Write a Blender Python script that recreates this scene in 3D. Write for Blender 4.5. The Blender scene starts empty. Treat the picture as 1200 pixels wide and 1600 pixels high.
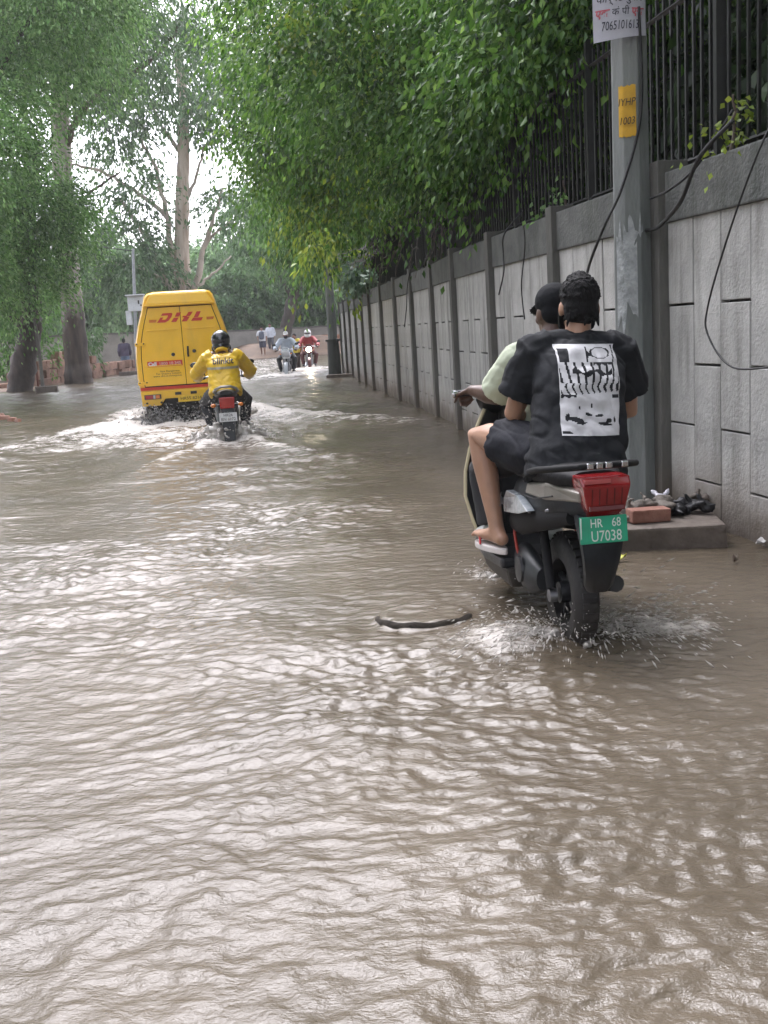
import bpy, bmesh, math, random
import numpy as np
from mathutils import Vector, Matrix
from mathutils.bvhtree import BVHTree

scene = bpy.context.scene
COL = scene.collection
rnd = random.Random(7)
nr = np.random.default_rng(11)

# ------------------------------------------------------------------ camera
cam_data = bpy.data.cameras.new('camera')
cam = bpy.data.objects.new('camera', cam_data)
COL.objects.link(cam)
cam_data.sensor_fit = 'VERTICAL'
cam_data.sensor_height = 36.0
cam_data.sensor_width = 27.0
cam_data.lens = 36.0
cam_data.clip_start = 0.05
cam_data.clip_end = 2000
PITCH, ROLL, EYE = math.radians(10.15), math.radians(3.6), 1.3
fwd = Vector((0, math.cos(PITCH), -math.sin(PITCH)))
r0 = Vector((1, 0, 0))
u0 = r0.cross(fwd)
right = r0 * math.cos(ROLL) - u0 * math.sin(ROLL)
up = u0 * math.cos(ROLL) + r0 * math.sin(ROLL)
m = Matrix((right, up, -fwd)).transposed().to_4x4()
m.translation = (0, 0, EYE)
cam.matrix_world = m
scene.camera = cam

# ------------------------------------------------------------------ sky and light (overcast)
SUN_EL, SUN_ROT = math.radians(60), math.radians(-14)
world = bpy.data.worlds.new('World')
scene.world = world
world.use_nodes = True
wn, wl = world.node_tree.nodes, world.node_tree.links
wn.clear()
sky = wn.new('ShaderNodeTexSky')
sky.sky_type = 'NISHITA'
sky.sun_disc = False
sky.sun_elevation = SUN_EL
sky.sun_rotation = SUN_ROT
sky.air_density = 1.0
sky.dust_density = 3.2
sky.ozone_density = 1.0
hsv = wn.new('ShaderNodeHueSaturation')
hsv.inputs['Saturation'].default_value = 0.16
bg = wn.new('ShaderNodeBackground')
bg.inputs['Strength'].default_value = 0.15
wo = wn.new('ShaderNodeOutputWorld')
wl.new(sky.outputs[0], hsv.inputs['Color'])
tint = wn.new('ShaderNodeMix')
tint.data_type = 'RGBA'
tint.blend_type = 'MULTIPLY'
tint.inputs['Factor'].default_value = 1.0
tint.inputs['B'].default_value = (0.985, 0.965, 1.05, 1)
wl.new(hsv.outputs[0], tint.inputs['A'])
wl.new(tint.outputs['Result'], bg.inputs['Color'])
wl.new(bg.outputs[0], wo.inputs['Surface'])

sun_data = bpy.data.lights.new('sun', 'SUN')
sun_data.energy = 0.5
sun_data.angle = math.radians(40)
sun_data.color = (1.0, 0.985, 0.97)
sun = bpy.data.objects.new('sun', sun_data)
COL.objects.link(sun)
sun.rotation_euler = (-(math.pi / 2 - SUN_EL), 0, -SUN_ROT)

vs = scene.view_settings
vs.view_transform = 'Standard'
vs.look = 'None'
vs.exposure = 2.12
vs.gamma = 1.0
vs.use_curve_mapping = False
scene.cycles.max_bounces = 6
scene.cycles.diffuse_bounces = 3
scene.cycles.glossy_bounces = 3
scene.cycles.transmission_bounces = 4
scene.cycles.transparent_max_bounces = 8
scene.cycles.volume_bounces = 0
scene.cycles.use_denoising = True

# ------------------------------------------------------------------ helpers: materials
MATS = {}
def node_mat(name):
    mt = bpy.data.materials.new(name)
    mt.use_nodes = True
    nt = mt.node_tree
    b = nt.nodes.get('Principled BSDF')
    return mt, nt, b

def M(name, col, rough=0.6, var=0.12, scale=6.0, bump=0.0, bscale=40.0, metal=0.0, spec=0.5,
      col2=None, coat=0.0, stretch=None, contrast=(0.35, 0.65), objvar=0.0, emit=None, estr=0.0, sss=0.0):
    if name in MATS:
        return MATS[name]
    mt, nt, b = node_mat(name)
    N, L = nt.nodes, nt.links
    tc = N.new('ShaderNodeTexCoord')
    mp = N.new('ShaderNodeMapping')
    if stretch:
        mp.inputs['Scale'].default_value = stretch
    L.new(tc.outputs['Object'], mp.inputs['Vector'])
    nz = N.new('ShaderNodeTexNoise')
    nz.inputs['Scale'].default_value = scale
    nz.inputs['Detail'].default_value = 6
    nz.inputs['Roughness'].default_value = 0.62
    L.new(mp.outputs[0], nz.inputs['Vector'])
    mr = N.new('ShaderNodeMapRange')
    mr.inputs['From Min'].default_value = contrast[0]
    mr.inputs['From Max'].default_value = contrast[1]
    L.new(nz.outputs['Fac'], mr.inputs['Value'])
    mx = N.new('ShaderNodeMix')
    mx.data_type = 'RGBA'
    c = Vector(col)
    lo = c * (1 - var) if col2 is None else c
    hi = c * (1 + var) if col2 is None else Vector(col2)
    mx.inputs['A'].default_value = (*lo, 1)
    mx.inputs['B'].default_value = (*[min(1, v) for v in hi], 1)
    L.new(mr.outputs[0], mx.inputs['Factor'])
    out = mx.outputs['Result']
    if objvar:
        oi = N.new('ShaderNodeObjectInfo')
        hs = N.new('ShaderNodeHueSaturation')
        mv = N.new('ShaderNodeMapRange')
        mv.inputs['To Min'].default_value = 1 - objvar
        mv.inputs['To Max'].default_value = 1 + objvar
        L.new(oi.outputs['Random'], mv.inputs['Value'])
        L.new(mv.outputs[0], hs.inputs['Value'])
        L.new(out, hs.inputs['Color'])
        out = hs.outputs[0]
    L.new(out, b.inputs['Base Color'])
    b.inputs['Roughness'].default_value = rough
    b.inputs['Metallic'].default_value = metal
    b.inputs['Specular IOR Level'].default_value = spec
    b.inputs['Coat Weight'].default_value = coat
    if sss:
        b.inputs['Subsurface Weight'].default_value = sss
        b.inputs['Subsurface Radius'].default_value = (0.02, 0.008, 0.004)
    if emit:
        b.inputs['Emission Color'].default_value = (*emit, 1)
        b.inputs['Emission Strength'].default_value = estr
    if bump:
        bn = N.new('ShaderNodeTexNoise')
        bn.inputs['Scale'].default_value = bscale
        bn.inputs['Detail'].default_value = 5
        L.new(mp.outputs[0], bn.inputs['Vector'])
        bp = N.new('ShaderNodeBump')
        bp.inputs['Strength'].default_value = bump
        bp.inputs['Distance'].default_value = 0.02
        L.new(bn.outputs['Fac'], bp.inputs['Height'])
        L.new(bp.outputs[0], b.inputs['Normal'])
    MATS[name] = mt
    return mt

def leaf_mat(name, cols, gloss=0.35, trans=0.35):
    mt, nt, b = node_mat(name)
    N, L = nt.nodes, nt.links
    geo = N.new('ShaderNodeNewGeometry')
    cr = N.new('ShaderNodeValToRGB')
    cr.color_ramp.interpolation = 'LINEAR'
    els = cr.color_ramp.elements
    while len(els) < len(cols):
        els.new(0.5)
    for i, (p, c) in enumerate(cols):
        els[i].position = p
        els[i].color = (*c, 1)
    L.new(geo.outputs['Random Per Island'], cr.inputs['Fac'])
    tc = N.new('ShaderNodeTexCoord')
    nz = N.new('ShaderNodeTexNoise')
    nz.inputs['Scale'].default_value = 1.1
    nz.inputs['Detail'].default_value = 2
    L.new(tc.outputs['Object'], nz.inputs['Vector'])
    mr = N.new('ShaderNodeMapRange')
    mr.inputs['From Min'].default_value = 0.35
    mr.inputs['From Max'].default_value = 0.65
    mr.inputs['To Min'].default_value = 0.62
    mr.inputs['To Max'].default_value = 1.45
    L.new(nz.outputs['Fac'], mr.inputs['Value'])
    hs = N.new('ShaderNodeHueSaturation')
    L.new(cr.outputs[0], hs.inputs['Color'])
    L.new(mr.outputs[0], hs.inputs['Value'])
    L.new(hs.outputs[0], b.inputs['Base Color'])
    b.inputs['Roughness'].default_value = gloss
    b.inputs['Specular IOR Level'].default_value = 0.4
    tr = N.new('ShaderNodeBsdfTranslucent')
    gm = N.new('ShaderNodeHueSaturation')
    gm.inputs['Value'].default_value = 1.25
    gm.inputs['Hue'].default_value = 0.485
    L.new(hs.outputs[0], gm.inputs['Color'])
    L.new(gm.outputs[0], tr.inputs['Color'])
    mxs = N.new('ShaderNodeMixShader')
    mxs.inputs[0].default_value = trans
    L.new(b.outputs[0], mxs.inputs[1])
    L.new(tr.outputs[0], mxs.inputs[2])
    L.new(mxs.outputs[0], N['Material Output'].inputs['Surface'])
    return mt

# ------------------------------------------------------------------ helpers: objects
def link(name, mesh, mat=None, parent=None, smooth=False):
    o = bpy.data.objects.new(name, mesh)
    COL.objects.link(o)
    if mat is not None:
        mats = mat if isinstance(mat, (list, tuple)) else [mat]
        if len(mesh.materials) == 0:
            for q in mats:
                mesh.materials.append(q)
    if parent is not None:
        o.parent = parent
    if smooth:
        mesh.polygons.foreach_set('use_smooth', [True] * len(mesh.polygons))
    return o

def tag(o, label=None, cat=None, group=None, kind=None):
    if label: o['label'] = label
    if cat: o['category'] = cat
    if group: o['group'] = group
    if kind: o['kind'] = kind
    return o

def empty(name, loc=(0, 0, 0), rz=0.0, rot=None):
    o = bpy.data.objects.new(name, None)
    COL.objects.link(o)
    o.location = loc
    o.rotation_euler = rot if rot else (0, 0, rz)
    o.empty_display_size = 0.1
    return o

def np_mesh(name, verts, faces, mat=None, parent=None, smooth=False, nper=4):
    """faces: (n,k) int array"""
    me = bpy.data.meshes.new(name)
    verts = np.asarray(verts, dtype=np.float32)
    faces = np.asarray(faces, dtype=np.int32)
    n, k = faces.shape
    me.vertices.add(len(verts))
    me.vertices.foreach_set('co', verts.ravel())
    me.loops.add(n * k)
    me.loops.foreach_set('vertex_index', faces.ravel())
    me.polygons.add(n)
    me.polygons.foreach_set('loop_start', np.arange(0, n * k, k, dtype=np.int32))
    if smooth:
        me.polygons.foreach_set('use_smooth', np.ones(n, dtype=bool))
    me.update(calc_edges=True)
    return link(name, me, mat, parent)

def frame_of(d, hint=None):
    d = Vector(d).normalized()
    h = Vector(hint) if hint is not None else (Vector((0, 0, 1)) if abs(d.z) < 0.9 else Vector((1, 0, 0)))
    x = h - d * h.dot(d)
    if x.length < 1e-6:
        h = Vector((0, 1, 0)); x = h - d * h.dot(d)
    x.normalize()
    return x, d.cross(x)

class MB:
    def __init__(s):
        s.v = []; s.f = []; s.mi = []
    def add(s, verts, faces, mi=0):
        o = len(s.v)
        s.v += [tuple(p) for p in verts]
        s.f += [tuple(i + o for i in q) for q in faces]
        s.mi += [mi] * len(faces)
        return s
    def box(s, c, size, rot=None, mi=0, taper=(1, 1)):
        hx, hy, hz = size[0] / 2, size[1] / 2, size[2] / 2
        vs_ = [Vector((x * hx * (taper[0] if z > 0 else 1), y * hy * (taper[1] if z > 0 else 1), z * hz)) for z in (-1, 1) for y in (-1, 1) for x in (-1, 1)]
        if rot is not None:
            if not isinstance(rot, Matrix):
                from mathutils import Euler
                rot = Euler(rot).to_matrix()
            vs_ = [rot @ p for p in vs_]
        c = Vector(c)
        return s.add([p + c for p in vs_], [(0, 2, 3, 1), (4, 5, 7, 6), (0, 1, 5, 4), (2, 6, 7, 3), (0, 4, 6, 2), (1, 3, 7, 5)], mi)
    def tube(s, pts, rad, n=8, cap=True, hint=None, mi=0, ell=1.0, round_ends=False):
        pts = [Vector(p) for p in pts]
        if not hasattr(rad, '__len__'):
            rad = [rad] * len(pts)
        if round_ends:
            d0 = (pts[0] - pts[1]).normalized(); d1 = (pts[-1] - pts[-2]).normalized()
            def cape(p, d, r):
                out = []
                for a in (20, 45, 70, 86):
                    a = math.radians(a)
                    out.append((p + d * (r if not hasattr(r, '__len__') else min(r)) * math.sin(a), math.cos(a)))
                return out
            c0 = cape(pts[0], d0, rad[0])[::-1]; c1 = cape(pts[-1], d1, rad[-1])
            def sc(r, k): return (r[0] * k, r[1] * k) if hasattr(r, '__len__') else r * k
            rad = [sc(rad[0], k) for _, k in c0] + list(rad) + [sc(rad[-1], k) for _, k in c1]
            pts = [p for p, _ in c0] + pts + [p for p, _ in c1]
        rings = []
        xprev = None
        for i, p in enumerate(pts):
            a = pts[max(0, i - 1)]; b = pts[min(len(pts) - 1, i + 1)]
            d = b - a
            x, y = frame_of(d, hint if hint is not None else xprev)
            if hint is None: xprev = x
            r = rad[i]
            rx, ry = (r if hasattr(r, '__len__') else (r, r * ell))
            rings.append([p + x * rx * math.cos(t) + y * ry * math.sin(t) for t in (2 * math.pi * k / n for k in range(n))])
        vs_ = [q for rg in rings for q in rg]
        fs = []
        for i in range(len(rings) - 1):
            for k in range(n):
                k2 = (k + 1) % n
                fs.append((i * n + k, i * n + k2, (i + 1) * n + k2, (i + 1) * n + k))
        if cap:
            fs.append(tuple(range(n - 1, -1, -1)))
            fs.append(tuple((len(rings) - 1) * n + k for k in range(n)))
        return s.add(vs_, fs, mi)
    def sphere(s, c, r, n=12, mi=0, rot=None):
        c = Vector(c)
        r = r if hasattr(r, '__len__') else (r, r, r)
        k = n // 2
        vs_ = [Vector((0, 0, -r[2]))]
        for i in range(1, k):
            a = -math.pi / 2 + math.pi * i / k
            for j in range(n):
                b = 2 * math.pi * j / n
                vs_.append(Vector((r[0] * math.cos(a) * math.cos(b), r[1] * math.cos(a) * math.sin(b), r[2] * math.sin(a))))
        vs_.append(Vector((0, 0, r[2])))
        fs = []
        for j in range(n):
            fs.append((0, 1 + (j + 1) % n, 1 + j))
        for i in range(k - 2):
            for j in range(n):
                a = 1 + i * n
                fs.append((a + j, a + (j + 1) % n, a + n + (j + 1) % n, a + n + j))
        t = len(vs_) - 1
        a = 1 + (k - 2) * n
        for j in range(n):
            fs.append((a + j, a + (j + 1) % n, t))
        if rot is not None:
            vs_ = [rot @ p for p in vs_]
        return s.add([p + c for p in vs_], fs, mi)
    def lathe(s, c, axis, prof, n=20, mi=0, hint=None, closed=False):
        """prof: list of (radius, along)"""
        c = Vector(c); d = Vector(axis).normalized()
        x, y = frame_of(d, hint)
        vs_ = []
        for r, h in prof:
            for k in range(n):
                t = 2 * math.pi * k / n
                vs_.append(c + d * h + (x * math.cos(t) + y * math.sin(t)) * r)
        fs = []
        P = len(prof)
        for i in range(P if closed else P - 1):
            i2 = (i + 1) % P
            for k in range(n):
                k2 = (k + 1) % n
                fs.append((i * n + k, i * n + k2, i2 * n + k2, i2 * n + k))
        if not closed:
            fs.append(tuple(range(n - 1, -1, -1)))
            fs.append(tuple((P - 1) * n + k for k in range(n)))
        return s.add(vs_, fs, mi)
    def prism(s, poly, a, b, mi=0):
        """poly: list of 3D points; extruded by vector from offset a to offset b"""
        a, b = Vector(a), Vector(b)
        n = len(poly)
        vs_ = [Vector(p) + a for p in poly] + [Vector(p) + b for p in poly]
        fs = [tuple(range(n - 1, -1, -1)), tuple(range(n, 2 * n))]
        fs += [(k, (k + 1) % n, n + (k + 1) % n, n + k) for k in range(n)]
        return s.add(vs_, fs, mi)
    def loft(s, rings, cap=True, mi=0):
        n = len(rings[0])
        vs_ = [p for r in rings for p in r]
        fs = []
        for i in range(len(rings) - 1):
            for k in range(n):
                k2 = (k + 1) % n
                fs.append((i * n + k, i * n + k2, (i + 1) * n + k2, (i + 1) * n + k))
        if cap:
            fs.append(tuple(range(n - 1, -1, -1)))
            fs.append(tuple((len(rings) - 1) * n + k for k in range(n)))
        return s.add(vs_, fs, mi)
    def mesh(s, name, bevel=0.0, segs=2, fixn=True):
        me = bpy.data.meshes.new(name)
        me.from_pydata(s.v, [], s.f)
        if any(s.mi):
            me.polygons.foreach_set('material_index', s.mi)
        if fixn or bevel:
            bm = bmesh.new(); bm.from_mesh(me)
            if fixn:
                bmesh.ops.recalc_face_normals(bm, faces=bm.faces)
            if bevel:
                ed = [e for e in bm.edges if len(e.link_faces) == 2 and e.calc_face_angle(0) > 0.5]
                bmesh.ops.bevel(bm, geom=ed, offset=bevel, segments=segs, affect='EDGES', profile=0.6)
            bm.to_mesh(me); bm.free()
        return me
    def build(s, name, mat, parent=None, bevel=0.0, smooth=False, segs=2):
        me = s.mesh(name, bevel, segs)
        o = link(name, me, mat, parent)
        if smooth:
            me.polygons.foreach_set('use_smooth', [True] * len(me.polygons))
            if smooth == 'auto':
                me.set_sharp_from_angle(angle=math.radians(40))
        return o

def eval_mods(o):
    dg = bpy.context.evaluated_depsgraph_get()
    dg.update()
    me = bpy.data.meshes.new_from_object(o.evaluated_get(dg))
    mats = list(o.data.materials)
    o.modifiers.clear()
    old = o.data
    o.data = me
    if len(me.materials) == 0:
        for q in mats: me.materials.append(q)
    bpy.data.meshes.remove(old)
    return o

def sculpt(mb, name, mat, parent=None, voxel=0.012, smooth=3, factor=0.5, wrinkle=None, subdiv=0):
    """weld the overlapping closed shells of mb into one continuous skin"""
    o = link(name, mb.mesh(name), mat, parent)
    r = o.modifiers.new('r', 'REMESH'); r.mode = 'VOXEL'; r.voxel_size = voxel; r.adaptivity = 0
    sm = o.modifiers.new('s', 'SMOOTH'); sm.factor = factor; sm.iterations = smooth
    eval_mods(o)
    me = o.data
    if wrinkle:
        amp, sc = wrinkle
        n = len(me.vertices)
        co = np.empty(n * 3, np.float32); me.vertices.foreach_get('co', co); co = co.reshape(-1, 3)
        no = np.empty(n * 3, np.float32); me.vertices.foreach_get('normal', no); no = no.reshape(-1, 3)
        h = gnoise(co[:, 0] * sc[0] + co[:, 1] * 3, co[:, 2] * sc[1] + co[:, 1] * sc[0] * .5, 3) + 0.5 * gnoise(co[:, 0] * sc[0] * 2 + co[:, 2] * 3, co[:, 2] * sc[1] * 1.7 - co[:, 1] * 5, 9)
        f1 = gnoise((co[:, 0] + co[:, 2] * .6) * sc[0] * 1.1, (co[:, 2] - co[:, 0] * .5 + co[:, 1] * .4) * sc[1] * .35, 14)
        h = h * .75 - .9 * np.clip(.16 - np.abs(f1), 0, 1) / .16 * .55
        co += no * (h * amp)[:, None]
        me.vertices.foreach_set('co', co.ravel())
    me.polygons.foreach_set('use_smooth', [True] * len(me.polygons))
    me.update()
    return o

def copy_tree(o, parent=None):
    c = o.copy()
    COL.objects.link(c)
    c.parent = parent
    for ch in [x for x in bpy.data.objects if x.parent is o]:
        copy_tree(ch, c)
    return c

# ------------------------------------------------------------------ helpers: numpy noise
def _hash(ix, iy, seed):
    h = (ix.astype(np.int64) * 374761393 + iy.astype(np.int64) * 668265263 + seed * 974711) & 0xffffffff
    h = ((h ^ (h >> 13)) * 1274126177) & 0xffffffff
    return ((h ^ (h >> 16)) & 0xffff) / 65535.0

def gnoise(x, y, seed=0):
    x = np.asarray(x, np.float64); y = np.asarray(y, np.float64)
    ix = np.floor(x); iy = np.floor(y)
    fx = x - ix; fy = y - iy
    def g(dx, dy):
        a = _hash(ix + dx, iy + dy, seed) * 2 * np.pi
        return np.cos(a) * (fx - dx) + np.sin(a) * (fy - dy)
    u = fx * fx * fx * (fx * (fx * 6 - 15) + 10); v = fy * fy * fy * (fy * (fy * 6 - 15) + 10)
    a = g(0, 0) * (1 - u) + g(1, 0) * u
    b = g(0, 1) * (1 - u) + g(1, 1) * u
    return (a * (1 - v) + b * v) * 1.5

def fbm(x, y, seed=0, octv=3):
    s = 0; a = 1.0
    for i in range(octv):
        s = s + a * gnoise(x * 2 ** i, y * 2 ** i, seed + i * 17)
        a *= 0.5
    return s

# ------------------------------------------------------------------ helpers: text
def text_mesh(txt, size=1.0, align='CENTER', shear=0.0, bold=0.0, sx=1.0):
    cu = bpy.data.curves.new('t', 'FONT')
    cu.body = txt; cu.size = size; cu.align_x = align; cu.align_y = 'CENTER'
    cu.shear = shear; cu.offset = bold; cu.resolution_u = 3
    cu.fill_mode = 'FRONT'
    o = bpy.data.objects.new('t', cu); COL.objects.link(o)
    dg = bpy.context.evaluated_depsgraph_get(); dg.update()
    me = bpy.data.meshes.new_from_object(o.evaluated_get(dg))
    bpy.data.objects.remove(o); bpy.data.curves.remove(cu)
    for v in me.vertices: v.co.x *= sx
    return me

def put_text(name, txt, size, mat, parent, origin, xdir, ydir, **kw):
    me = text_mesh(txt, size, **kw)
    x, y = Vector(xdir).normalized(), Vector(ydir).normalized()
    o_ = Vector(origin)
    for v in me.vertices:
        v.co = o_ + x * v.co.x + y * v.co.y
    me.materials.clear()
    return link(name, me, mat, parent)

# ================================================================== THE SETTING
def sstep(a, b, x):
    t = np.clip((x - a) / (b - a), 0, 1)
    return t * t * (3 - 2 * t)

WALL_PTS = np.array([(-2.0, 3.33), (3.0, 2.50), (4.6, 2.22), (6.6, 1.84), (8.6, 1.53), (10.5, 1.25), (12.4, 1.03), (14.7, .87), (16.7, .66), (18.6, .45),
                     (20.4, .24), (22.4, 0.0), (27.4, -.47), (31, -.82), (36, -1.3)])
def wall_x(y):
    return np.interp(y, WALL_PTS[:, 0], WALL_PTS[:, 1])

# ---- ground: one sheet, graded out to the horizon
def graded(lo, hi, step, far, n=12):
    core = np.arange(lo, hi + step / 2, step)
    g = np.geomspace(step * 2, far, n)
    return np.concatenate([lo - g[::-1], core, hi + g])
gx = graded(-24, 8, 0.4, 700); gy = graded(0, 90, 0.5, 700)
X, Y = np.meshgrid(gx, gy)
Z = np.full_like(X, -0.17)
shore = -11.0 + 0.5 * gnoise(Y * .25, Y * 0, 3)
Z += sstep(0, 2.0, shore - X) * 0.42
Z += sstep(59, 64, Y + 0.35 * (X + 5)) * 0.45
Z += sstep(0.15, 0.6, X - wall_x(Y)) * 0.55
Z += 0.62 * np.exp(-((X + 7.6) / 2.2) ** 2 - ((Y - 63.5) / 1.8) ** 2)
Z += 0.85 * np.exp(-((X + 3.3) / 1.9) ** 2 - ((Y - 64) / 1.9) ** 2)
Z += 0.08 * fbm(X * .5, Y * .5, 5) * sstep(-.1, .3, Z)
nx, ny = len(gx), len(gy)
idx = np.arange(nx * ny).reshape(ny, nx)
def grid_faces(idx):
    return np.stack([idx[:-1, :-1].ravel(), idx[:-1, 1:].ravel(), idx[1:, 1:].ravel(), idx[1:, :-1].ravel()], 1)
soil = M('wet_soil', (.11, .072, .048), .75, col2=(.19, .125, .082), scale=1.3, bump=.6, bscale=14)
ground = np_mesh('ground', np.stack([X.ravel(), Y.ravel(), Z.ravel()], 1), grid_faces(idx), soil, smooth=True)
tag(ground, 'wet brown soil under and beside the flood water', kind='structure')

# ---- flood water
SC_POS, SC_ROT = (0.755, 4.12), math.radians(7.0)
MO_POS, MO_ROT = (-1.92, 13.15), math.radians(9)
VAN_POS, VAN_ROT = (-3.10, 16.95), math.radians(10.5)
BA_POS, BB_POS = (-3.0, 33.6), (-2.45, 38.0)
def local(x, y, pos, rot):
    c, s = math.cos(rot), math.sin(rot)
    dx, dy = x - pos[0], y - pos[1]
    return dx * c + dy * s, -dx * s + dy * c          # lateral (right), along heading
def wake(x, y, pos, rot, w0, tan, amp, length, width):
    l, a = local(x, y, pos, rot)
    back = -a
    on = sstep(-.1, .25, back) * np.exp(-np.clip(back, 0, None) / length)
    arm = np.abs(np.abs(l) - w0 - back * tan)
    ww = width * (1 + 0.25 * np.clip(back, 0, None))
    ridge = np.exp(-(arm / ww) ** 2)
    inner = sstep(.10, -.10, np.abs(l) - w0 - back * tan) * on
    return on * ridge * amp, on * ridge, inner

def water_surface(x, y):
    wx = x + 0.10 * gnoise(x * 1.3, y * 1.3, 50); wy = y + 0.16 * gnoise(x * 1.1, y * 1.1, 51)
    rough = np.clip(0.74 + 0.75 * gnoise(x * .55, y * .45, 40) + .35 * gnoise(x * 1.5, y * 1.2, 41), .22, 1.5)
    rough = rough * (1 - 0.55 * sstep(-1.6, -.2, x - wall_x(y))) * (1 - .45 * np.exp(-((x - 1.1) / .8) ** 2 - ((y - 3.0) / 1.0) ** 2))
    left = sstep(1.2, -1.0, x)
    r2 = rough * (0.75 + 0.5 * left)
    h = 0.025 * gnoise(wx * 1.2 + .25 * wy, wy * 2.3 - .2 * wx, 1) * r2
    n2 = gnoise(wx * 4.4 + .5 * wy, wy * 7.4 - .4 * wx, 2)
    h = h + 0.0098 * (0.5 - np.abs(n2)) * 1.5 * r2
    n3 = gnoise(wx * 9 - .9 * wy, wy * 15 + .5 * wx, 3)
    h = h + 0.0062 * (0.5 - np.abs(n3)) * 1.5 * rough
    h = h + 0.0040 * gnoise(wx * 17, wy * 27, 4) * rough
    h = h + 0.0013 * gnoise(wx * 30 + 2 * wy, wy * 46, 5) * rough
    foam = np.zeros_like(x)
    # scooter wake
    r, rg, inn = wake(x, y, (SC_POS[0], SC_POS[1] - .12), SC_ROT, .10, .40, .014, 1.1, .075)
    h = h + r * (.6 + gnoise(x * 2.6, y * 2.6, 70)); foam = np.maximum(foam, rg * .30 * (.5 + gnoise(x * 3, y * 3, 71)))
    h = h + inn * .006 * gnoise(x * 9, y * 12, 21)
    l, a = local(x, y, SC_POS, SC_ROT)
    foam = np.maximum(foam, .62 * np.exp(-((l + .30) / .26) ** 2 - ((a + .02) / .24) ** 2))
    foam = np.maximum(foam, .52 * np.exp(-((l - .34) / .30) ** 2 - ((a + .05) / .20) ** 2))
    h = h + .02 * np.exp(-((l + .2) / .12) ** 2 - ((a) / .2) ** 2) + .02 * np.exp(-((l - .2) / .12) ** 2 - ((a) / .2) ** 2)
    foam = np.maximum(foam, .4 * np.exp(-((l + .12) / .16) ** 2 - ((a - 1.15) / .22) ** 2))
    # motorcycle wake
    r, rg, inn = wake(x, y, MO_POS, MO_ROT, .15, .33, .05, 2.6, .16)
    h = h + r; foam = np.maximum(foam, rg * .72)
    foam = np.maximum(foam, inn * .42)
    h = h + inn * .016 * gnoise(x * 5, y * 6, 22)
    l, a = local(x, y, MO_POS, MO_ROT)
    foam = np.maximum(foam, 1.0 * np.exp(-((l) / .55) ** 2 - ((a - .0) / .75) ** 2))
    h = h + .05 * np.exp(-((l) / .4) ** 2 - (a / .5) ** 2) * (1 + gnoise(x * 4, y * 4, 24))
    # van wake
    r, rg, inn = wake(x, y, (VAN_POS[0], VAN_POS[1] + 1.2), VAN_ROT, .75, .42, .10, 4.0, .34)
    h = h + r * (1 + .6 * gnoise(x * 2.2, y * 2.2, 25)); foam = np.maximum(foam, rg * .95)
    foam = np.maximum(foam, inn * .62)
    h = h + inn * .035 * gnoise(x * 3, y * 3.6, 23)
    l, a = local(x, y, VAN_POS, VAN_ROT)
    foam = np.maximum(foam, 1.0 * np.exp(-((l + 1.1) / .9) ** 2 - ((a + .4) / 1.6) ** 2))
    foam = np.maximum(foam, .46 * np.exp(-((l + .4) / 2.2) ** 2 - ((a + 2.6) / 2.0) ** 2))
    h = h + .045 * np.exp(-((l + .4) / 2.4) ** 2 - ((a + 2.2) / 2.2) ** 2) * gnoise(x * 3.1, y * 3.7, 27)
    foam = np.maximum(foam, .8 * np.exp(-((l - .1) / 1.0) ** 2 - ((a + .7) / .8) ** 2))
    # front wave pushed ahead beside the van
    foam = np.maximum(foam, .7 * np.exp(-((np.abs(l) - 1.0) / .5) ** 2 - ((a - 2.5) / 2.6) ** 2))
    # oncoming bikes
    for p, k in ((BA_POS, 1), (BB_POS, 1)):
        q = np.exp(-((x - p[0]) / 1.1) ** 2 - ((y - p[1] + .5) / 1.6) ** 2)
        foam = np.maximum(foam, .85 * q); h = h + .05 * q * (1 + gnoise(x * 3, y * 3, 31))
    q = sstep(24, 32, y) * (1 - sstep(56, 62, y))
    h = h + q * .03 * gnoise(x * 1.4, y * 1.2, 33)
    h = h + sstep(11, 17, y) * (.028 * gnoise(x * 1.9 + .4 * y, y * 2.3, 35) + .016 * gnoise(x * 3.3 - .5 * y, y * 3.4, 36))
    foam = np.maximum(foam, q * .38 * np.exp(-((x + 5.0) / 3.0) ** 2))
    # crescent of water standing over a sunken rim, left of the scooter
    d = np.hypot((x - .15) / .22, (y - 4.48) / .21)
    h = h + .030 * sstep(1.15, .75, d)
    foam = np.maximum(foam, .25 * np.exp(-((x - .42) / .4) ** 2 - ((y - 3.95) / .35) ** 2))
    # floating scum streaks
    s = gnoise(x * .8 + 7, y * .5, 60) + .6 * gnoise(x * 2.1, y * 1.7, 61)
    foam = np.maximum(foam, .22 * sstep(.35, .9, s))
    return h, np.clip(foam, 0, 1)

def patch(x0, x1, y0, y1, d):
    xs = np.arange(x0, x1 + d / 2, d); ys = np.arange(y0, y1 + d / 2, d)
    x, y = np.meshgrid(xs, ys)
    h, fo = water_surface(x, y)
    return x, y, h, fo
V, Fc, FO = [], [], []
off = 0
for (x0, x1, y0, y1, d) in ((-2.6, 2.9, 1.2, 4.0, .0095), (-3.4, 2.9, 4.0, 8.0, .015), (-8.0, 2.4, 8.0, 20.0, .034), (-13.0, 1.2, 20.0, 66.0, .12)):
    x, y, h, fo = patch(x0, x1, y0, y1, d)
    i = np.arange(x.size).reshape(x.shape) + off
    V.append(np.stack([x.ravel(), y.ravel(), h.ravel()], 1)); FO.append(fo.ravel()); Fc.append(grid_faces(i))
    off += x.size
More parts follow.
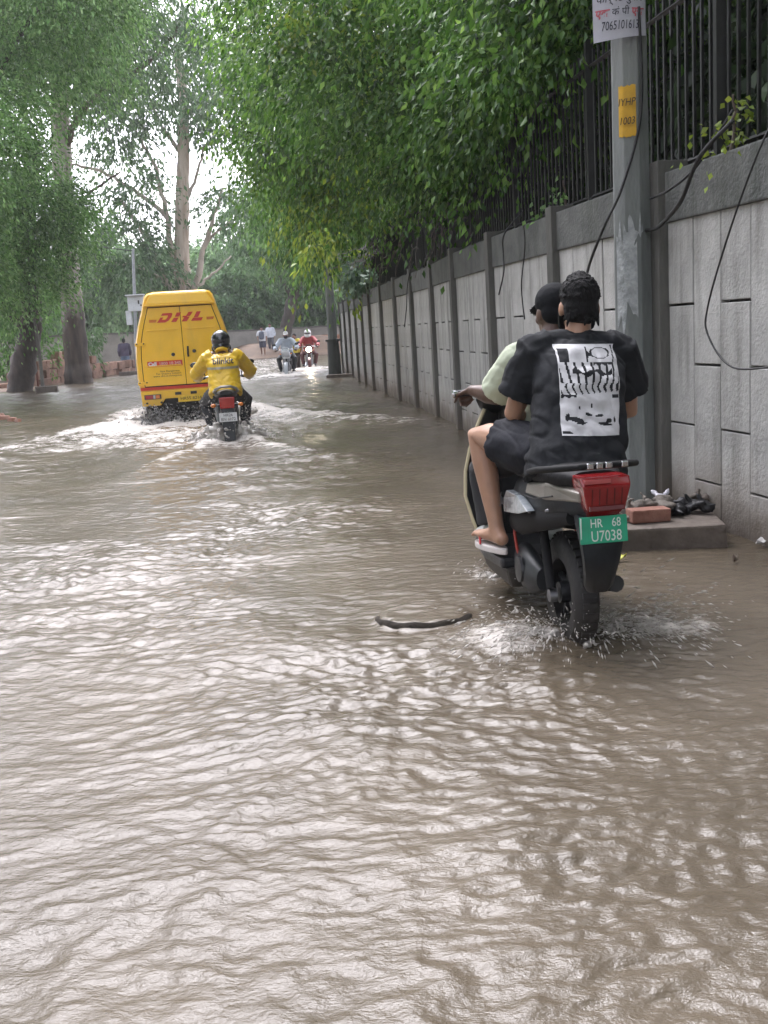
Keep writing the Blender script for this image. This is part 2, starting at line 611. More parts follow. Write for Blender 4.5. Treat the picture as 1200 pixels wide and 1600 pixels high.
# coarse rim sheet a little lower, under and around the detailed patches
sx_ = np.arange(-14, 9.1, 1.0); sy_ = np.arange(-12, 70.1, 1.0)
x, y = np.meshgrid(sx_, sy_)
i = np.arange(x.size).reshape(x.shape) + off
V.append(np.stack([x.ravel(), y.ravel(), np.full(x.size, -.075)], 1)); FO.append(np.zeros(x.size)); Fc.append(grid_faces(i))

wm, nt, b = node_mat('muddy_water')
N, L = nt.nodes, nt.links
tc = N.new('ShaderNodeTexCoord')
def tex_noise(scale, stretch, detail=3, rough=.55, src=None):
    mp = N.new('ShaderNodeMapping'); mp.inputs['Scale'].default_value = stretch
    L.new(tc.outputs['Object'], mp.inputs['Vector'])
    nz = N.new('ShaderNodeTexNoise'); nz.inputs['Scale'].default_value = scale; nz.inputs['Detail'].default_value = detail
    nz.inputs['Roughness'].default_value = rough
    L.new(mp.outputs[0], nz.inputs['Vector'])
    return nz.outputs['Fac']
def mrange(src, a, b_, c=0., d=1.):
    r = N.new('ShaderNodeMapRange'); r.interpolation_type = 'SMOOTHSTEP'
    r.inputs['From Min'].default_value = a; r.inputs['From Max'].default_value = b_
    r.inputs['To Min'].default_value = c; r.inputs['To Max'].default_value = d
    L.new(src, r.inputs['Value']); return r.outputs[0]
def mixc(fac, a, b_):
    q = N.new('ShaderNodeMix'); q.data_type = 'RGBA'
    L.new(fac, q.inputs['Factor'])
    for key, vv in (('A', a), ('B', b_)):
        if isinstance(vv, tuple): q.inputs[key].default_value = (*vv, 1)
        else: L.new(vv, q.inputs[key])
    return q.outputs['Result']
def math_(op, a, b_):
    q = N.new('ShaderNodeMath'); q.operation = op
    for k, vv in enumerate((a, b_)):
        if isinstance(vv, (int, float)): q.inputs[k].default_value = vv
        else: L.new(vv, q.inputs[k])
    return q.outputs[0]
silt = mixc(mrange(tex_noise(1.1, (1, .6, 1)), .35, .65), (.082, .066, .046), (.112, .091, .066))
att = N.new('ShaderNodeAttribute'); att.attribute_name = 'foam'
fo = att.outputs['Fac']
brk = tex_noise(9.0, (1, 1.6, 1), 6, .68)
brk2 = tex_noise(2.2, (1, 1.4, 1), 4, .6)
thr = math_('ADD', math_('MULTIPLY', brk, .62), math_('MULTIPLY', brk2, .38))
fm = mrange(math_('SUBTRACT', math_('ADD', thr, math_('MULTIPLY', fo, .42)), .60), 0.0, .20)
fm = math_('MULTIPLY', fm, mrange(fo, .04, .35))
L.new(mixc(fm, silt, (.52, .49, .455)), b.inputs['Base Color'])
L.new(mrange(fm, 0, 1, .20, .5), b.inputs['Roughness'])
b.inputs['IOR'].default_value = 1.42
bh0 = math_('ADD', math_('MULTIPLY', tex_noise(40, (1, 1.7, 1), 4, .6), .7), math_('MULTIPLY', tex_noise(110, (1, 1.5, 1), 3), .3))
bh = math_('ADD', math_('MULTIPLY', bh0, .85), math_('MULTIPLY', tex_noise(11, (1, 1.5, 1), 2, .45), 1.7))
bp = N.new('ShaderNodeBump'); bp.inputs['Strength'].default_value = 1.0; bp.inputs['Distance'].default_value = .006
L.new(bh, bp.inputs['Height']); L.new(bp.outputs[0], b.inputs['Normal'])
water = np_mesh('water', np.concatenate(V), np.concatenate(Fc), wm, smooth=True)
at = water.data.attributes.new('foam', 'FLOAT', 'POINT')
at.data.foreach_set('value', np.concatenate(FO).astype(np.float32))
tag(water, 'brown flood water covering the whole road', kind='structure')

# ================================================================== RIGHT-HAND COMPOUND WALL
conc = M('cast_concrete', (.32, .318, .305), .85, col2=(.48, .478, .46), scale=2.6, bump=.34, bscale=55, objvar=.09)
conc_dk = M('dark_concrete', (.075, .08, .076), .8, col2=(.135, .14, .132), scale=3.5, bump=.5, bscale=45, objvar=.10)
conc_post = M('post_concrete', (.08, .08, .072), .8, col2=(.15, .147, .135), scale=3.0, bump=.5, bscale=45, objvar=.10, stretch=(1, 1, .3))
# mud splashed up the foot of the wall
def add_mud(mt, z0, z1, colr, amount):
    nt = mt.node_tree; N, L = nt.nodes, nt.links
    b = N['Principled BSDF']
    src = b.inputs['Base Color'].links[0].from_socket
    geo = N.new('ShaderNodeNewGeometry'); sp = N.new('ShaderNodeSeparateXYZ'); L.new(geo.outputs['Position'], sp.inputs[0])
    nz = N.new('ShaderNodeTexNoise'); nz.inputs['Scale'].default_value = 3.5; nz.inputs['Detail'].default_value = 5
    L.new(geo.outputs['Position'], nz.inputs['Vector'])
    ma = N.new('ShaderNodeMath'); ma.operation = 'MULTIPLY_ADD'; ma.inputs[1].default_value = .55
    L.new(nz.outputs['Fac'], ma.inputs[0]); L.new(sp.outputs['Z'], ma.inputs[2])
    mr = N.new('ShaderNodeMapRange'); mr.inputs['From Min'].default_value = z0 + .28; mr.inputs['From Max'].default_value = z1 + .28
    mr.inputs['To Min'].default_value = amount; mr.inputs['To Max'].default_value = 0
    L.new(ma.outputs[0], mr.inputs['Value'])
    mx = N.new('ShaderNodeMix'); mx.data_type = 'RGBA'; mx.inputs['B'].default_value = (*colr, 1)
    L.new(mr.outputs[0], mx.inputs['Factor']); L.new(src, mx.inputs['A']); L.new(mx.outputs['Result'], b.inputs['Base Color'])
def add_streaks(mt, colr, amount, sx=2.2, lo=.5, hi=.72):
    nt = mt.node_tree; N, L = nt.nodes, nt.links
    b = N['Principled BSDF']
    src = b.inputs['Base Color'].links[0].from_socket
    geo = N.new('ShaderNodeNewGeometry'); mp = N.new('ShaderNodeMapping'); mp.inputs['Scale'].default_value = (sx, sx, .22)
    L.new(geo.outputs['Position'], mp.inputs['Vector'])
    nz = N.new('ShaderNodeTexNoise'); nz.inputs['Scale'].default_value = 2.6; nz.inputs['Detail'].default_value = 6; nz.inputs['Roughness'].default_value = .65
    L.new(mp.outputs[0], nz.inputs['Vector'])
    mr = N.new('ShaderNodeMapRange'); mr.inputs['From Min'].default_value = lo; mr.inputs['From Max'].default_value = hi; mr.inputs['To Max'].default_value = amount
    L.new(nz.outputs['Fac'], mr.inputs['Value'])
    mx = N.new('ShaderNodeMix'); mx.data_type = 'RGBA'; mx.inputs['B'].default_value = (*colr, 1)
    L.new(mr.outputs[0], mx.inputs['Factor']); L.new(src, mx.inputs['A']); L.new(mx.outputs['Result'], b.inputs['Base Color'])
add_streaks(conc, (.12, .12, .105), .7)
add_streaks(conc_dk, (.045, .055, .04), .7)
add_streaks(conc_post, (.05, .055, .042), .6)
add_mud(conc, .05, .55, (.17, .13, .095), .75)
add_mud(conc, -.06, .22, (.075, .06, .045), .85)
add_mud(conc_post, .05, .5, (.12, .09, .065), .6)
gap_dk = M('dark_joint_mortar', (.08, .078, .072), .9)  # dark mortar colour seen in the joints between blocks

wall = empty('compound_wall', (1.84, 6.6, -.2))
tag(wall, 'long grey precast concrete boundary wall with dark posts running along right side of road', 'wall')
WH = 2.14
post_ys = []
# walk the wall line in bays of about 2.03 m
dense_y = np.linspace(.4, 34.6, 3000); dense_x = wall_x(dense_y)
arc = np.concatenate([[0], np.cumsum(np.hypot(np.diff(dense_x), np.diff(dense_y)))])
a0 = np.interp(6.6, dense_y, arc)
posts = []
k = -3
while True:
    a = a0 + 2.03 * k
    if a > arc[-1] - .02: break
    if a > .05:
        posts.append((float(np.interp(a, arc, dense_x)), float(np.interp(a, arc, dense_y))))
    k += 1
PW = .15
pm = MB().box((0, .05, (WH + .35) / 2 - .3), (PW, .20, WH + .35)).mesh('post', bevel=.008)
pm.materials.append(conc_post)
BAY = 2.03 - PW
ncol = 6
cw = BAY / ncol
blocks = {}
for nm, cuts in (('A', (-.28, .60, 1.33, WH - .30)), ('B', (-.28, .27, .97, WH - .30))):
    for j in range(3):
        z0, z1 = cuts[j], cuts[j + 1]
        g = .0075
        bb = MB().box((0, .04, (z0 + z1) / 2), (cw - .005, .06, z1 - z0 - 2 * g * (1 if 0 < j else .6)))
        me = bb.mesh('block', bevel=.004, segs=1); me.materials.append(conc)
        blocks[nm, j] = me
back_m = MB().box((0, .105, (WH - .3) / 2 - .14), (BAY + .1, .05, WH - .02)).mesh('panel'); back_m.materials.append(gap_dk)
cop_m = MB().box((0, .045, WH - .155), (BAY - .004, .11, .30)).mesh('coping', bevel=.01); cop_m.materials.append(conc_dk)
for i, (px, py) in enumerate(posts):
    j = min(i + 1, len(posts) - 1); i0 = i if i < len(posts) - 1 else i - 1
    d = Vector((posts[j][0] - posts[i0][0], posts[j][1] - posts[i0][1], 0)).normalized()
    rz = math.atan2(d.y, d.x) + math.pi      # local +x points back to the viewer, local +y into the wall
    W0 = wall.location
    o = link('post', pm, None, wall); o.location = (px - W0.x, py - W0.y, -W0.z + rnd.uniform(-.01, .02)); o.rotation_euler.z = rz
    if i == len(posts) - 1: break
    q = posts[i + 1]
    c = Vector(((px + q[0]) / 2 - W0.x, (py + q[1]) / 2 - W0.y, -W0.z))
    p = link('panel', back_m, None, wall); p.location = c; p.rotation_euler.z = rz
    cp = link('coping', cop_m, None, wall); cp.location = c + Vector((0, 0, rnd.uniform(-.008, .008))); cp.rotation_euler.z = rz
    fl = (i % 2)
    for kc in range(ncol):
        nm = 'AB'[(kc + fl) % 2]
        for jj in range(3):
            bo = link('block', blocks[nm, jj], None, p)
            bo.location = (-BAY / 2 + cw * (kc + .5), rnd.uniform(-.004, .004), 0)

# ---- iron fence on the wall
iron = M('black_iron', (.012, .013, .013), .5, var=.4, bump=.1)
net_m = M('black_shade_net', (.010, .010, .012), .9, var=.5, scale=30)
fence = empty('iron_fence', (2.2, 6.6, WH))
tag(fence, 'black iron bar fence standing above the grey compound wall', 'fence')
F0 = fence.location
fence_y = np.linspace(2.2, 31, 2000); fence_x = wall_x(fence_y) + .26
farc = np.concatenate([[0], np.cumsum(np.hypot(np.diff(fence_x), np.diff(fence_y)))])
FH = 1.28
bar_m = MB().box((0, 0, FH / 2 - .1), (.018, .018, FH)).mesh('bar'); bar_m.materials.append(iron)
fp_m = MB().box((0, 0, FH / 2 - .08), (.06, .06, FH + .12)).mesh('fence_post'); fp_m.materials.append(iron)
def fpt(a): return float(np.interp(a, farc, fence_x)), float(np.interp(a, farc, fence_y))
far_bars = MB()
nb = 0
a = 0.05
while a < farc[-1]:
    x_, y_ = fpt(a)
    if nb % 20 == 0:
        o = link('fence_post', fp_m, None, fence); o.location = (x_ - F0.x, y_ - F0.y, 0)
    elif nb < 150:
        o = link('bar', bar_m, None, fence); o.location = (x_ - F0.x, y_ - F0.y, rnd.uniform(-.01, .01)); o.rotation_euler.z = .2
    else:
        far_bars.box((x_ - F0.x, y_ - F0.y, FH / 2 - .1), (.018, .018, FH))
    a += .105; nb += 1
tag(far_bars.build('far_bars', iron, fence), kind='stuff')
for zz in (.08, FH - .22):
    MB().tube([(x_ - F0.x, y_ - F0.y + .0, zz) for x_, y_ in (fpt(t) for t in np.linspace(.05, farc[-1], 40))], .02, 4).build('rail', iron, fence)
# the net hung on the fence further on
net_pts = [fpt(t) for t in np.linspace(np.interp(12.4, fence_y, farc), np.interp(27, fence_y, farc), 60)]
nv, nf = [], []
for i, (x_, y_) in enumerate(net_pts):
    top = FH - .1 + .09 * math.sin(i * .9) - .02 * math.sin(i * 2.3)
    if i < 14: top *= (1.0)
    low = .62 - .045 * i if i < 14 else 0.0
    for zz in (max(-.02, low), top * .5 + max(0, low) * .5, top):
        nv.append((x_ - F0.x + .05 + .015 * math.sin(i * 1.7 + zz * 5), y_ - F0.y, zz))
for i in range(len(net_pts) - 1):
    for k in range(2):
        nf.append((i * 3 + k, (i + 1) * 3 + k, (i + 1) * 3 + k + 1, i * 3 + k + 1))
no = np_mesh('shade_net', nv, nf, net_m, fence, smooth=True)

# ---- boundary wall across the far end
bw_mat = M('old_plaster', (.17, .165, .15), .9, col2=(.28, .27, .24), scale=.9, bump=.4, bscale=10)
def ribbon_wall(name, pts, mat, thick=.25, base=-.25, label=None, cat='wall', capmat=None):
    o = empty(name, (pts[0][0], pts[0][1], 0))
    b0 = Vector((pts[0][0], pts[0][1], 0))
    for i in range(len(pts) - 1):
        (xa, ya, za), (xb, yb, zb) = pts[i], pts[i + 1]
        d = Vector((xb - xa, yb - ya, 0)).normalized(); nrm = Vector((-d.y, d.x, 0)) * thick / 2
        A, B = Vector((xa, ya, 0)) - b0 - d * .0, Vector((xb, yb, 0)) - b0
        ring0 = [A - nrm + Vector((0, 0, base)), A + nrm + Vector((0, 0, base)), A + nrm + Vector((0, 0, za)), A - nrm + Vector((0, 0, za))]
        ring1 = [B - nrm + Vector((0, 0, base)), B + nrm + Vector((0, 0, base)), B + nrm + Vector((0, 0, zb)), B - nrm + Vector((0, 0, zb))]
        MB().loft([ring0, ring1]).build('section', mat, o, bevel=.03)
        if capmat:
            up_ = Vector((0, 0, .09)); n2 = nrm * 1.35
            MB().loft([[A - n2 + Vector((0, 0, za + .003)), A + n2 + Vector((0, 0, za + .003)), A + n2 + up_ + Vector((0, 0, za)), A - n2 + up_ + Vector((0, 0, za))],
                       [B - n2 + Vector((0, 0, zb + .003)), B + n2 + Vector((0, 0, zb + .003)), B + n2 + up_ + Vector((0, 0, zb)), B - n2 + up_ + Vector((0, 0, zb))]]).build('coping', capmat, o)
    tag(o, label, cat)
    return o
ribbon_wall('boundary_wall', [(-27, 46, 1.95), (-18.5, 50.5, 1.93), (-13, 56, 1.85), (-8.5, 63.5, 1.66), (-4, 67, 1.62), (2.5, 68.5, 1.66), (12, 69, 1.7)], bw_mat,
            label='weathered grey plaster boundary wall closing off the far end of the road', capmat=M('moss_coping', (.10, .10, .085), .9))
brk_m = M('red_brick_face', (.27, .125, .075), .85, col2=(.36, .19, .12), scale=2.0, bump=.4, bscale=12)
bwall = ribbon_wall('brick_wall', [(-4.6, 65.2, .55), (-3.2, 65.4, 1.05), (-1.2, 65.4, .98), (1.0, 65.6, .9)], brk_m, thick=.3,
            label='low reddish brick wall in front of the far grey wall', capmat=brk_m)
for xx in (-3.9, -2.9, -2.05, -1.2):
    MB().box((xx + 4.6, .04, .42), (.10, .2, .95)).build('brick_pier', M('pier_brick', (.20, .085, .05), .9), bwall, bevel=.01)

# ================================================================== TREES
def leaf_arrays(pos, direc, length, width, fold=.25, six=False):
    """pos: N,3 base points; direc: N,3 leaf axis; returns verts, quads"""
    n = len(pos)
    d = direc / np.linalg.norm(direc, axis=1, keepdims=True)
    r = nr.normal(size=(n, 3))
    s = np.cross(d, r); s /= np.linalg.norm(s, axis=1, keepdims=True) + 1e-9
    nn = np.cross(s, d)
    Ln = length[:, None]; Wn = width[:, None]
    if six:
        a = pos
        t = pos + d * Ln - nn * Ln * .12
        mid = pos + d * Ln * .45
        l = mid + s * Wn * .5 + nn * Wn * fold
        rr = mid - s * Wn * .5 + nn * Wn * fold
        mm = mid
        v = np.stack([a, l, mm, rr, t], 1).reshape(-1, 3)
        base = np.arange(n)[:, None] * 5
        f = np.concatenate([base + np.array([[0, 2, 1, 1]])[:, :3], base + np.array([[0, 3, 2]]), base + np.array([[1, 2, 4]]), base + np.array([[2, 3, 4]])], 0)
        return v, f
    a = pos; t = pos + d * Ln
    mid = pos + d * Ln * .45
    v = np.stack([a, mid + s * Wn * .5 + nn * Wn * fold, t, mid - s * Wn * .5 + nn * Wn * fold], 1).reshape(-1, 3)
    f = np.arange(n)[:, None] * 4 + np.array([[0, 3, 2, 1]])
    return v, f

def crown_points(ells, per_vol, twig_len, leaves, out_center=None, droop=.8, shell=.55, spread=.12):
    """ells: list of (center, radii, n_twigs). twigs start inside each clump and arch outward and down"""
    P, D = [], []
    for c, r, n in ells:
        n = max(4, int(n * per_vol))
        u = nr.normal(size=(n, 3)); u /= np.linalg.norm(u, axis=1, keepdims=True)
        rad = (shell + (1 - shell) * nr.random((n, 1))) 
        st = np.array(c) + u * np.array(r) * rad
        dirn = u * np.array([1, 1, .55]) + nr.normal(size=(n, 3)) * .45
        dirn /= np.linalg.norm(dirn, axis=1, keepdims=True)
        tl = twig_len * (.6 + .8 * nr.random((n, 1)))
        t = (np.arange(leaves) + .5) / leaves
        t = t[None, :, None] + nr.uniform(-.5 / leaves, .5 / leaves, (n, leaves, 1))
        pt = st[:, None, :] + dirn[:, None, :] * tl[:, None, :] * t
        pt[:, :, 2] -= (droop * tl * t[:, :, 0] ** 2)
        tang = dirn[:, None, :] * np.ones_like(t)
        tang = tang.copy(); tang[:, :, 2] -= 2 * droop * t[:, :, 0]
        pt = pt + nr.normal(size=pt.shape) * spread * tl[:, None, :] 
        dd = tang + nr.normal(size=pt.shape) * .65
        P.append(pt.reshape(-1, 3)); D.append(dd.reshape(-1, 3))
    return np.concatenate(P), np.concatenate(D)

def crown(name, parent, ells, mat, leaf=.1, asp=.4, twig=.7, leaves=16, per=1.0, droop=.8, hang=.5, six=False, shell=.5, spread=.12):
    P, D = crown_points(ells, per, twig, leaves, droop=droop, shell=shell, spread=spread)
    D = D / np.linalg.norm(D, axis=1, keepdims=True)
    D[:, 2] -= hang
    ln = leaf * (.6 + .8 * nr.random(len(P)))
    v, f = leaf_arrays(P - np.array(parent.location), D, ln, ln * asp, six=six)
    return np_mesh(name, v, f, mat, parent)

def limb(mb, pts, r0, r1, n=8, wob=.0, seed=0, sub=6, fine=0.0):
    """bent, tapering branch through pts"""
    pts = [Vector(p) for p in pts]
    out = []
    for i in range(len(pts) - 1):
        p0 = pts[max(0, i - 1)]; p1 = pts[i]; p2 = pts[i + 1]; p3 = pts[min(len(pts) - 1, i + 2)]
        for k in range(sub):
            t = k / sub
            out.append(.5 * ((2 * p1) + (-p0 + p2) * t + (2 * p0 - 5 * p1 + 4 * p2 - p3) * t * t + (-p0 + 3 * p1 - 3 * p2 + p3) * t ** 3))
    out.append(pts[-1])
    rr = random.Random(seed)
    rad = []
    for i in range(len(out)):
        t = i / (len(out) - 1)
        if 0 < i < len(out) - 1 and wob:
            out[i] = out[i] + Vector((rr.uniform(-1, 1), rr.uniform(-1, 1), rr.uniform(-1, 1))) * wob
        rad.append((r0 + (r1 - r0) * t) * (1 + rr.uniform(-.06, .06)))
    mb.tube(out, rad, n)
    return mb

bark_dk = M('dark_wet_bark', (.028, .022, .018), .8, col2=(.075, .06, .05), scale=5, bump=.9, bscale=22, stretch=(1, 1, .35))
bark_br = M('brown_bark', (.055, .042, .033), .85, col2=(.12, .095, .075), scale=4, bump=.9, bscale=16, stretch=(1, 1, .4))
# eucalyptus: pale upper bark over a rough dark stocking at the foot
def euc_mat(name, z0, z1, base=(.30, .265, .23), pale=(.52, .48, .43), dark=(.075, .058, .047), dark2=(.15, .115, .09)):
    mt, nt, b = node_mat(name)
    N, L = nt.nodes, nt.links
    tc = N.new('ShaderNodeTexCoord'); mp = N.new('ShaderNodeMapping'); mp.inputs['Scale'].default_value = (1, 1, .16)
    L.new(tc.outputs['Object'], mp.inputs['Vector'])
    n1 = N.new('ShaderNodeTexNoise'); n1.inputs['Scale'].default_value = 5; n1.inputs['Detail'].default_value = 7; L.new(mp.outputs[0], n1.inputs['Vector'])
    n2 = N.new('ShaderNodeTexNoise'); n2.inputs['Scale'].default_value = 2.3; n2.inputs['Detail'].default_value = 4; L.new(mp.outputs[0], n2.inputs['Vector'])
    def mixn(f, a, bb, lo=.35, hi=.65):
        mr = N.new('ShaderNodeMapRange'); mr.inputs['From Min'].default_value = lo; mr.inputs['From Max'].default_value = hi
        L.new(f, mr.inputs['Value'])
        q = N.new('ShaderNodeMix'); q.data_type = 'RGBA'; L.new(mr.outputs[0], q.inputs['Factor'])
        for key, vv in (('A', a), ('B', bb)):
            if isinstance(vv, tuple): q.inputs[key].default_value = (*vv, 1)
            else: L.new(vv, q.inputs[key])
        return q.outputs['Result']
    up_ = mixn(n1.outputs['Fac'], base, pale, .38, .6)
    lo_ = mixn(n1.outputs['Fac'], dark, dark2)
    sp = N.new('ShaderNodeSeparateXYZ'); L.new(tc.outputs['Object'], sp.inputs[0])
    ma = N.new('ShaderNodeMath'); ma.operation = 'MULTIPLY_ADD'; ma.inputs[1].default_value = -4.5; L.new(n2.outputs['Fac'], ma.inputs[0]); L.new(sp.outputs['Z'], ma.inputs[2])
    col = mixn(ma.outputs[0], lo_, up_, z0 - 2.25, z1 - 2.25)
    L.new(col, b.inputs['Base Color']); b.inputs['Roughness'].default_value = .8
    bp = N.new('ShaderNodeBump'); bp.inputs['Strength'].default_value = .9; bp.inputs['Distance'].default_value = .04
    L.new(n1.outputs['Fac'], bp.inputs['Height']); L.new(bp.outputs[0], b.inputs['Normal'])
    return mt

def gz(c):  # convenience for greens
    return c
L_LEFT = leaf_mat('feathery_leaves', [(0, (.048, .125, .026)), (.45, (.100, .220, .055)), (.8, (.155, .300, .090)), (1, (.23, .37, .14))], .42, .38)
L_RIGHT = leaf_mat('broad_leaves', [(0, (.034, .100, .016)), (.4, (.068, .170, .027)), (.75, (.110, .235, .042)), (1, (.17, .30, .062))], .30, .42)
L_NEAR = leaf_mat('near_broad_leaves', [(0, (.026, .078, .014)), (.4, (.056, .145, .024)), (.75, (.098, .215, .040)), (1, (.18, .32, .07))], .26, .42)
L_YEL = leaf_mat('young_yellow_leaves', [(0, (.14, .23, .022)), (.5, (.21, .31, .035)), (1, (.30, .38, .06))], .35, .45)
L_DARK = leaf_mat('shade_darkened_leaves', [(0, (.008, .022, .007)), (.5, (.016, .040, .011)), (1, (.036, .075, .019))], .4, .25)  # leaf colour darkened to carry the deep shade behind the fence
L_BACK = leaf_mat('woodland_leaves', [(0, (.055, .125, .042)), (.5, (.090, .185, .068)), (1, (.14, .245, .10))], .5, .35)
L_EUC = leaf_mat('eucalyptus_leaves', [(0, (.048, .100, .042)), (.5, (.080, .150, .064)), (1, (.125, .205, .10))], .4, .35)

# ---- left leafy trees on the bank (dark leaning trunks)
def left_tree(name, base, pts, r0, ells, label, mat=L_LEFT, bark=bark_dk, leaf=.16, limbs=(), group=None, **kw):
    t = empty(name, base)
    B = Vector(base)
    mb = MB(); limb(mb, [Vector(p) - B for p in pts], r0, r0 * .45, 12, .03, seed=len(label))
    jr_ = random.Random(9)
    mb.v = [(x + jr_.uniform(-.035, .035), y + jr_.uniform(-.035, .035), z + jr_.uniform(-.05, .05)) for x, y, z in mb.v]
    mb.build('trunk', bark, t, smooth=True)
    for i, (pp, ra, rb) in enumerate(limbs):
        mb = MB(); limb(mb, [Vector(p) - B for p in pp], ra, rb, 7, .05, seed=i)
        mb.build('branch', bark, t, smooth=True)
    crown('crown', t, ells, mat, leaf=leaf, **kw)
    tag(t, label, 'tree', group)
    return t

left_tree('leafy_tree', (-12.1, 31.8, -.2), [(-12.1, 31.8, -.3), (-12.05, 31.7, 1.5), (-11.9, 31.5, 3.4), (-11.4, 31.0, 5.5), (-10.5, 30.0, 8.0), (-9.6, 29, 10.5)], .38,
          [((-10.6, 28.5, 8.2), (2.4, 3.0, 2.2), 420), ((-8.2, 28.0, 10.4), (2.4, 2.8, 1.8), 460), ((-6.6, 27.2, 10.6), (1.9, 2.6, 1.7), 320), ((-9.6, 26.0, 6.6), (1.6, 2.2, 1.4), 240),
           ((-11.3, 28.0, 5.0), (1.5, 2.0, 1.6), 240), ((-9.0, 29.0, 12.2), (3.2, 3.2, 1.6), 420), ((-10.8, 29.2, 3.6), (.9, 1.2, .9), 90)],
          'nearest left bank tree with dark trunk cut by the photo edge and feathery hanging foliage',
          limbs=[([(-11.7, 31.3, 4.2), (-10.8, 30, 5.8), (-9.4, 27.6, 6.9)], .14, .05), ([(-11.0, 30.6, 6.8), (-9.4, 29, 8.8), (-7.2, 27.6, 10.4)], .16, .05), ([(-11.8, 31.4, 3.8), (-11.6, 30, 4.8), (-11.3, 28.4, 5.6)], .1, .04)],
          leaf=.125, asp=.44, twig=1.0, leaves=34, droop=.5, hang=.15, spread=.16)
left_tree('leafy_tree', (-11.6, 33.8, -.2), [(-11.75, 33.8, -.3), (-11.5, 33.8, .6), (-11.1, 33.7, 1.7), (-10.85, 33.5, 2.6), (-10.75, 33.3, 3.6), (-10.5, 33, 5.2), (-9.8, 32.5, 7.5)], .44,
          [((-10.2, 32.4, 4.9), (1.7, 1.9, 1.35), 300), ((-9.6, 32.0, 5.5), (1.3, 1.7, .9), 230), ((-8.9, 31.6, 10.4), (2.0, 2.0, 1.5), 300), ((-11.8, 33.0, 6.8), (2.2, 2.2, 1.8), 260), ((-10.6, 32.2, 3.3), (1.15, 1.2, .75), 130), ((-9.2, 33.4, 10.2), (2.6, 2.6, 1.8), 300)],
          'dark forked tree leaning over the brick rubble on the left bank',
          limbs=[([(-11.05, 33.7, 1.9), (-11.7, 33.6, 2.6), (-12.3, 33.5, 3.4), (-12.7, 33.4, 5.0)], .2, .1), ([(-10.75, 33.3, 3.7), (-10.1, 32.8, 4.6), (-9.3, 32, 5.6)], .13, .05)],
          leaf=.125, asp=.45, twig=.9, leaves=28, droop=.5, hang=.15, spread=.16, per=1.25)
# low green bushes behind those trunks
def bush(loc, ells, mat, label, name='bush', leaf=.16, **kw):
    t = empty(name, loc)
    B = Vector(loc)
    for i, (c, r, n) in enumerate(ells[:3]):
        mb = MB(); limb(mb, [Vector((0, 0, -.15)), (Vector(c) - B) * .5 + Vector((.1 * i - .1, .05, 0)), Vector(c) - B], .05, .02, 6, .02, seed=i)
        mb.build('stem', bark_br, t, smooth=True)
    crown('foliage', t, ells, mat, leaf=leaf, **kw)
    tag(t, label, 'bush')
    return t
bush((-13.6, 38.5, .15), [((-13.4, 38.5, 1.4), (1.3, 1.4, 1.2), 190), ((-14.8, 38.8, 2.4), (1.6, 1.5, 1.5), 230), ((-13.0, 38.8, 3.2), (1.2, 1.2, 1.1), 140)], leaf_mat('bright_bush_leaves', [(0, (.05, .13, .03)), (.5, (.09, .22, .05)), (1, (.15, .30, .08))], .4, .4),
     'bright green bush seen between the dark left trunks', twig=.7, leaves=16, hang=.3)
bush((-12.3, 43.5, .15), [((-12.4, 43.5, 1.0), (.8, .8, .8), 90), ((-12.0, 43.4, 1.7), (.6, .6, .6), 60)], L_BACK, 'small bush beside the thin leaning post on the left bank', twig=.5, leaves=14)

# ---- big eucalyptus on the left bank
eu = empty('eucalyptus_tree', (-10.85, 37.8, -.2))
B = Vector(eu.location)
mb = MB()
pts = [(-10.85, 37.8, -.4), (-10.83, 37.8, .3), (-10.8, 37.8, 1.5), (-10.72, 37.8, 4), (-10.6, 37.8, 7), (-10.35, 37.9, 10.5), (-10.0, 38, 14)]
limb(mb, [Vector(p) - B for p in pts], .50, .26, 18, .012, seed=4, sub=8)
# flare the foot
mb.v = [(x * (1 + .16 * math.exp(-max(0, z + .2) / .5)) , y * (1 + .16 * math.exp(-max(0, z + .2) / .5)), z) for x, y, z in mb.v]
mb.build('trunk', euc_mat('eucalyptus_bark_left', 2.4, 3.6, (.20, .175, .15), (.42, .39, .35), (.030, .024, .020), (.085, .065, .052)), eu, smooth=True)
for i, (pp, ra, rb) in enumerate([([(-10.5, 37.8, 8), (-9.2, 37.2, 9.6), (-7.0, 36.6, 10.5), (-5.6, 36, 11.6)], .14, .04), ([(-10.45, 37.8, 9), (-11.8, 37.6, 11), (-13, 37.5, 12.5)], .13, .05), ([(-10.2, 37.8, 11), (-9, 38, 13), (-7.6, 38, 14.5)], .12, .04),
                                  ([(-10.65, 37.7, 5.6), (-9.6, 37.4, 6.6), (-8.4, 37.2, 7.2)], .07, .03)]):
    mb = MB(); limb(mb, [Vector(p) - B for p in pp], ra, rb, 7, .05, seed=20 + i); mb.build('branch', bark_br, eu, smooth=True)
crown('crown', eu, [((-7.2, 36.8, 11.3), (2.3, 2.4, 1.5), 300), ((-10, 37.5, 12.8), (3.0, 2.4, 1.6), 260), ((-6.0, 36.2, 13.0), (2.4, 2.4, 1.5), 260), ((-12.6, 37.4, 12), (2.0, 2.0, 1.5), 150), ((-8.3, 37.2, 7.6), (.5, .6, .4), 14)], L_EUC, leaf=.2, asp=.32, twig=1.0, leaves=18, droop=.9, hang=.7)
tag(eu, 'massive eucalyptus with dark peeling foot and pale upper trunk on the left bank', 'tree')

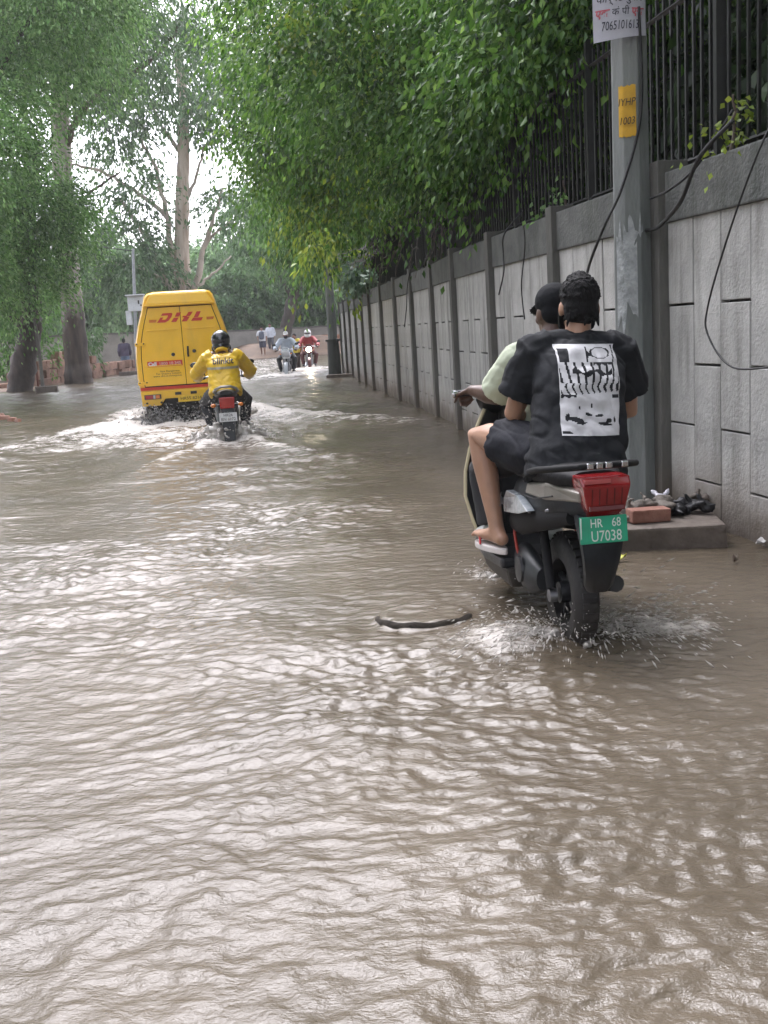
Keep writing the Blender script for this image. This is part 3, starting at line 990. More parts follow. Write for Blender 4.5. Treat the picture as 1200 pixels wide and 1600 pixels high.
# ---- central eucalyptus behind the van with many bare pale limbs
ec = empty('eucalyptus_tree', (-9.2, 51.5, 0))
B = Vector(ec.location)
mb = MB(); limb(mb, [Vector(p) - B for p in [(-9.25, 51.5, -.2), (-9.2, 51.5, 2.0), (-9.15, 51.5, 4.2), (-8.95, 51.5, 6.6), (-8.6, 51.5, 9.5), (-8.35, 51.5, 12), (-8.3, 51.4, 15)]], .52, .20, 14, .02, seed=8)
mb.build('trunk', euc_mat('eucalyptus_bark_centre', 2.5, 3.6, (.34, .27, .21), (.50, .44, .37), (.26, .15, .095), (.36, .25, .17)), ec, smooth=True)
pale = M('pale_limb_bark', (.30, .26, .21), .8, col2=(.46, .41, .35), scale=3, bump=.5, bscale=14, stretch=(1, 1, .3))
for i, (pp, ra, rb) in enumerate([
    ([(-9.2, 51.5, 2.6), (-9.9, 51.3, 4.2), (-10.5, 51, 6.0), (-11.6, 50.8, 8.2)], .22, .07),
    ([(-9.1, 51.5, 2.2), (-8.5, 51.2, 3.8), (-7.9, 51, 5.6), (-7.2, 50.8, 7.2), (-6.7, 50.6, 8.3)], .20, .06),
    ([(-7.9, 51, 5.6), (-7.3, 51, 6.3), (-6.2, 51, 6.9)], .09, .04),
    ([(-8.3, 51, 3.9), (-7.6, 51, 4.4), (-6.6, 51, 5.2)], .08, .03),
    ([(-9.15, 51.5, 3.4), (-9.5, 51.4, 5.2), (-9.6, 51.2, 7.6), (-9.9, 51, 9.6), (-10.6, 51, 11.2)], .18, .06),
    ([(-9.6, 51.4, 7.2), (-11, 51, 8.6), (-12.6, 50.5, 9.5), (-14, 50, 9.8)], .12, .05),
    ([(-8.8, 51.5, 7.6), (-8.0, 51.3, 9.0), (-7.4, 51, 10.4)], .11, .04),
    ([(-9.9, 51.3, 4.2), (-11.2, 51, 5.0), (-12.4, 50.8, 5.2), (-13.2, 50.8, 5.0)], .11, .04),
    ([(-8.5, 51.5, 10), (-9.4, 51.2, 11.4), (-9.8, 51, 12.8)], .12, .05)]):
    mb = MB(); limb(mb, [Vector(p) - B for p in pp], ra, rb, 7, .06, seed=30 + i); mb.build('branch', pale, ec, smooth=True)
crown('crown', ec, [((-8.6, 50.5, 13.6), (4.6, 3.0, 2.0), 480), ((-11.8, 50.5, 11.4), (2.2, 2.0, 1.3), 150), ((-6.6, 50.4, 11.6), (1.7, 2.0, 1.3), 110), ((-12.2, 50.2, 6.0), (2.6, 1.6, 1.4), 200), ((-10.4, 50.2, 8.2), (1.6, 1.6, .8), 70), ((-6.4, 50.4, 7.6), (1.0, 1.2, .9), 50), ((-10.9, 50.6, 4.4), (2.0, 1.4, 1.0), 110)], L_EUC, leaf=.26, asp=.4, twig=1.1, leaves=18, droop=.7, hang=.4)
tag(ec, 'tall eucalyptus with many bare pale limbs rising behind the yellow van', 'tree')

# ---- dark leaning trunk at the far end
dt = empty('leaning_tree', (-5.6, 66, .2))
B = Vector(dt.location)
mb = MB(); limb(mb, [Vector(p) - B for p in [(-5.7, 66, 0), (-5.5, 66, 1.6), (-5.0, 66, 3.2), (-4.5, 66, 4.4), (-4.4, 66, 6.0), (-4.0, 65.5, 8.5)]], .46, .2, 12, .05, seed=12, sub=5)
mb.build('trunk', bark_dk, dt, smooth=True)
for i, (pp, ra, rb) in enumerate([([(-4.5, 66, 4.4), (-3.4, 65.5, 5.6), (-2.4, 65, 7)], .16, .06), ([(-4.9, 66, 3.4), (-5.8, 66, 5.4), (-6.4, 66, 7.4)], .14, .06)]):
    mb = MB(); limb(mb, [Vector(p) - B for p in pp], ra, rb, 7, .05, seed=50 + i); mb.build('branch', bark_dk, dt, smooth=True)
crown('crown', dt, [((-4.8, 64.5, 7.4), (3.0, 2.2, 2.2), 330), ((-2.6, 64, 6.4), (2.0, 2.0, 1.8), 190), ((-6.6, 64.6, 8.6), (2.2, 2.0, 1.8), 200), ((-3.8, 64, 10.2), (3.0, 2.4, 2.2), 280)], L_BACK, leaf=.28, asp=.45, twig=1.1, leaves=18, droop=.7)
tag(dt, 'dark leaning tree standing behind the oncoming riders', 'tree')

# ---- woodland beyond the far wall
wood = [(-24, 62, 8.5, .9), (-20.5, 66, 9.5, 1.0), (-17.2, 63, 7.6, .85), (-15.5, 72, 9.5, 1.0), (-13.2, 69, 6.8, .9), (-10.8, 74, 8.2, 1.05), (-8.4, 70, 7.0, .85), (-7.0, 77, 9.8, 1.1), (-4.6, 72, 8.6, .9), (-2.6, 78, 10.5, 1.1), (-1.0, 72.5, 8.8, .95), (1.6, 77, 10.5, 1.1), (-12, 84, 10, 1.2), (-18, 82, 11, 1.2), (-5.6, 88, 11.5, 1.3), (1, 88, 12, 1.3), (-26, 74, 11, 1.2)]
wood_lab = ['at the left end of the far wall', 'second from the left above the far wall', 'behind the walking man', 'behind the white meter box', 'just left of the van roof', 'directly behind the van roof', 'right of the van roof',
            'between the van and the leaning tree', 'beside the dark leaning tree', 'tall and pale behind the oncoming riders', 'right of the oncoming riders', 'behind the far end of the right wall', 'deep behind the central eucalyptus', 'deep in the gap left of the central eucalyptus', 'deep behind the leaning tree', 'deep behind the end of the right wall', 'deep at the far left']
L_BACK2 = leaf_mat('pale_woodland_leaves', [(0, (.085, .165, .062)), (.5, (.135, .235, .10)), (1, (.19, .30, .145))], .5, .35)
for i, ((tx, ty, hh, sc), lb) in enumerate(zip(wood, wood_lab)):
    t = empty('woodland_tree', (tx, ty, .3))
    rr = random.Random(100 + i)
    lean = rr.uniform(-.8, .8)
    mb = MB(); limb(mb, [(0, 0, -.5), (lean * .3, 0, hh * .25), (lean, rr.uniform(-.5, .5), hh * .7)], .17 * sc, .07, 8, .04, seed=i); mb.build('trunk', bark_dk, t, smooth=True)
    for s in range(3):
        a = rr.uniform(-1, 1)
        mb = MB(); limb(mb, [(lean * .25, 0, hh * (.2 + .1 * s)), (lean * .3 + a * .9, .2, hh * (.38 + .1 * s)), (lean * .5 + a * 2.0, 0, hh * (.62 + .08 * s))], .10 * sc, .03, 6, .05, seed=i * 5 + s)
        mb.build('branch', bark_dk, t, smooth=True)
    ells = []
    for s in range(7):
        zc = hh * rr.uniform(.34, .9)
        ells.append(((tx + lean * .5 + rr.uniform(-2.0, 2.0) * sc, ty - .5 + rr.uniform(-1, 1), zc), (rr.uniform(1.0, 1.9) * sc, rr.uniform(.9, 1.5) * sc, rr.uniform(.7, 1.3) * sc), 78))
    ells.append(((tx, ty, 1.9), (2.0, 1.0, .9), 90))
    crown('crown', t, ells, L_BACK2 if i % 3 else L_BACK, leaf=.30, asp=.5, twig=1.0, leaves=14, droop=.5, shell=.35)
    tag(t, 'pale green woodland tree ' + lb, 'tree', 'woodland trees beyond the far wall')
# the solid woodland mass further back
far_e = []
for i in range(46):
    xx = -44 + i * 1.45 + nr.uniform(-1, 1)
    for zc in (2.0, 4.4, 6.4):
        far_e.append(((xx + nr.uniform(-.8, .8), 96 + nr.uniform(-4, 4), zc + nr.uniform(-.6, .8)), (2.2, 1.6, 1.7), 34))
ug = empty('woodland', (0, 96, 0))
fw = crown('woodland', ug, far_e, L_BACK2, leaf=.5, asp=.6, twig=1.2, leaves=12, shell=.2)
fw.parent = None; fw.location = (0, 96, 0); bpy.data.objects.remove(ug)
tag(fw, 'distant green woodland mass behind all other trees', 'woodland', kind='stuff')

# ---- right-hand trees behind the compound wall, hanging over the road
def right_tree(base, ells, label, leaf, limbs, trunk, mat=L_RIGHT, extra=None, **kw):
    t = empty('overhanging_tree', base); B = Vector(base)
    mb = MB(); limb(mb, [Vector(p) - B for p in trunk], .22, .1, 10, .04, seed=len(label)); mb.build('trunk', bark_dk, t, smooth=True)
    for i, (pp, ra, rb) in enumerate(limbs):
        mb = MB(); limb(mb, [Vector(p) - B for p in pp], ra, rb, 7, .05, seed=70 + i); mb.build('branch', bark_dk, t, smooth=True)
    crown('crown', t, ells, mat, leaf=leaf, **kw)
    if extra:
        tag(crown('young_shoots', t, extra, L_YEL, leaf=leaf * 1.05, **kw), kind='stuff')
    tag(t, label, 'tree')
    return t
right_tree((2.9, 14.5, .3), [((.4, 13.6, 4.4), (1.5, 1.9, 1.0), 330), ((1.5, 12.5, 4.15), (1.2, 1.6, .75), 300), ((-.1, 14.5, 5.4), (1.6, 2.2, 1.1), 330), ((2.0, 11.5, 5.0), (1.4, 1.8, 1.1), 300), ((1.0, 12.8, 5.9), (2.2, 2.6, 1.2), 400), ((2.6, 13.5, 4.4), (1.3, 2.2, 1.2), 220), ((1.7, 15.4, 4.0), (1.0, 1.8, .65), 220), ((.95, 13.2, 3.55), (.5, .7, .35), 60), ((1.72, 10.3, 3.62), (.7, 1.3, .35), 260), ((2.0, 9.2, 4.0), (.7, 1.1, .45), 230), ((1.45, 11.8, 3.5), (.6, 1.2, .3), 200), ((2.2, 8.6, 4.6), (.8, 1.2, .6), 200), ((1.05, 14.0, 3.35), (.5, 1.4, .3), 120), ((1.6, 12.0, 3.35), (.5, 1.0, .35), 90)],
           'nearest glossy broad-leaved tree hanging over the fence left of the concrete pole', .088,
           [([(2.8, 14.3, 2.6), (1.6, 13.8, 3.6), (.4, 13.4, 4.3)], .09, .03), ([(2.8, 14.4, 3.2), (2.0, 12.6, 4.4), (1.4, 11.8, 5.0)], .08, .03), ([(2.6, 14.5, 4.0), (.8, 14.6, 5.0), (-.6, 14.6, 5.6)], .08, .03)],
           [(2.9, 14.5, 0), (2.85, 14.5, 2), (2.7, 14.4, 4), (2.2, 14.2, 5.6)], extra=[((-.05, 13.0, 5.1), (.5, .5, .45), 26), ((.55, 14.6, 3.75), (.35, .5, .3), 14)], mat=L_NEAR,
           asp=.46, twig=.62, leaves=25, droop=.45, hang=.6, spread=.22, six=True, per=1.25)
right_tree((2.2, 20.5, .3), [((-.9, 20.0, 5.2), (1.3, 2.2, 1.1), 420), ((-1.25, 20.2, 6.6), (1.2, 2.2, 1.3), 420), ((.1, 19.4, 4.5), (1.3, 2.0, .8), 340), ((.1, 20.5, 7.4), (2.0, 2.6, 1.2), 460), ((.9, 19.5, 5.4), (1.8, 2.2, 1.4), 320), ((-1.3, 19.4, 4.6), (.7, 1.2, .5), 110), ((.4, 19.8, 3.65), (.7, 1.6, .4), 120)],
           'second broad-leaved tree over the wall, its crooked bare branch showing over the road', .105,
           [([(2.0, 20.3, 3.4), (.9, 18.6, 4.6), (.2, 18.0, 4.75), (-.35, 17.8, 4.35), (-.55, 17.8, 4.6), (-.7, 17.7, 5.2)], .085, .03), ([(2.0, 20.4, 4.0), (0, 20, 5.4), (-2, 20, 6.6)], .09, .03), ([(2.05, 20.4, 3.0), (1.0, 19.4, 3.55), (.1, 18.9, 3.8)], .05, .02)],
           [(2.2, 20.5, 0), (2.1, 20.5, 2.4), (1.8, 20.4, 5), (1, 20.3, 7)], extra=[((-.35, 19.2, 3.8), (.4, .8, .4), 18)],
           asp=.42, twig=.75, leaves=20, droop=.5, hang=.6, spread=.2, per=1.1)
right_tree((1.2, 27.5, .3), [((-.5, 27.0, 4.7), (.8, 1.8, .7), 190), ((-1.0, 27.2, 5.6), (1.0, 2.0, 1.1), 220), ((.2, 26.8, 5.6), (1.4, 2.2, 1.5), 220), ((-.9, 27.5, 7.4), (1.3, 2.2, 1.2), 220), ((-1.1, 27.0, 3.9), (.3, .8, .5), 40), ((-.3, 26, 3.7), (.5, 1.4, .4), 50)],
           'third broad-leaved tree drooping in front of the far wall end', .16,
           [([(1.0, 27.4, 3.0), (.2, 27.1, 4.2), (-1.0, 27, 5.2)], .09, .03), ([(.9, 27.4, 4.4), (0, 27.2, 6), (-1.3, 27.4, 7.2)], .09, .03)],
           [(1.2, 27.5, 0), (1.1, 27.5, 3), (.7, 27.4, 5.5)], extra=[((-1.4, 25.6, 4.0), (.35, .8, .4), 22), ((-1.0, 23.4, 3.25), (.35, .6, .3), 14)],
           asp=.42, twig=.85, leaves=16, droop=.9, hang=.7)
right_tree((.2, 35.5, .3), [((-1.6, 35, 4.4), (1.2, 1.6, 1.0), 170), ((-2.4, 35.5, 5.6), (1.5, 2.0, 1.2), 200), ((-1.2, 34.5, 4.2), (.4, 1.0, .6), 40), ((-.6, 35, 6.4), (1.6, 2.0, 1.5), 170)],
           'fourth broad-leaved tree beyond the far concrete post', .19,
           [([(0, 35.4, 3.0), (-1.0, 35.1, 4.4), (-2.4, 35.4, 5.4)], .1, .04)], [(.2, 35.5, 0), (.1, 35.5, 3), (-.6, 35.4, 6.5)], mat=L_LEFT,
           asp=.45, twig=.9, leaves=16, droop=.8, hang=.5)
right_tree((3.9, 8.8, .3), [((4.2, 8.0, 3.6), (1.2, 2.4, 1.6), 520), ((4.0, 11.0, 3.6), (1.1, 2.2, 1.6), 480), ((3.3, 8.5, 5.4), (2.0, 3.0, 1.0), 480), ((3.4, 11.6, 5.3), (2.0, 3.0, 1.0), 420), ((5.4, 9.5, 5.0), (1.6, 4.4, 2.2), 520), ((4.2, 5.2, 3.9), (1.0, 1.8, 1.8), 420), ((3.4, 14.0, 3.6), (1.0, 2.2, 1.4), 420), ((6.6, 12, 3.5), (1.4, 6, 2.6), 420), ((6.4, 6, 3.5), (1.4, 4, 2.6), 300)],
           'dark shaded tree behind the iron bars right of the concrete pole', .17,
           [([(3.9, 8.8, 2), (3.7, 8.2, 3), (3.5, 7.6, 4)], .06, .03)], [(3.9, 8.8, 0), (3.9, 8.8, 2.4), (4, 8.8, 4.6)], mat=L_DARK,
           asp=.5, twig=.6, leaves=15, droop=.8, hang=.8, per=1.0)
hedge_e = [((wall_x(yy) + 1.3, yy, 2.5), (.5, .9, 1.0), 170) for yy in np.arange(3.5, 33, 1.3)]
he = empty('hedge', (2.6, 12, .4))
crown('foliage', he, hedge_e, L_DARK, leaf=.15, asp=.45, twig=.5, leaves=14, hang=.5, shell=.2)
for i, yy in enumerate(np.arange(4, 33, 3.0)):
    mb = MB(); xx = float(wall_x(yy)) + 1.25
    limb(mb, [(xx - 2.6, yy - 12, -.3), (xx - 2.55, yy - 12 + .1, .8), (xx - 2.6, yy - 12, 2.2)], .04, .02, 6, .03, seed=i); mb.build('stem', bark_dk, he, smooth=True)
tag(he, 'dark hedge in deep shade behind the iron fence', 'hedge')

# ---- unseen trees added beside and behind the viewer to block sky light
L_AV = L_LEFT
for i, (tx, ty, side) in enumerate([(-12.6, 19.5, 1), (-11.8, 10.5, 1), (-11.5, 1.5, 1), (-11.5, -8, 1), (-10.5, -18, 1), (5.4, 2.0, -1), (5.8, -6, -1), (5.2, -14, -1)]):
    t = empty('unseen_shade_tree', (tx, ty, .1))
    rr = random.Random(300 + i)
    mb = MB(); limb(mb, [(0, 0, -.4), (.1 * side, 0, 3), (.8 * side, 0, 7.0)], .34, .16, 10, .05, seed=i); mb.build('trunk', bark_br, t, smooth=True)
    for q in range(2):
        mb = MB(); limb(mb, [(.3 * side, 0, 3.6 + q), (1.4 * side, 1 - 2 * q, 5.5 + q), (2.6 * side, 2 - 4 * q, 7.4)], .13, .05, 6, .05, seed=i + q); mb.build('branch', bark_br, t, smooth=True)
    wide = 2.6 if ty < 15 else 1.4
    ells = [((tx + side * rr.uniform(-1.5, wide), ty + rr.uniform(-3.4, 2.2 if side < 0 else 3.4), rr.uniform(3.2 if side > 0 else 4.6, 10.5)), (rr.uniform(1.5, 2.4), rr.uniform(1.6, 2.6), rr.uniform(1.0, 1.8)), 62) for q in range(13)]
    crown('crown', t, ells, L_AV, leaf=.34, asp=.5, twig=1.1, leaves=14, droop=.6, shell=.3)
    tag(t, ['unseen shade tree added just outside the left edge', 'unseen shade tree added on the left bank level with the scooter', 'unseen shade tree added on the left beside the viewer', 'unseen shade tree added on the left behind the viewer', 'second unseen shade tree added on the left behind the viewer',
            'unseen shade tree added behind the wall beside the viewer', 'unseen shade tree added behind the wall, behind the viewer', 'second unseen shade tree added behind the wall, behind the viewer', 'unseen shade tree added across the road behind the viewer at the right', 'unseen shade tree added across the road behind the viewer at the left'][i], 'tree', 'shade trees added out of view')

# ---- rain haze filling the whole place
hz = MB().box((-8, 42, 9.0), (150, 190, 21.0)).build('haze', None, None)
hm, nt, b = node_mat('rain_haze')
nt.nodes.remove(b)
pv = nt.nodes.new('ShaderNodeVolumePrincipled')
pv.inputs['Color'].default_value = (.93, .95, .96, 1)
pv.inputs['Density'].default_value = .0009
pv.inputs['Anisotropy'].default_value = .2
nt.links.new(pv.outputs[0], nt.nodes['Material Output'].inputs['Volume'])
hz.data.materials.clear(); hz.data.materials.append(hm)
tag(hz, 'thin grey rain haze filling the air over the road', 'haze', kind='stuff')

# ================================================================== VEHICLES
rubber = M('tyre_rubber', (.014, .014, .015), .75, var=.3, bump=.2, bscale=60)
chrome = M('chrome', (.55, .56, .58), .18, metal=1.0, var=.05)
steel = M('dull_steel', (.20, .20, .21), .4, metal=.8, var=.2)
blackp = M('black_plastic', (.013, .014, .016), .38, var=.3, scale=12, bump=.06)
glossblk = M('gloss_black_paint', (.010, .011, .013), .16, var=.3, coat=.4)
red_lens = M('red_lens', (.33, .012, .012), .14, var=.15, coat=.6)
amber = M('amber_lens', (.60, .17, .02), .2, var=.1, coat=.5)
white_p = M('white_paint', (.62, .62, .60), .45, var=.06)
ink_blk = M('black_ink', (.012, .012, .012), .6, var=.1)

add_mud(rubber, -.05, .35, (.055, .045, .035), .7)
def wheel(name, parent, c, r, w, rimr, mat_rim, spokes=5, axis=(1, 0, 0), n=28):
    c = Vector(c)
    mb = MB()
    pr = []
    for k in range(11):
        t = math.pi * (k / 10) - math.pi / 2
        pr.append((r - w * .45 + w * .45 * math.cos(t) if True else r, w / 2 * math.sin(t)))
    prof = [(rimr, -w * .42)] + pr + [(rimr, w * .42)]
    mb.lathe(c, axis, prof, n, closed=True)
    # tread ribs
    ax = Vector(axis)
    for k in range(n):
        a = 2 * math.pi * k / n
        x, y = frame_of(ax)
        d = x * math.cos(a) + y * math.sin(a)
        t = ax.cross(d)
        mt = Matrix((ax, t, d)).transposed()
        mb.box(c + d * (r + .001), (w * .55, r * .09, .012), rot=mt)
    ty = mb.build(name, rubber, parent, smooth='auto')
    mb = MB()
    mb.lathe(c, axis, [(rimr, -w * .4), (rimr + .012, -w * .4), (rimr + .012, w * .4), (rimr, w * .4)], n, closed=True)
    mb.lathe(c, axis, [(.045, -w * .5), (.05, 0), (.045, w * .5)], 12)
    for k in range(spokes):
        a = 2 * math.pi * k / spokes
        x, y = frame_of(ax)
        d = x * math.cos(a) + y * math.sin(a)
        mb.tube([c + d * .03, c + d * (rimr + .004)], [.02, .014], 6)
    mb.build('rim', mat_rim, ty, smooth='auto')
    return ty

# ------------------------------------------------------------------ delivery van
YEL = M('van_yellow', (.86, .50, .012), .33, var=.05, scale=2.5, coat=.3, bump=.03, bscale=4)
add_mud(YEL, .10, .62, (.22, .165, .09), .55)
add_streaks(YEL, (.42, .27, .05), .35, 1.5, .52, .8)
DHLRED = M('van_red', (.56, .045, .018), .4, var=.08)
van = empty('delivery_van', (VAN_POS[0], VAN_POS[1], -.24), VAN_ROT)
tag(van, 'yellow courier van driving away through the flood, rear doors facing us', 'van')
# half-width of the body against height
PROF = [(.46, .70), (.52, .745), (.80, .775), (1.15, .775), (1.45, .755), (1.75, .69), (2.02, .61), (2.16, .58), (2.26, .55), (2.32, .50), (2.345, .40)]
def van_ring(y, zs=1.0, ws=1.0, z0=.46):
    L_ = [Vector((-w * ws, y, z0 + (z - .46) * zs)) for z, w in PROF]
    R_ = [Vector((w * ws, y, z0 + (z - .46) * zs)) for z, w in reversed(PROF)]
    return L_ + R_
rings = [van_ring(.06, .985, .975), van_ring(.02, .992, .985), van_ring(0.0, .97, .96)][::-1]
rings = [van_ring(0, .985, .97), van_ring(.05, 1, .998), van_ring(.4, 1, 1), van_ring(2.4, 1.0, 1.0), van_ring(2.75, .97, .99), van_ring(3.05, .80, .97), van_ring(3.5, .46, .95), van_ring(3.85, .40, .90), van_ring(4.0, .30, .82)]
MB().loft(rings).build('body', YEL, van, smooth='auto', bevel=.0)
def vw(z):
    return float(np.interp(z, [p[0] for p in PROF], [p[1] for p in PROF]))
def strip_poly(zs, inner, outer_fn):
    return [(inner, z) for z in zs] , [(outer_fn(z), z) for z in zs]
dark_gap = M('door_seal', (.03, .022, .012), .8)
# dark seal plate behind the doors
zs = np.linspace(.66, 2.06, 12)
def plate(fnl, fnr, zs, y0, y1, mat, name, parent, bevel=.006):
    poly = [Vector((fnl(z), 0, z)) for z in zs] + [Vector((fnr(z), 0, z)) for z in reversed(zs)]
    return MB().prism(poly, (0, y0, 0), (0, y1, 0)).build(name, mat, parent, bevel=bevel)
inset = .10
plate(lambda z: -vw(z) + inset - .012, lambda z: vw(z) - inset + .012, np.linspace(.64, 2.075, 12), -.006, .03, dark_gap, 'door_seal', van, bevel=0)
doorL = plate(lambda z: -vw(z) + inset, lambda z: -.004, np.linspace(.66, 2.06, 12), -.030, .0, YEL, 'rear_door', van)
doorR = plate(lambda z: .004, lambda z: vw(z) - inset, np.linspace(.66, 2.06, 12), -.030, .0, YEL, 'rear_door', van)
# pressed ridges across the doors
for dr, s in ((doorL, -1), (doorR, 1)):
    for z, h in ((1.66, .03), (1.02, .02)):
        w = vw(z) - inset - .05
        MB().box((s * (w / 2 + .025), -.033, z), (w - .05, .014, h)).build('pressed_ridge', YEL, dr, bevel=.006)
    for z in (1.42, .72):
        xw = s * (vw(z) - inset + .02)
        MB().box((xw, -.045, z), (.17, .03, .055)).build('hinge', YEL, dr, bevel=.006)
        for q in (-.055, .055):
            MB().lathe((xw + q, -.06, z + .012), (0, -1, 0), [(.014, 0), (.012, .01)], 8).build('bolt', dark_gap, dr)
MB().tube([(.07, -.036, 1.16), (.065, -.06, 1.2), (.07, -.062, 1.27), (.075, -.036, 1.34)], .016, 7).build('handle', blackp, doorR, smooth=True)
MB().lathe((.17, -.03, 1.25), (0, -1, 0), [(.032, 0), (.03, .012), (.012, .016)], 14).build('lock', blackp, doorR)
MB().lathe((-.17, -.03, 1.21), (0, -1, 0), [(.032, 0), (.03, .012), (.012, .016)], 14).build('lock', blackp, doorL)
MB().lathe((.16, -.03, .72), (0, -1, 0), [(.018, 0), (.016, .012)], 10).build('bolt', blackp, doorR)
# roof header overhanging the doors
hp = [Vector((-vw(2.10) + .02, 0, 2.085)), Vector((-vw(2.10) + .05, 0, 2.12)), Vector((vw(2.10) - .05, 0, 2.12)), Vector((vw(2.10) - .02, 0, 2.085))]
MB().prism(hp, (0, -.085, 0), (0, .01, 0)).build('roof_header', YEL, van, bevel=.012)
MB().loft([[Vector((-vw(2.12) + .05, -.08, 2.118)), Vector((vw(2.12) - .05, -.08, 2.118)), Vector((vw(2.12) - .06, .02, 2.118)), Vector((-vw(2.12) + .06, .02, 2.118))],
           [Vector((-.44, -.03, 2.30)), Vector((.44, -.03, 2.30)), Vector((.44, .06, 2.31)), Vector((-.44, .06, 2.31))]]).build('roof_end', YEL, van, bevel=.015)
# red stripe round the tail, bumper, lamps, plate
def stripe_poly(z0, z1, y): 
    return [Vector((-vw(z0) + .01, y, z0)), Vector((vw(z0) - .01, y, z0)), Vector((vw(z1) - .01, y, z1)), Vector((-vw(z1) + .01, y, z1))]
MB().prism(stripe_poly(.585, .64, 0), (0, -.014, 0), (0, .02, 0)).build('red_stripe', DHLRED, van, bevel=.004)
bpoly = [(-.735, .30), (-.745, .57), (.745, .57), (.735, .30), (.44, .30), (.36, .42), (-.36, .42), (-.44, .30)]
MB().prism([Vector((x, 0, z)) for x, z in bpoly], (0, -.05, 0), (0, .12, 0)).build('bumper', YEL, van, bevel=.012)
for s in (-1, 1):
    h_ = MB().box((s * .56, -.052, .465), (.27, .03, .085)).build('tail_light', blackp, van, bevel=.006)
    MB().box((s * .615, -.068, .465), (.12, .012, .066)).build('red_lens', red_lens, h_, bevel=.004)
    MB().box((s * .535, -.068, .465), (.035, .012, .066)).build('white_lens', M('white_lens', (.5, .48, .45), .2), h_, bevel=.004)
    MB().box((s * .48, -.068, .465), (.065, .012, .066)).build('amber_lens', amber, h_, bevel=.004)
    for q in (.66, .43):
        MB().lathe((s * q, -.05, .355), (0, -1, 0), [(.02, 0), (.016, .01)], 8).build('bolt', dark_gap, van)
    MB().box((s * .60, .1, .20), (.24, .03, .40)).build('mud_flap', M('muddy_rubber', (.045, .042, .04), .7, col2=(.12, .11, .10), scale=14), van, bevel=.005)
    for yy in (.62, 3.2):
        wheel('wheel', van, (s * .62, yy, .29), .29, .17, .17, steel)
MB().box((0, 1.9, .36), (1.3, 3.6, .14)).build('chassis', M('chassis_grime', (.03, .028, .026), .8), van, bevel=.01)
MB().box((0, .03, .33), (1.1, .05, .20)).build('underrun_shadow_plate', M('chassis_grime', (.03, .028, .026), .8), van, bevel=.01)  # dark plate standing in for the shade under the van tail
npl = MB().box((.05, -.055, .40), (.42, .012, .12)).build('number_plate', M('plate_yellow', (.72, .47, .03), .4, var=.15, scale=12), van, bevel=.005)
for q in (-.20, .05):
    MB().box((q + .05, -.05, .50), (.10, .02, .05)).build('plate_lamp', blackp, van, bevel=.004)
# window of the cab front and side glass
glass = M('dark_glass', (.02, .025, .03), .06, var=.1, coat=.5)
for s in (-1, 1):
    MB().prism([Vector((s * .735, 2.35, 1.35)), Vector((s * .735, 3.0, 1.30)), Vector((s * .68, 2.8, 1.85)), Vector((s * .68, 2.35, 1.9))], (0, 0, 0), (s * .03, 0, 0)).build('side_window', glass, van)
MB().prism([Vector((-.6, 3.12, 1.45)), Vector((.6, 3.12, 1.45)), Vector((.52, 2.86, 1.95)), Vector((-.52, 2.86, 1.95))], (0, .05, .03), (0, .08, .05)).build('windscreen', glass, van)
# big red italic letters across both doors, built on the slant, with bars either side
def slant(pts, x0, z0, h, sl=.55):
    return [Vector(((x0 + x * h + z * h * sl) * .84, 0, z0 + z * h)) for x, z in pts]
LZ, LH = 1.79, .165
def letter(polys, x0, parent, name='letter'):
    mb = MB()
    for p in polys:
        mb.prism(slant(p, x0, LZ, LH), (0, -.0345, 0), (0, -.0305, 0))
    return mb.build(name, DHLRED, parent)
letter([[(-.2, 0), (.75, 0), (1.08, .18), (1.22, .55), (1.2, .88), (1.02, 1.0), (.0, 1.0), (-.08, .74), (.72, .74), (.78, .60), (.70, .36), (.60, .30), (.24, .30), (.30, .56), (-.02, .56)]], -.42, doorL)
letter([[(0, .55), (0.02, 1.0), (.52, 1.0), (.5, .55)], [(-.18, 0), (-.05, .45), (.5, .45), (.4, 0)], ], -.155, doorL)
letter([[(0.02, .55), (.15, 1.0), (.65, 1.0), (.52, .55)], [(-.2, 0), (-.10, .48), (.5, .48), (.4, 0)], [(-.35, .45), (-.32, .6), (.2, .6), (.2, .45)]], .05, doorR)
letter([[(.05, .38), (.1, 1.0), (.6, 1.0), (.55, .38)], [(-.1, 0), (.0, .34), (1.15, .34), (1.1, 0)]], .21, doorR)
LB = M('logo_side_bar', (.60, .17, .012), .4)
for x0, x1, dr in ((-.50, -.395, doorL), (.415, .52, doorR)):
    MB().prism([Vector((x0, 0, LZ + .01)), Vector((x1, 0, LZ + .01)), Vector((x1 + .02, 0, LZ + .06)), Vector((x0 + .0, 0, LZ + .06))], (0, -.0345, 0), (0, -.0305, 0)).build('logo_bar', LB, dr)
cs = MB().box((-.315, -.034, 1.055), (.56, .008, .10)).build('call_sticker', DHLRED, doorL)
put_text('lettering', 'Call', .085, white_p, cs, (-.515, -.0395, 1.055), (1, 0, 0), (0, 0, 1), bold=.004)
put_text('lettering', '1800 10 345', .07, M('faded_pink_print', (.62, .32, .26), .5), cs, (-.235, -.0395, 1.055), (1, 0, 0), (0, 0, 1), bold=.003)
for k, tx in enumerate(('Not Dangerous', 'For Enquiry contact', 'www.dhl.co.in/express')):
    put_text('small_print', tx, .05, ink_blk, doorL, (-.25 - .02 * k, -.0315, .915 - .042 * k), (1, 0, 0), (0, 0, 1))
put_text('plate_number', 'HR55 8214', .075, ink_blk, npl, (.05, -.0625, .40), (1, 0, 0), (0, 0, 1))

for o_ in list(van.children):
    if o_.name.split('.')[0] in ('wheel', 'mud_flap', 'chassis'):
        continue
    for q_ in [o_] + list(o_.children_recursive):
        for v_ in q_.data.vertices:
            v_.co.z = 2.345 - (2.345 - v_.co.z) * .89
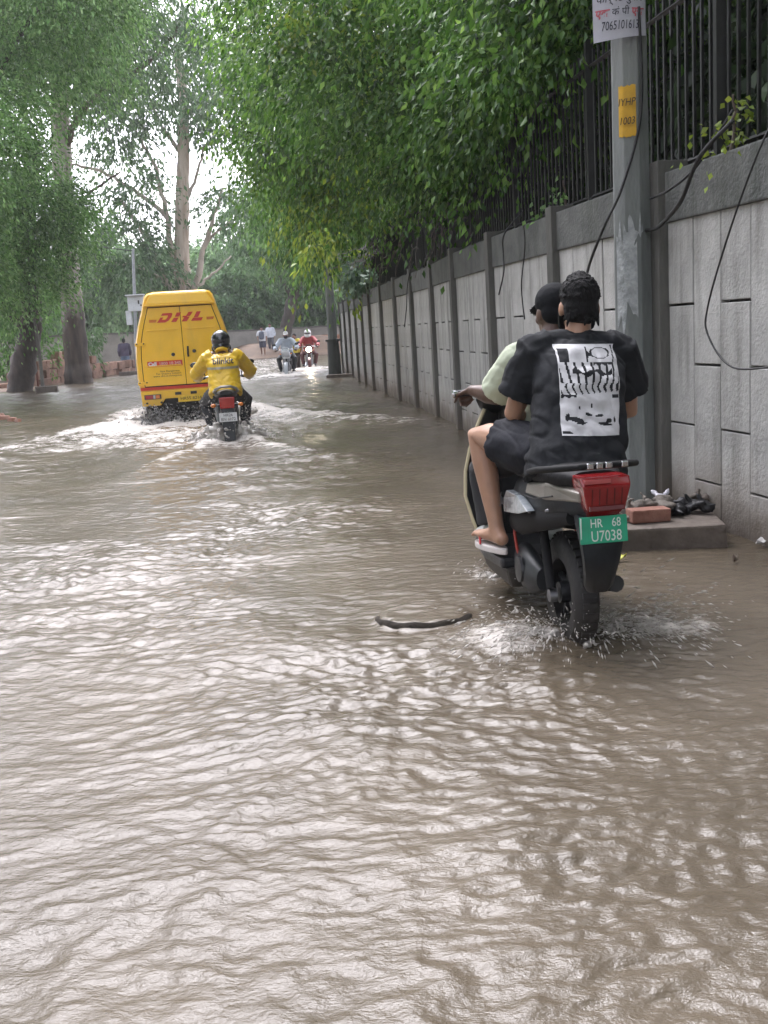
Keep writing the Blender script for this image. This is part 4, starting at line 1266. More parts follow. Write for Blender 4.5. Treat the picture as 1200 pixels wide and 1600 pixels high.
# ------------------------------------------------------------------ motorcycles
def motorcycle(name, label, loc, rz, paint, lit=None, plate_txt='', group=None, front_plate=None, fairing=False):
    t = empty(name, loc, rz)
    tag(t, label, 'motorcycle', group)
    wheel('rear_wheel', t, (0, 0, .30), .30, .11, .21, steel, 6)
    fw_ = wheel('front_wheel', t, (0, 1.29, .30), .30, .09, .21, steel, 6)
    MB().tube([(-.07, 0, .30), (-.08, .45, .36)], .025, 8).tube([(.07, 0, .30), (.08, .45, .36)], .025, 8).build('swingarm', blackp, t, smooth='auto')
    e = MB().box((0, .62, .36), (.24, .36, .30)).build('engine', steel, t, bevel=.03)
    for k in range(5):
        MB().box((0, .70, .46 + .035 * k), (.20 - .01 * k, .20, .012)).build('cooling_fin', steel, e)
    MB().tube([(.10, .75, .45), (.15, .8, .28), (.14, .5, .22), (.15, .1, .30), (.16, -.25, .36)], [.025, .025, .03, .05, .055], 10).build('exhaust', chrome, t, smooth='auto')
    MB().tube([(0, .95, .95), (0, .82, .6), (0, .5, .25)], .025, 8).tube([(0, .9, .82), (0, .35, .7), (0, -.1, .74)], .022, 8).build('frame', blackp, t, smooth='auto')
    for s in (-1, 1):
        MB().tube([(s * .11, .02, .34), (s * .12, .12, .70)], .028, 8).build('shock_absorber', steel, t, smooth='auto')
        MB().tube([(s * .08, 1.29, .30), (s * .08, 1.05, .92)], [.026, .022], 8).build('fork', steel, t, smooth='auto')
        MB().tube([(s * .14, .58, .30), (s * .25, .58, .30)], .014, 6).build('foot_peg', blackp, t)
    tk = MB(); tk.loft([[Vector((w * math.cos(a), y, z + h * math.sin(a))) for a in [2 * math.pi * k / 16 for k in range(16)]] for y, w, z, h in ((.50, .07, .76, .06), (.58, .13, .79, .10), (.75, .16, .83, .13), (.92, .13, .84, .11), (1.0, .06, .84, .06))])
    tk.build('fuel_tank', paint, t, smooth='auto')
    seat_ = MB(); seat_.loft([[Vector((w * c_, y, z + h * s_)) for c_, s_ in [(math.cos(a), math.sin(a)) for a in [2 * math.pi * k / 14 for k in range(14)]]] for y, w, z, h in ((-.24, .08, .85, .03), (-.15, .13, .84, .05), (.1, .15, .80, .05), (.4, .13, .77, .05), (.54, .09, .77, .04))])
    seat_.build('seat', blackp, t, smooth='auto')
    MB().loft([[Vector((-.10, -.32, .74)), Vector((.10, -.32, .74)), Vector((.09, -.32, .80)), Vector((-.09, -.32, .80))], [Vector((-.13, .3, .62)), Vector((.13, .3, .62)), Vector((.14, .3, .74)), Vector((-.14, .3, .74))]]).build('tail_cowl', paint, t, bevel=.015)
    tl = MB().loft([[Vector((-.09, -.36, .66)), Vector((.09, -.36, .66)), Vector((.10, -.33, .80)), Vector((-.10, -.33, .80))], [Vector((-.07, -.28, .66)), Vector((.07, -.28, .66)), Vector((.08, -.28, .79)), Vector((-.08, -.28, .79))]]).build('tail_light', red_lens, t, bevel=.012)
    MB().tube([(-.12, .1, .82), (-.15, -.1, .86), (-.13, -.32, .90), (-.06, -.37, .93), (.06, -.37, .93), (.13, -.32, .90), (.15, -.1, .86), (.12, .1, .82)], .018, 8).build('grab_rail', M('rail_silver', (.32, .31, .30), .35, metal=.7), t, smooth='auto')
    MB().loft([[Vector((-.08, -.34, .66)), Vector((.08, -.34, .66)), Vector((.08, -.30, .66)), Vector((-.08, -.30, .66))], [Vector((-.075, -.40, .42)), Vector((.075, -.40, .42)), Vector((.07, -.37, .42)), Vector((-.07, -.37, .42))], [Vector((-.07, -.43, .26)), Vector((.07, -.43, .26)), Vector((.06, -.41, .26)), Vector((-.06, -.41, .26))]]).build('rear_mudguard', blackp, t, bevel=.006)
    pl_ = MB().box((0, -.405, .555), (.22, .008, .11), rot=(math.radians(-8), 0, 0)).build('number_plate', M('plate_white', (.60, .60, .60), .5, var=.08, scale=9), t, bevel=.003)
    if plate_txt:
        for k, tx in enumerate(plate_txt.split('|')):
            put_text('plate_number', tx, .05, ink_blk, pl_, (0, -.4125 + .004 * (1 - 2 * k) , .58 - .05 * k), (1, 0, 0), (0, .12, 1))
    for s in (-1, 1):
        MB().sphere((s * .17, -.30, .70), (.035, .03, .026), 10).build('indicator', amber, t, smooth=True)
        MB().tube([(s * .06, -.29, .71), (s * .15, -.30, .70)], .01, 6).build('indicator_stalk', blackp, t)
    # front end
    MB().tube([(-.34, .93, .99), (-.30, .94, 1.0), (-.16, 1.02, 1.02), (.16, 1.02, 1.02), (.30, .94, 1.0), (.34, .93, .99)], .014, 8).build('handlebar', chrome, t, smooth='auto')
    for s in (-1, 1):
        MB().tube([(s * .36, .92, .985), (s * .25, .965, 1.005)], .019, 8).build('grip', blackp, t, smooth='auto')
        mr_ = MB().tube([(s * .24, .97, 1.01), (s * .27, 1.0, 1.12), (s * .33, .99, 1.17)], .008, 6).build('mirror', blackp, t, smooth='auto')
        MB().sphere((s * .37, .985, 1.185), (.065, .016, .042), 14).build('mirror_glass', glossblk, mr_, smooth=True)
        MB().sphere((s * .17, 1.10, .88), (.035, .035, .024), 10).build('indicator', amber, t, smooth=True)
    hc = MB(); hc.loft([[Vector((w * math.cos(a), y, z + h * math.sin(a))) for a in [2 * math.pi * k / 16 for k in range(16)]] for y, w, z, h in ((1.02, .11, .95, .12), (1.12, .13, .93, .13), (1.19, .105, .91, .10))])
    hc.build('headlight_cowl', paint, t, smooth='auto')
    lm = M('lit_headlight_glass', (1, .95, .85), .2, emit=(1, .86, .62), estr=28.0) if lit else M('headlight_glass', (.55, .56, .58), .08, var=.05, coat=.5)
    MB().sphere((0, 1.185, .91), (.095, .035, .088), 16).build('headlight', lm, t, smooth=True)
    if fairing:
        MB().loft([[Vector((-.13, 1.16, .80)), Vector((.13, 1.16, .80)), Vector((.13, 1.06, .80)), Vector((-.13, 1.06, .80))], [Vector((-.10, 1.14, 1.10)), Vector((.10, 1.14, 1.10)), Vector((.10, 1.09, 1.10)), Vector((-.10, 1.09, 1.10))]]).build('flyscreen', paint, t, bevel=.02)
    mg = MB()
    rg = []
    for k in range(9):
        a = math.radians(-10 + 25 * k * .75)
        y, z = 1.29 - .335 * math.cos(a) * -1, .30 + .335 * math.sin(a)
        rg.append([Vector((x, 1.29 + (.335 + dz) * math.cos(a), .30 + (.335 + dz) * math.sin(a))) for x, dz in ((-.06, -.02), (-.03, .0), (.03, 0), (.06, -.02), (.055, -.03), (-.055, -.03))])
    mg.loft(rg); mg.build('front_mudguard', paint, t, smooth='auto')
    if front_plate:
        MB().box((0, 1.225, .76), (.20, .006, .055)).build('front_plate', MATS['plate_white'], t)
    return t

M('plate_white', (.60, .60, .60), .5, var=.08, scale=9)
mo = motorcycle('motorcycle', 'dark motorcycle ridden away by the rider in the yellow jacket', (MO_POS[0], MO_POS[1], -.22), MO_ROT, glossblk, plate_txt='HR26|BN 4172')
wp = M('pale_blue_paint', (.42, .45, .48), .3, var=.1, coat=.4)
ba = motorcycle('motorcycle', 'oncoming dark motorcycle with a white front ridden by the man in pale blue', (BA_POS[0] + .1, BA_POS[1] + 1.2, -.2), math.pi + .03, wp, front_plate=True, fairing=True, group='oncoming motorcycles')
bb_ = motorcycle('motorcycle', 'oncoming motorcycle with its headlight shining ridden by the person in red', (BB_POS[0], BB_POS[1] + 1.2, -.2), math.pi + .06, M('maroon_paint', (.09, .02, .018), .3, coat=.4), lit=True, fairing=True, group='oncoming motorcycles')

# ------------------------------------------------------------------ scooter (near, right)
SC_LOC = (SC_POS[0], SC_POS[1], -.065)
sc_ = empty('scooter', SC_LOC, SC_ROT)
tag(sc_, 'black and silver electric scooter with green number plate carrying two riders', 'scooter')
sil = M('champagne_silver', (.20, .185, .16), .42, var=.12, metal=.2, coat=.1)
grey_pl = M('wet_grey_plastic', (.016, .019, .023), .55, spec=.25, var=.3, scale=7, bump=.08, bscale=30)
add_mud(grey_pl, .0, .42, (.085, .068, .05), .55)
wheel('rear_wheel', sc_, (0, 0, .245), .245, .105, .14, blackp, 5, n=36)
wheel('front_wheel', sc_, (0, 1.26, .235), .235, .095, .135, blackp, 3, n=36)
def ellring(y, w, z, h, n=20, sq=1.0, x0=0.0):
    out = []
    for k in range(n):
        a = 2 * math.pi * k / n
        c_, s_ = math.cos(a), math.sin(a)
        c_ = math.copysign(abs(c_) ** sq, c_); s_ = math.copysign(abs(s_) ** sq, s_)
        out.append(Vector((x0 + w * c_, y, z + h * s_)))
    return out
# rear body shell
MB().loft([ellring(-.40, .070, .675, .04, sq=.6), ellring(-.34, .098, .68, .06, sq=.6), ellring(-.15, .138, .66, .085, sq=.65), ellring(.10, .152, .625, .115, sq=.65), ellring(.34, .145, .575, .14, sq=.7), ellring(.50, .10, .53, .13, sq=.7)]).build('rear_body', grey_pl, sc_, smooth='auto')
for s in (-1, 1):
    # silver upper strip and white decal panel on each side
    MB().loft([[Vector((s * .085, -.405, .69)), Vector((s * .09, -.405, .725)), Vector((s * .06, -.405, .735)), Vector((s * .06, -.405, .685))],
               [Vector((s * .146, -.15, .665)), Vector((s * .140, -.15, .73)), Vector((s * .10, -.15, .74)), Vector((s * .10, -.15, .66))],
               [Vector((s * .160, .08, .66)), Vector((s * .150, .08, .70)), Vector((s * .10, .08, .71)), Vector((s * .10, .08, .65))]]).build('side_strip', sil, sc_, bevel=.008)
    dp = [Vector((s * .176, -.02, .60)), Vector((s * .180, .12, .645)), Vector((s * .178, .30, .64)), Vector((s * .160, .42, .59)), Vector((s * .158, .44, .52)), Vector((s * .176, .28, .545)), Vector((s * .182, .10, .57))]
    pnl = MB().prism(dp, (-s * .03, 0, 0), (s * .006, 0, 0)).build('decal_panel', M('wet_white_panel', (.40, .42, .43), .25, col2=(.22, .25, .27), scale=18, coat=.3), sc_, bevel=.004)
    if s < 0:
        put_text('decal_lettering', 'Jupiter', .075, M('decal_blue_black', (.02, .025, .04), .4), pnl, (-.189, .30, .592), (0, -1, 0), (0, -.06, 1), shear=.25)
    MB().loft([ellring(-.30, .02, .615, .03, 10, x0=s * .085), ellring(-.05, .032, .57, .05, 10, x0=s * .118), ellring(.25, .04, .51, .065, 10, x0=s * .12), ellring(.46, .03, .48, .06, 10, x0=s * .105)]).build('lower_side_panel', M('matt_black', (.010, .010, .011), .7, spec=.2), sc_, smooth='auto')
# seat, grab rail, tail
MB().loft([ellring(-.34, .09, .765, .03, sq=.7), ellring(-.25, .13, .76, .045, sq=.7), ellring(0, .15, .75, .055, sq=.7), ellring(.3, .15, .735, .05, sq=.7), ellring(.55, .125, .735, .045, sq=.7), ellring(.68, .07, .74, .03, sq=.7)]).build('seat', M('seat_vinyl', (.008, .008, .009), .65, bump=.15, spec=.2), sc_, smooth='auto')
MB().tube([(-.16, .02, .755), (-.175, -.18, .79), (-.15, -.36, .815), (-.09, -.43, .825), (.09, -.43, .825), (.15, -.36, .815), (.175, -.18, .79), (.16, .02, .755)], .013, 10).build('grab_rail', M('matt_black', (.010, .010, .011), .7, spec=.2), sc_, smooth='auto')
for q in (-.055, -.02, .015, .075):
    MB().box((q, -.447, .828), (.026, .012, .022)).build('rail_glint', chrome, sc_, bevel=.004)  # small chrome pieces standing in for glints on the grab rail
tl = MB().loft([[Vector((-.096, -.44, .785)), Vector((.096, -.44, .785)), Vector((.09, -.34, .785)), Vector((-.09, -.34, .785))],
                [Vector((-.090, -.47, .755)), Vector((.090, -.47, .755)), Vector((.09, -.34, .755)), Vector((-.09, -.34, .755))],
                [Vector((-.072, -.455, .665)), Vector((.072, -.455, .665)), Vector((.07, -.34, .665)), Vector((-.07, -.34, .665))],
                [Vector((-.05, -.42, .628)), Vector((.05, -.42, .628)), Vector((.05, -.34, .628)), Vector((-.05, -.34, .628))]]).build('tail_light', M('red_tail_lens', (.20, .008, .010), .15, var=.2, scale=9, coat=.4), sc_, bevel=.007)
MB().box((-.035, -.459, .772), (.10, .02, .016)).build('lens_band', M('pale_red_lens', (.34, .07, .07), .2, coat=.3), tl, bevel=.003)
MB().box((.0, -.458, .672), (.135, .012, .02), rot=(math.radians(-12), 0, 0)).build('lens_band', M('dark_red_lens', (.10, .006, .007), .2, coat=.3), tl, bevel=.003)
# rear mudguard flap with the plate on it
rgs = []
for y, z, w, th in ((-.33, .66, .075, .05), (-.385, .60, .085, .04), (-.405, .54, .080, .035), (-.40, .47, .070, .03), (-.38, .41, .060, .028), (-.355, .355, .054, .022), (-.34, .33, .040, .018)):
    rgs.append([Vector((-w, y, z)), Vector((-w * .6, y - .022, z)), Vector((w * .6, y - .022, z)), Vector((w, y, z)), Vector((w, y + th, z)), Vector((-w, y + th, z))])
MB().loft(rgs).build('rear_mudguard', grey_pl, sc_, smooth='auto')
plm = M('green_plate', (.010, .30, .165), .4, var=.12, scale=12, coat=.15)
pl = MB().box((-.012, -.452, .592), (.180, .008, .100), rot=(math.radians(-6), 0, math.radians(0))).build('number_plate', plm, sc_, bevel=.003)
pw = M('plate_letter_white', (.55, .62, .58), .5)
rr_ = math.radians(-6)
for tx, zz, sz, xo in (('HR', .616, .046, -.040), ('68', .616, .046, .036), ('U7038', .568, .056, -.004)):
    put_text('plate_number', tx, sz, pw, pl, (xo, -.4565 + (zz - .592) * .105 - .0012, zz), (1, 0, 0), (0, .105, 1), bold=.0002, sx=.78)
MB().prism([Vector((-.101, 0, .544)), Vector((-.097, 0, .544)), Vector((-.097, 0, .640)), Vector((-.101, 0, .640))], (0, -.459, 0), (0, -.455, 0)).build('plate_edge', pw, pl)
for s in (-1, 1):
    MB().tube([(s * .150, -.28, .70), (s * .158, -.05, .655), (s * .160, .15, .645), (s * .150, .36, .60)], .0035, 5).build('panel_gap', ink_blk, sc_)
    for (y_, z_) in ((-.2, .63), (.05, .585), (.3, .56)):
        MB().lathe((s * .145, y_, z_), (s, 0, 0), [(.008, 0), (.006, .012)], 8).build('screw', steel, sc_)
for k in range(5):
    MB().box((-.056 + .028 * k, -.4655, .715), (.003, .006, .06), rot=(math.radians(10), 0, 0)).build('lens_rib', MATS.get('dark_red_lens') or M('dark_red_lens', (.10, .006, .007), .2, coat=.3), tl)
# power unit and swing arm, red cable, stand
MB().loft([ellring(.13, .03, .27, .05, 14, x0=-.08), ellring(.20, .05, .27, .085, 14, x0=-.09), ellring(.30, .055, .28, .10, 14, x0=-.09), ellring(.42, .05, .30, .08, 14, x0=-.08), ellring(.50, .03, .31, .05, 14, x0=-.06)]).build('motor_housing', M('wet_black_casing', (.014, .016, .018), .45, var=.3), sc_, smooth='auto')
MB().lathe((-.138, .28, .29), (-1, 0, 0), [(.06, 0), (.058, .012), (.03, .018)], 18).build('motor_cover', blackp, sc_, smooth='auto')
MB().tube([(-.115, .44, .46), (-.125, .41, .42), (-.125, .38, .36), (-.12, .36, .33)], .007, 8).build('red_cable', M('red_cable_sheath', (.24, .025, .015), .5), sc_, smooth='auto')
MB().tube([(.09, -.02, .30), (.10, .1, .5), (.10, .14, .58)], .03, 10).build('shock_absorber', steel, sc_, smooth='auto')
MB().tube([(-.09, -.02, .27), (-.085, .08, .48), (-.085, .12, .56)], .020, 10).build('shock_absorber', MATS['matt_black'], sc_, smooth='auto')
MB().lathe((-.065, 0, .235), (-1, 0, 0), [(.03, 0), (.028, .03), (.012, .035)], 12).build('axle_nut', steel, sc_, smooth='auto')
MB().tube([(.13, .1, .25), (.14, -.15, .30)], .035, 10).build('right_swingarm', blackp, sc_, smooth='auto')
# floorboard, under-tray
MB().loft([[Vector((-.19, .42, .26)), Vector((.19, .42, .26)), Vector((.19, .42, .31)), Vector((-.19, .42, .31))], [Vector((-.205, .70, .25)), Vector((.205, .70, .25)), Vector((.205, .70, .30)), Vector((-.205, .70, .30))], [Vector((-.20, .92, .27)), Vector((.20, .92, .27)), Vector((.20, .92, .32)), Vector((-.20, .92, .32))]]).build('floorboard', blackp, sc_, bevel=.015)
MB().loft([[Vector((-.15, .40, .17)), Vector((.15, .40, .17)), Vector((.17, .40, .262)), Vector((-.17, .40, .262))], [Vector((-.16, .85, .17)), Vector((.16, .85, .17)), Vector((.185, .85, .255)), Vector((-.185, .85, .255))]]).build('under_tray', grey_pl, sc_, bevel=.02)
# front apron: curved shield, black inside, cream edge
prof_a = [(.86, .29, .17), (.90, .42, .205), (.935, .52, .225), (.955, .64, .215), (.965, .75, .185), (.975, .86, .14), (.98, .94, .10)]
rgs, edge = [], {1: [], -1: []}
for y, z, w in prof_a:
    rgs.append([Vector((-w, y, z)), Vector((-w * .55, y + .05, z)), Vector((0, y + .075, z)), Vector((w * .55, y + .05, z)), Vector((w, y, z)),
                Vector((w * .97, y + .03, z)), Vector((w * .5, y + .115, z)), Vector((0, y + .15, z)), Vector((-w * .5, y + .115, z)), Vector((-w * .97, y + .03, z))])
    for s in (1, -1): edge[s].append((s * (w + .004), y + .012, z))
MB().loft(rgs).build('apron', blackp, sc_, smooth='auto')
cream = M('cream_edge_trim', (.46, .40, .25), .35, var=.1, coat=.3)
for s in (1, -1):
    MB().tube(edge[s], .011, 8).build('edge_trim', cream, sc_, smooth='auto')
MB().loft([ellring(.955, .06, .80, .03, 12), ellring(.955, .06, .80, .03, 12)][:1] * 1 + [ellring(.935, .055, .80, .03, 12)]).build('glovebox_lid', grey_pl, sc_, bevel=.004)
MB().sphere((-.150, .945, .66), (.018, .02, .032), 12).build('indicator', amber, sc_, smooth=True)
for k, (x_, z_) in enumerate(((-.165, .58), (-.13, .62), (-.10, .55), (-.145, .5))):
    MB().box((x_, .935 - .02 * k * 0, z_), (.018, .006, .06), rot=(0, math.radians(20), 0)).build('wet_sticker', M('pale_sticker', (.30, .32, .34), .3), sc_)
# front mudguard, fork, steering
rg = []
for k in range(10):
    a = math.radians(5 + 18 * k)
    rg.append([Vector((x, 1.26 + (.262 + dz) * math.cos(a), .235 + (.262 + dz) * math.sin(a))) for x, dz in ((-.07, -.05), (-.06, -.005), (-.03, .012), (.03, .012), (.06, -.005), (.07, -.05), (.05, -.02), (-.05, -.02))])
MB().loft(rg).build('front_mudguard', glossblk, sc_, smooth='auto')
for s in (-1, 1):
    MB().tube([(s * .075, 1.26, .235), (s * .07, 1.12, .62)], .024, 10).build('fork', steel, sc_, smooth='auto')
MB().tube([(0, 1.12, .55), (0, .99, .98)], .03, 10).build('steering_column', blackp, sc_, smooth='auto')
MB().loft([ellring(.90, .10, 1.0, .035, 16), ellring(.98, .15, .99, .06, 16), ellring(1.08, .12, .97, .075, 16), ellring(1.13, .07, .95, .05, 16)]).build('handlebar_cowl', grey_pl, sc_, smooth='auto')
MB().sphere((0, 1.125, .955), (.075, .03, .05), 14).build('headlight', M('headlight_glass', (.55, .56, .58), .08, var=.05, coat=.5), sc_, smooth=True)
MB().tube([(-.25, .925, 1.03), (-.15, .945, 1.035), (.17, .945, 1.035), (.28, .915, 1.03)], .013, 8).build('handlebar', steel, sc_, smooth='auto')
for s in (-1, 1):
    MB().tube([(s * .265 + .015, .917, 1.03), (s * .16 + .01, .945, 1.035)], .018, 10).build('grip', blackp, sc_, smooth='auto')
    MB().lathe((s * .265 + .015, .917, 1.03), (s * 1, -.23, 0), [(.018, 0), (.02, .008), (.019, .026), (.010, .032)], 12).build('bar_end', chrome, sc_, smooth='auto')
    MB().tube([(s * .17, .985, 1.03), (s * .23, .99, 1.02), (s * .26, .97, 1.01)], .006, 6).build('brake_lever', steel, sc_, smooth='auto')

# ================================================================== PEOPLE
skin_a = M('skin_light_brown', (.36, .205, .135), .42, var=.10, scale=9, sss=.12, bump=.05, bscale=90)
skin_b = M('skin_dark_brown', (.085, .045, .030), .40, var=.12, scale=9, sss=.08, bump=.05, bscale=90)
skin_c = M('skin_mid_brown', (.21, .115, .075), .45, var=.10, scale=9, sss=.1)
hair_m = M('black_hair', (.005, .0048, .0054), .7, spec=.18, var=.4, scale=60, stretch=(1, 1, .2), bump=.5, bscale=160)

def hand(mb, wrist, fw, pn, side, curl=.5, s=1.0):
    """wrist point, direction of the fingers, palm normal, side=+1 thumb on the fw x pn side"""
    W = Vector(wrist); f = Vector(fw).normalized(); n = Vector(pn); n = (n - f * n.dot(f)).normalized()
    sd = f.cross(n) * side
    mb.tube([W - f * .03 * s, W + f * .02 * s, W + f * .055 * s, W + f * .088 * s], [(.018 * s, .024 * s), (.016 * s, .030 * s), (.015 * s, .040 * s), (.012 * s, .038 * s)], 10, hint=n, round_ends=True)
    for k, (off, ln) in enumerate(((.030, .070), (.010, .080), (-.010, .074), (-.029, .058))):
        p = W + f * .082 * s + sd * off * s
        ang = .0; pts = [p]
        for seg in (.46, .31, .23):
            ang += curl * (1.0 + .12 * k)
            d = f * math.cos(ang) + n * math.sin(ang)
            p = p + d * ln * seg * s * 1.15
            pts.append(p)
        mb.tube(pts, [.0092 * s, .0086 * s, .008 * s, .0068 * s], 8, round_ends=True)
    p = W + f * .022 * s + sd * .030 * s
    d1 = (f * .65 + sd * .75 + n * .25).normalized(); d2 = (f * .85 + sd * .30 + n * (.35 + .5 * curl)).normalized()
    mb.tube([p - d1 * .015 * s, p + d1 * .035 * s, p + d1 * .035 * s + d2 * .032 * s, p + d1 * .035 * s + d2 * .052 * s], [.013 * s, .011 * s, .0095 * s, .008 * s], 8, round_ends=True)

def head(mb, c, face, upv, s=1.0, nose=True):
    c = Vector(c); f = Vector(face).normalized(); u = Vector(upv); u = (u - f * u.dot(f)).normalized(); r = f.cross(u)
    R_ = Matrix((r, f, u)).transposed()
    P = lambda x, y, z: c + R_ @ Vector((x, y, z)) * s
    mb.sphere(P(0, -.012, .022), (.077 * s, .094 * s, .098 * s), 18, rot=R_)
    mb.sphere(P(0, .022, -.045), (.062 * s, .066 * s, .072 * s), 14, rot=R_)
    mb.sphere(P(0, .052, -.088), (.030 * s, .026 * s, .022 * s), 10, rot=R_)
    mb.sphere(P(0, .085, .018), (.05 * s, .014 * s, .014 * s), 10, rot=R_)
    mb.tube([P(0, .085, .012), P(0, .108, -.022), P(0, .102, -.034)], [.009 * s, .015 * s, .013 * s], 8, round_ends=True)
    mb.sphere(P(0, .084, -.060), (.024 * s, .010 * s, .007 * s), 8, rot=R_)
    mb.sphere(P(0, .082, -.070), (.021 * s, .010 * s, .007 * s), 8, rot=R_)
    for k in (-1, 1):
        mb.sphere(P(k * .078, -.012, -.012), (.011 * s, .022 * s, .033 * s), 10, rot=R_)
        mb.sphere(P(k * .045, .062, -.022), (.022 * s, .02 * s, .02 * s), 8, rot=R_)
    return P, R_

def torso(mb, j, g=0.0, z_from=0.0, flat=False, hem=None, wide=1.0):
    """loft up the spine. j: joints. g: clothing gap"""
    pel, ch, nk = Vector(j['pelvis']), Vector(j['chest']), Vector(j['neck'])
    sh = (Vector(j['shR']) - Vector(j['shL']))
    hw = sh.length / 2
    rt = sh.normalized(); hipv = (Vector(j['hipR']) - Vector(j['hipL'])).normalized()
    st = []
    mid = pel.lerp(ch, .5)
    shm = (Vector(j['shL']) + Vector(j['shR'])) / 2
    if hem is not None:
        st.append((pel + (pel - ch).normalized() * hem, .185 * wide + g, .150 + g, hipv))
    st += [(pel, (.165 + (.012 if hem else 0)) * wide + g, .135 + g, hipv), (pel.lerp(ch, .28), (.155 + (.02 if hem else 0)) * wide + g, .125 + g, hipv), (mid, (.150 + (.022 if hem else 0)) * wide + g, .118 + g, hipv.lerp(rt, .5)), (ch, hw * .92 + g, .125 + g, rt), (ch.lerp(shm, .6), hw * .98 + g * .8, .115 + g * .8, rt), (shm + (nk - shm) * .25, hw * .72 + g * .5, .09 + g * .5, rt), (shm.lerp(nk, .7), .075 + g * .4, .068 + g * .4, rt)]
    rings = []
    n = 28
    for i, (p, rx, ry, r) in enumerate(st):
        a = st[max(0, i - 1)][0]; b_ = st[min(len(st) - 1, i + 1)][0]
        d = (b_ - a).normalized(); x = (r - d * r.dot(d)).normalized(); y = d.cross(x)
        ring = []
        for k in range(n):
            t = 2 * math.pi * k / n
            c_, s_ = math.cos(t), math.sin(t)
            c_ = math.copysign(abs(c_) ** .85, c_); s_ = math.copysign(abs(s_) ** .85, s_)
            ring.append(p + x * rx * c_ + y * ry * s_)
        rings.append(ring)
    mb.loft(rings)

def lerp3(a, b_, t): return Vector(a).lerp(Vector(b_), t)

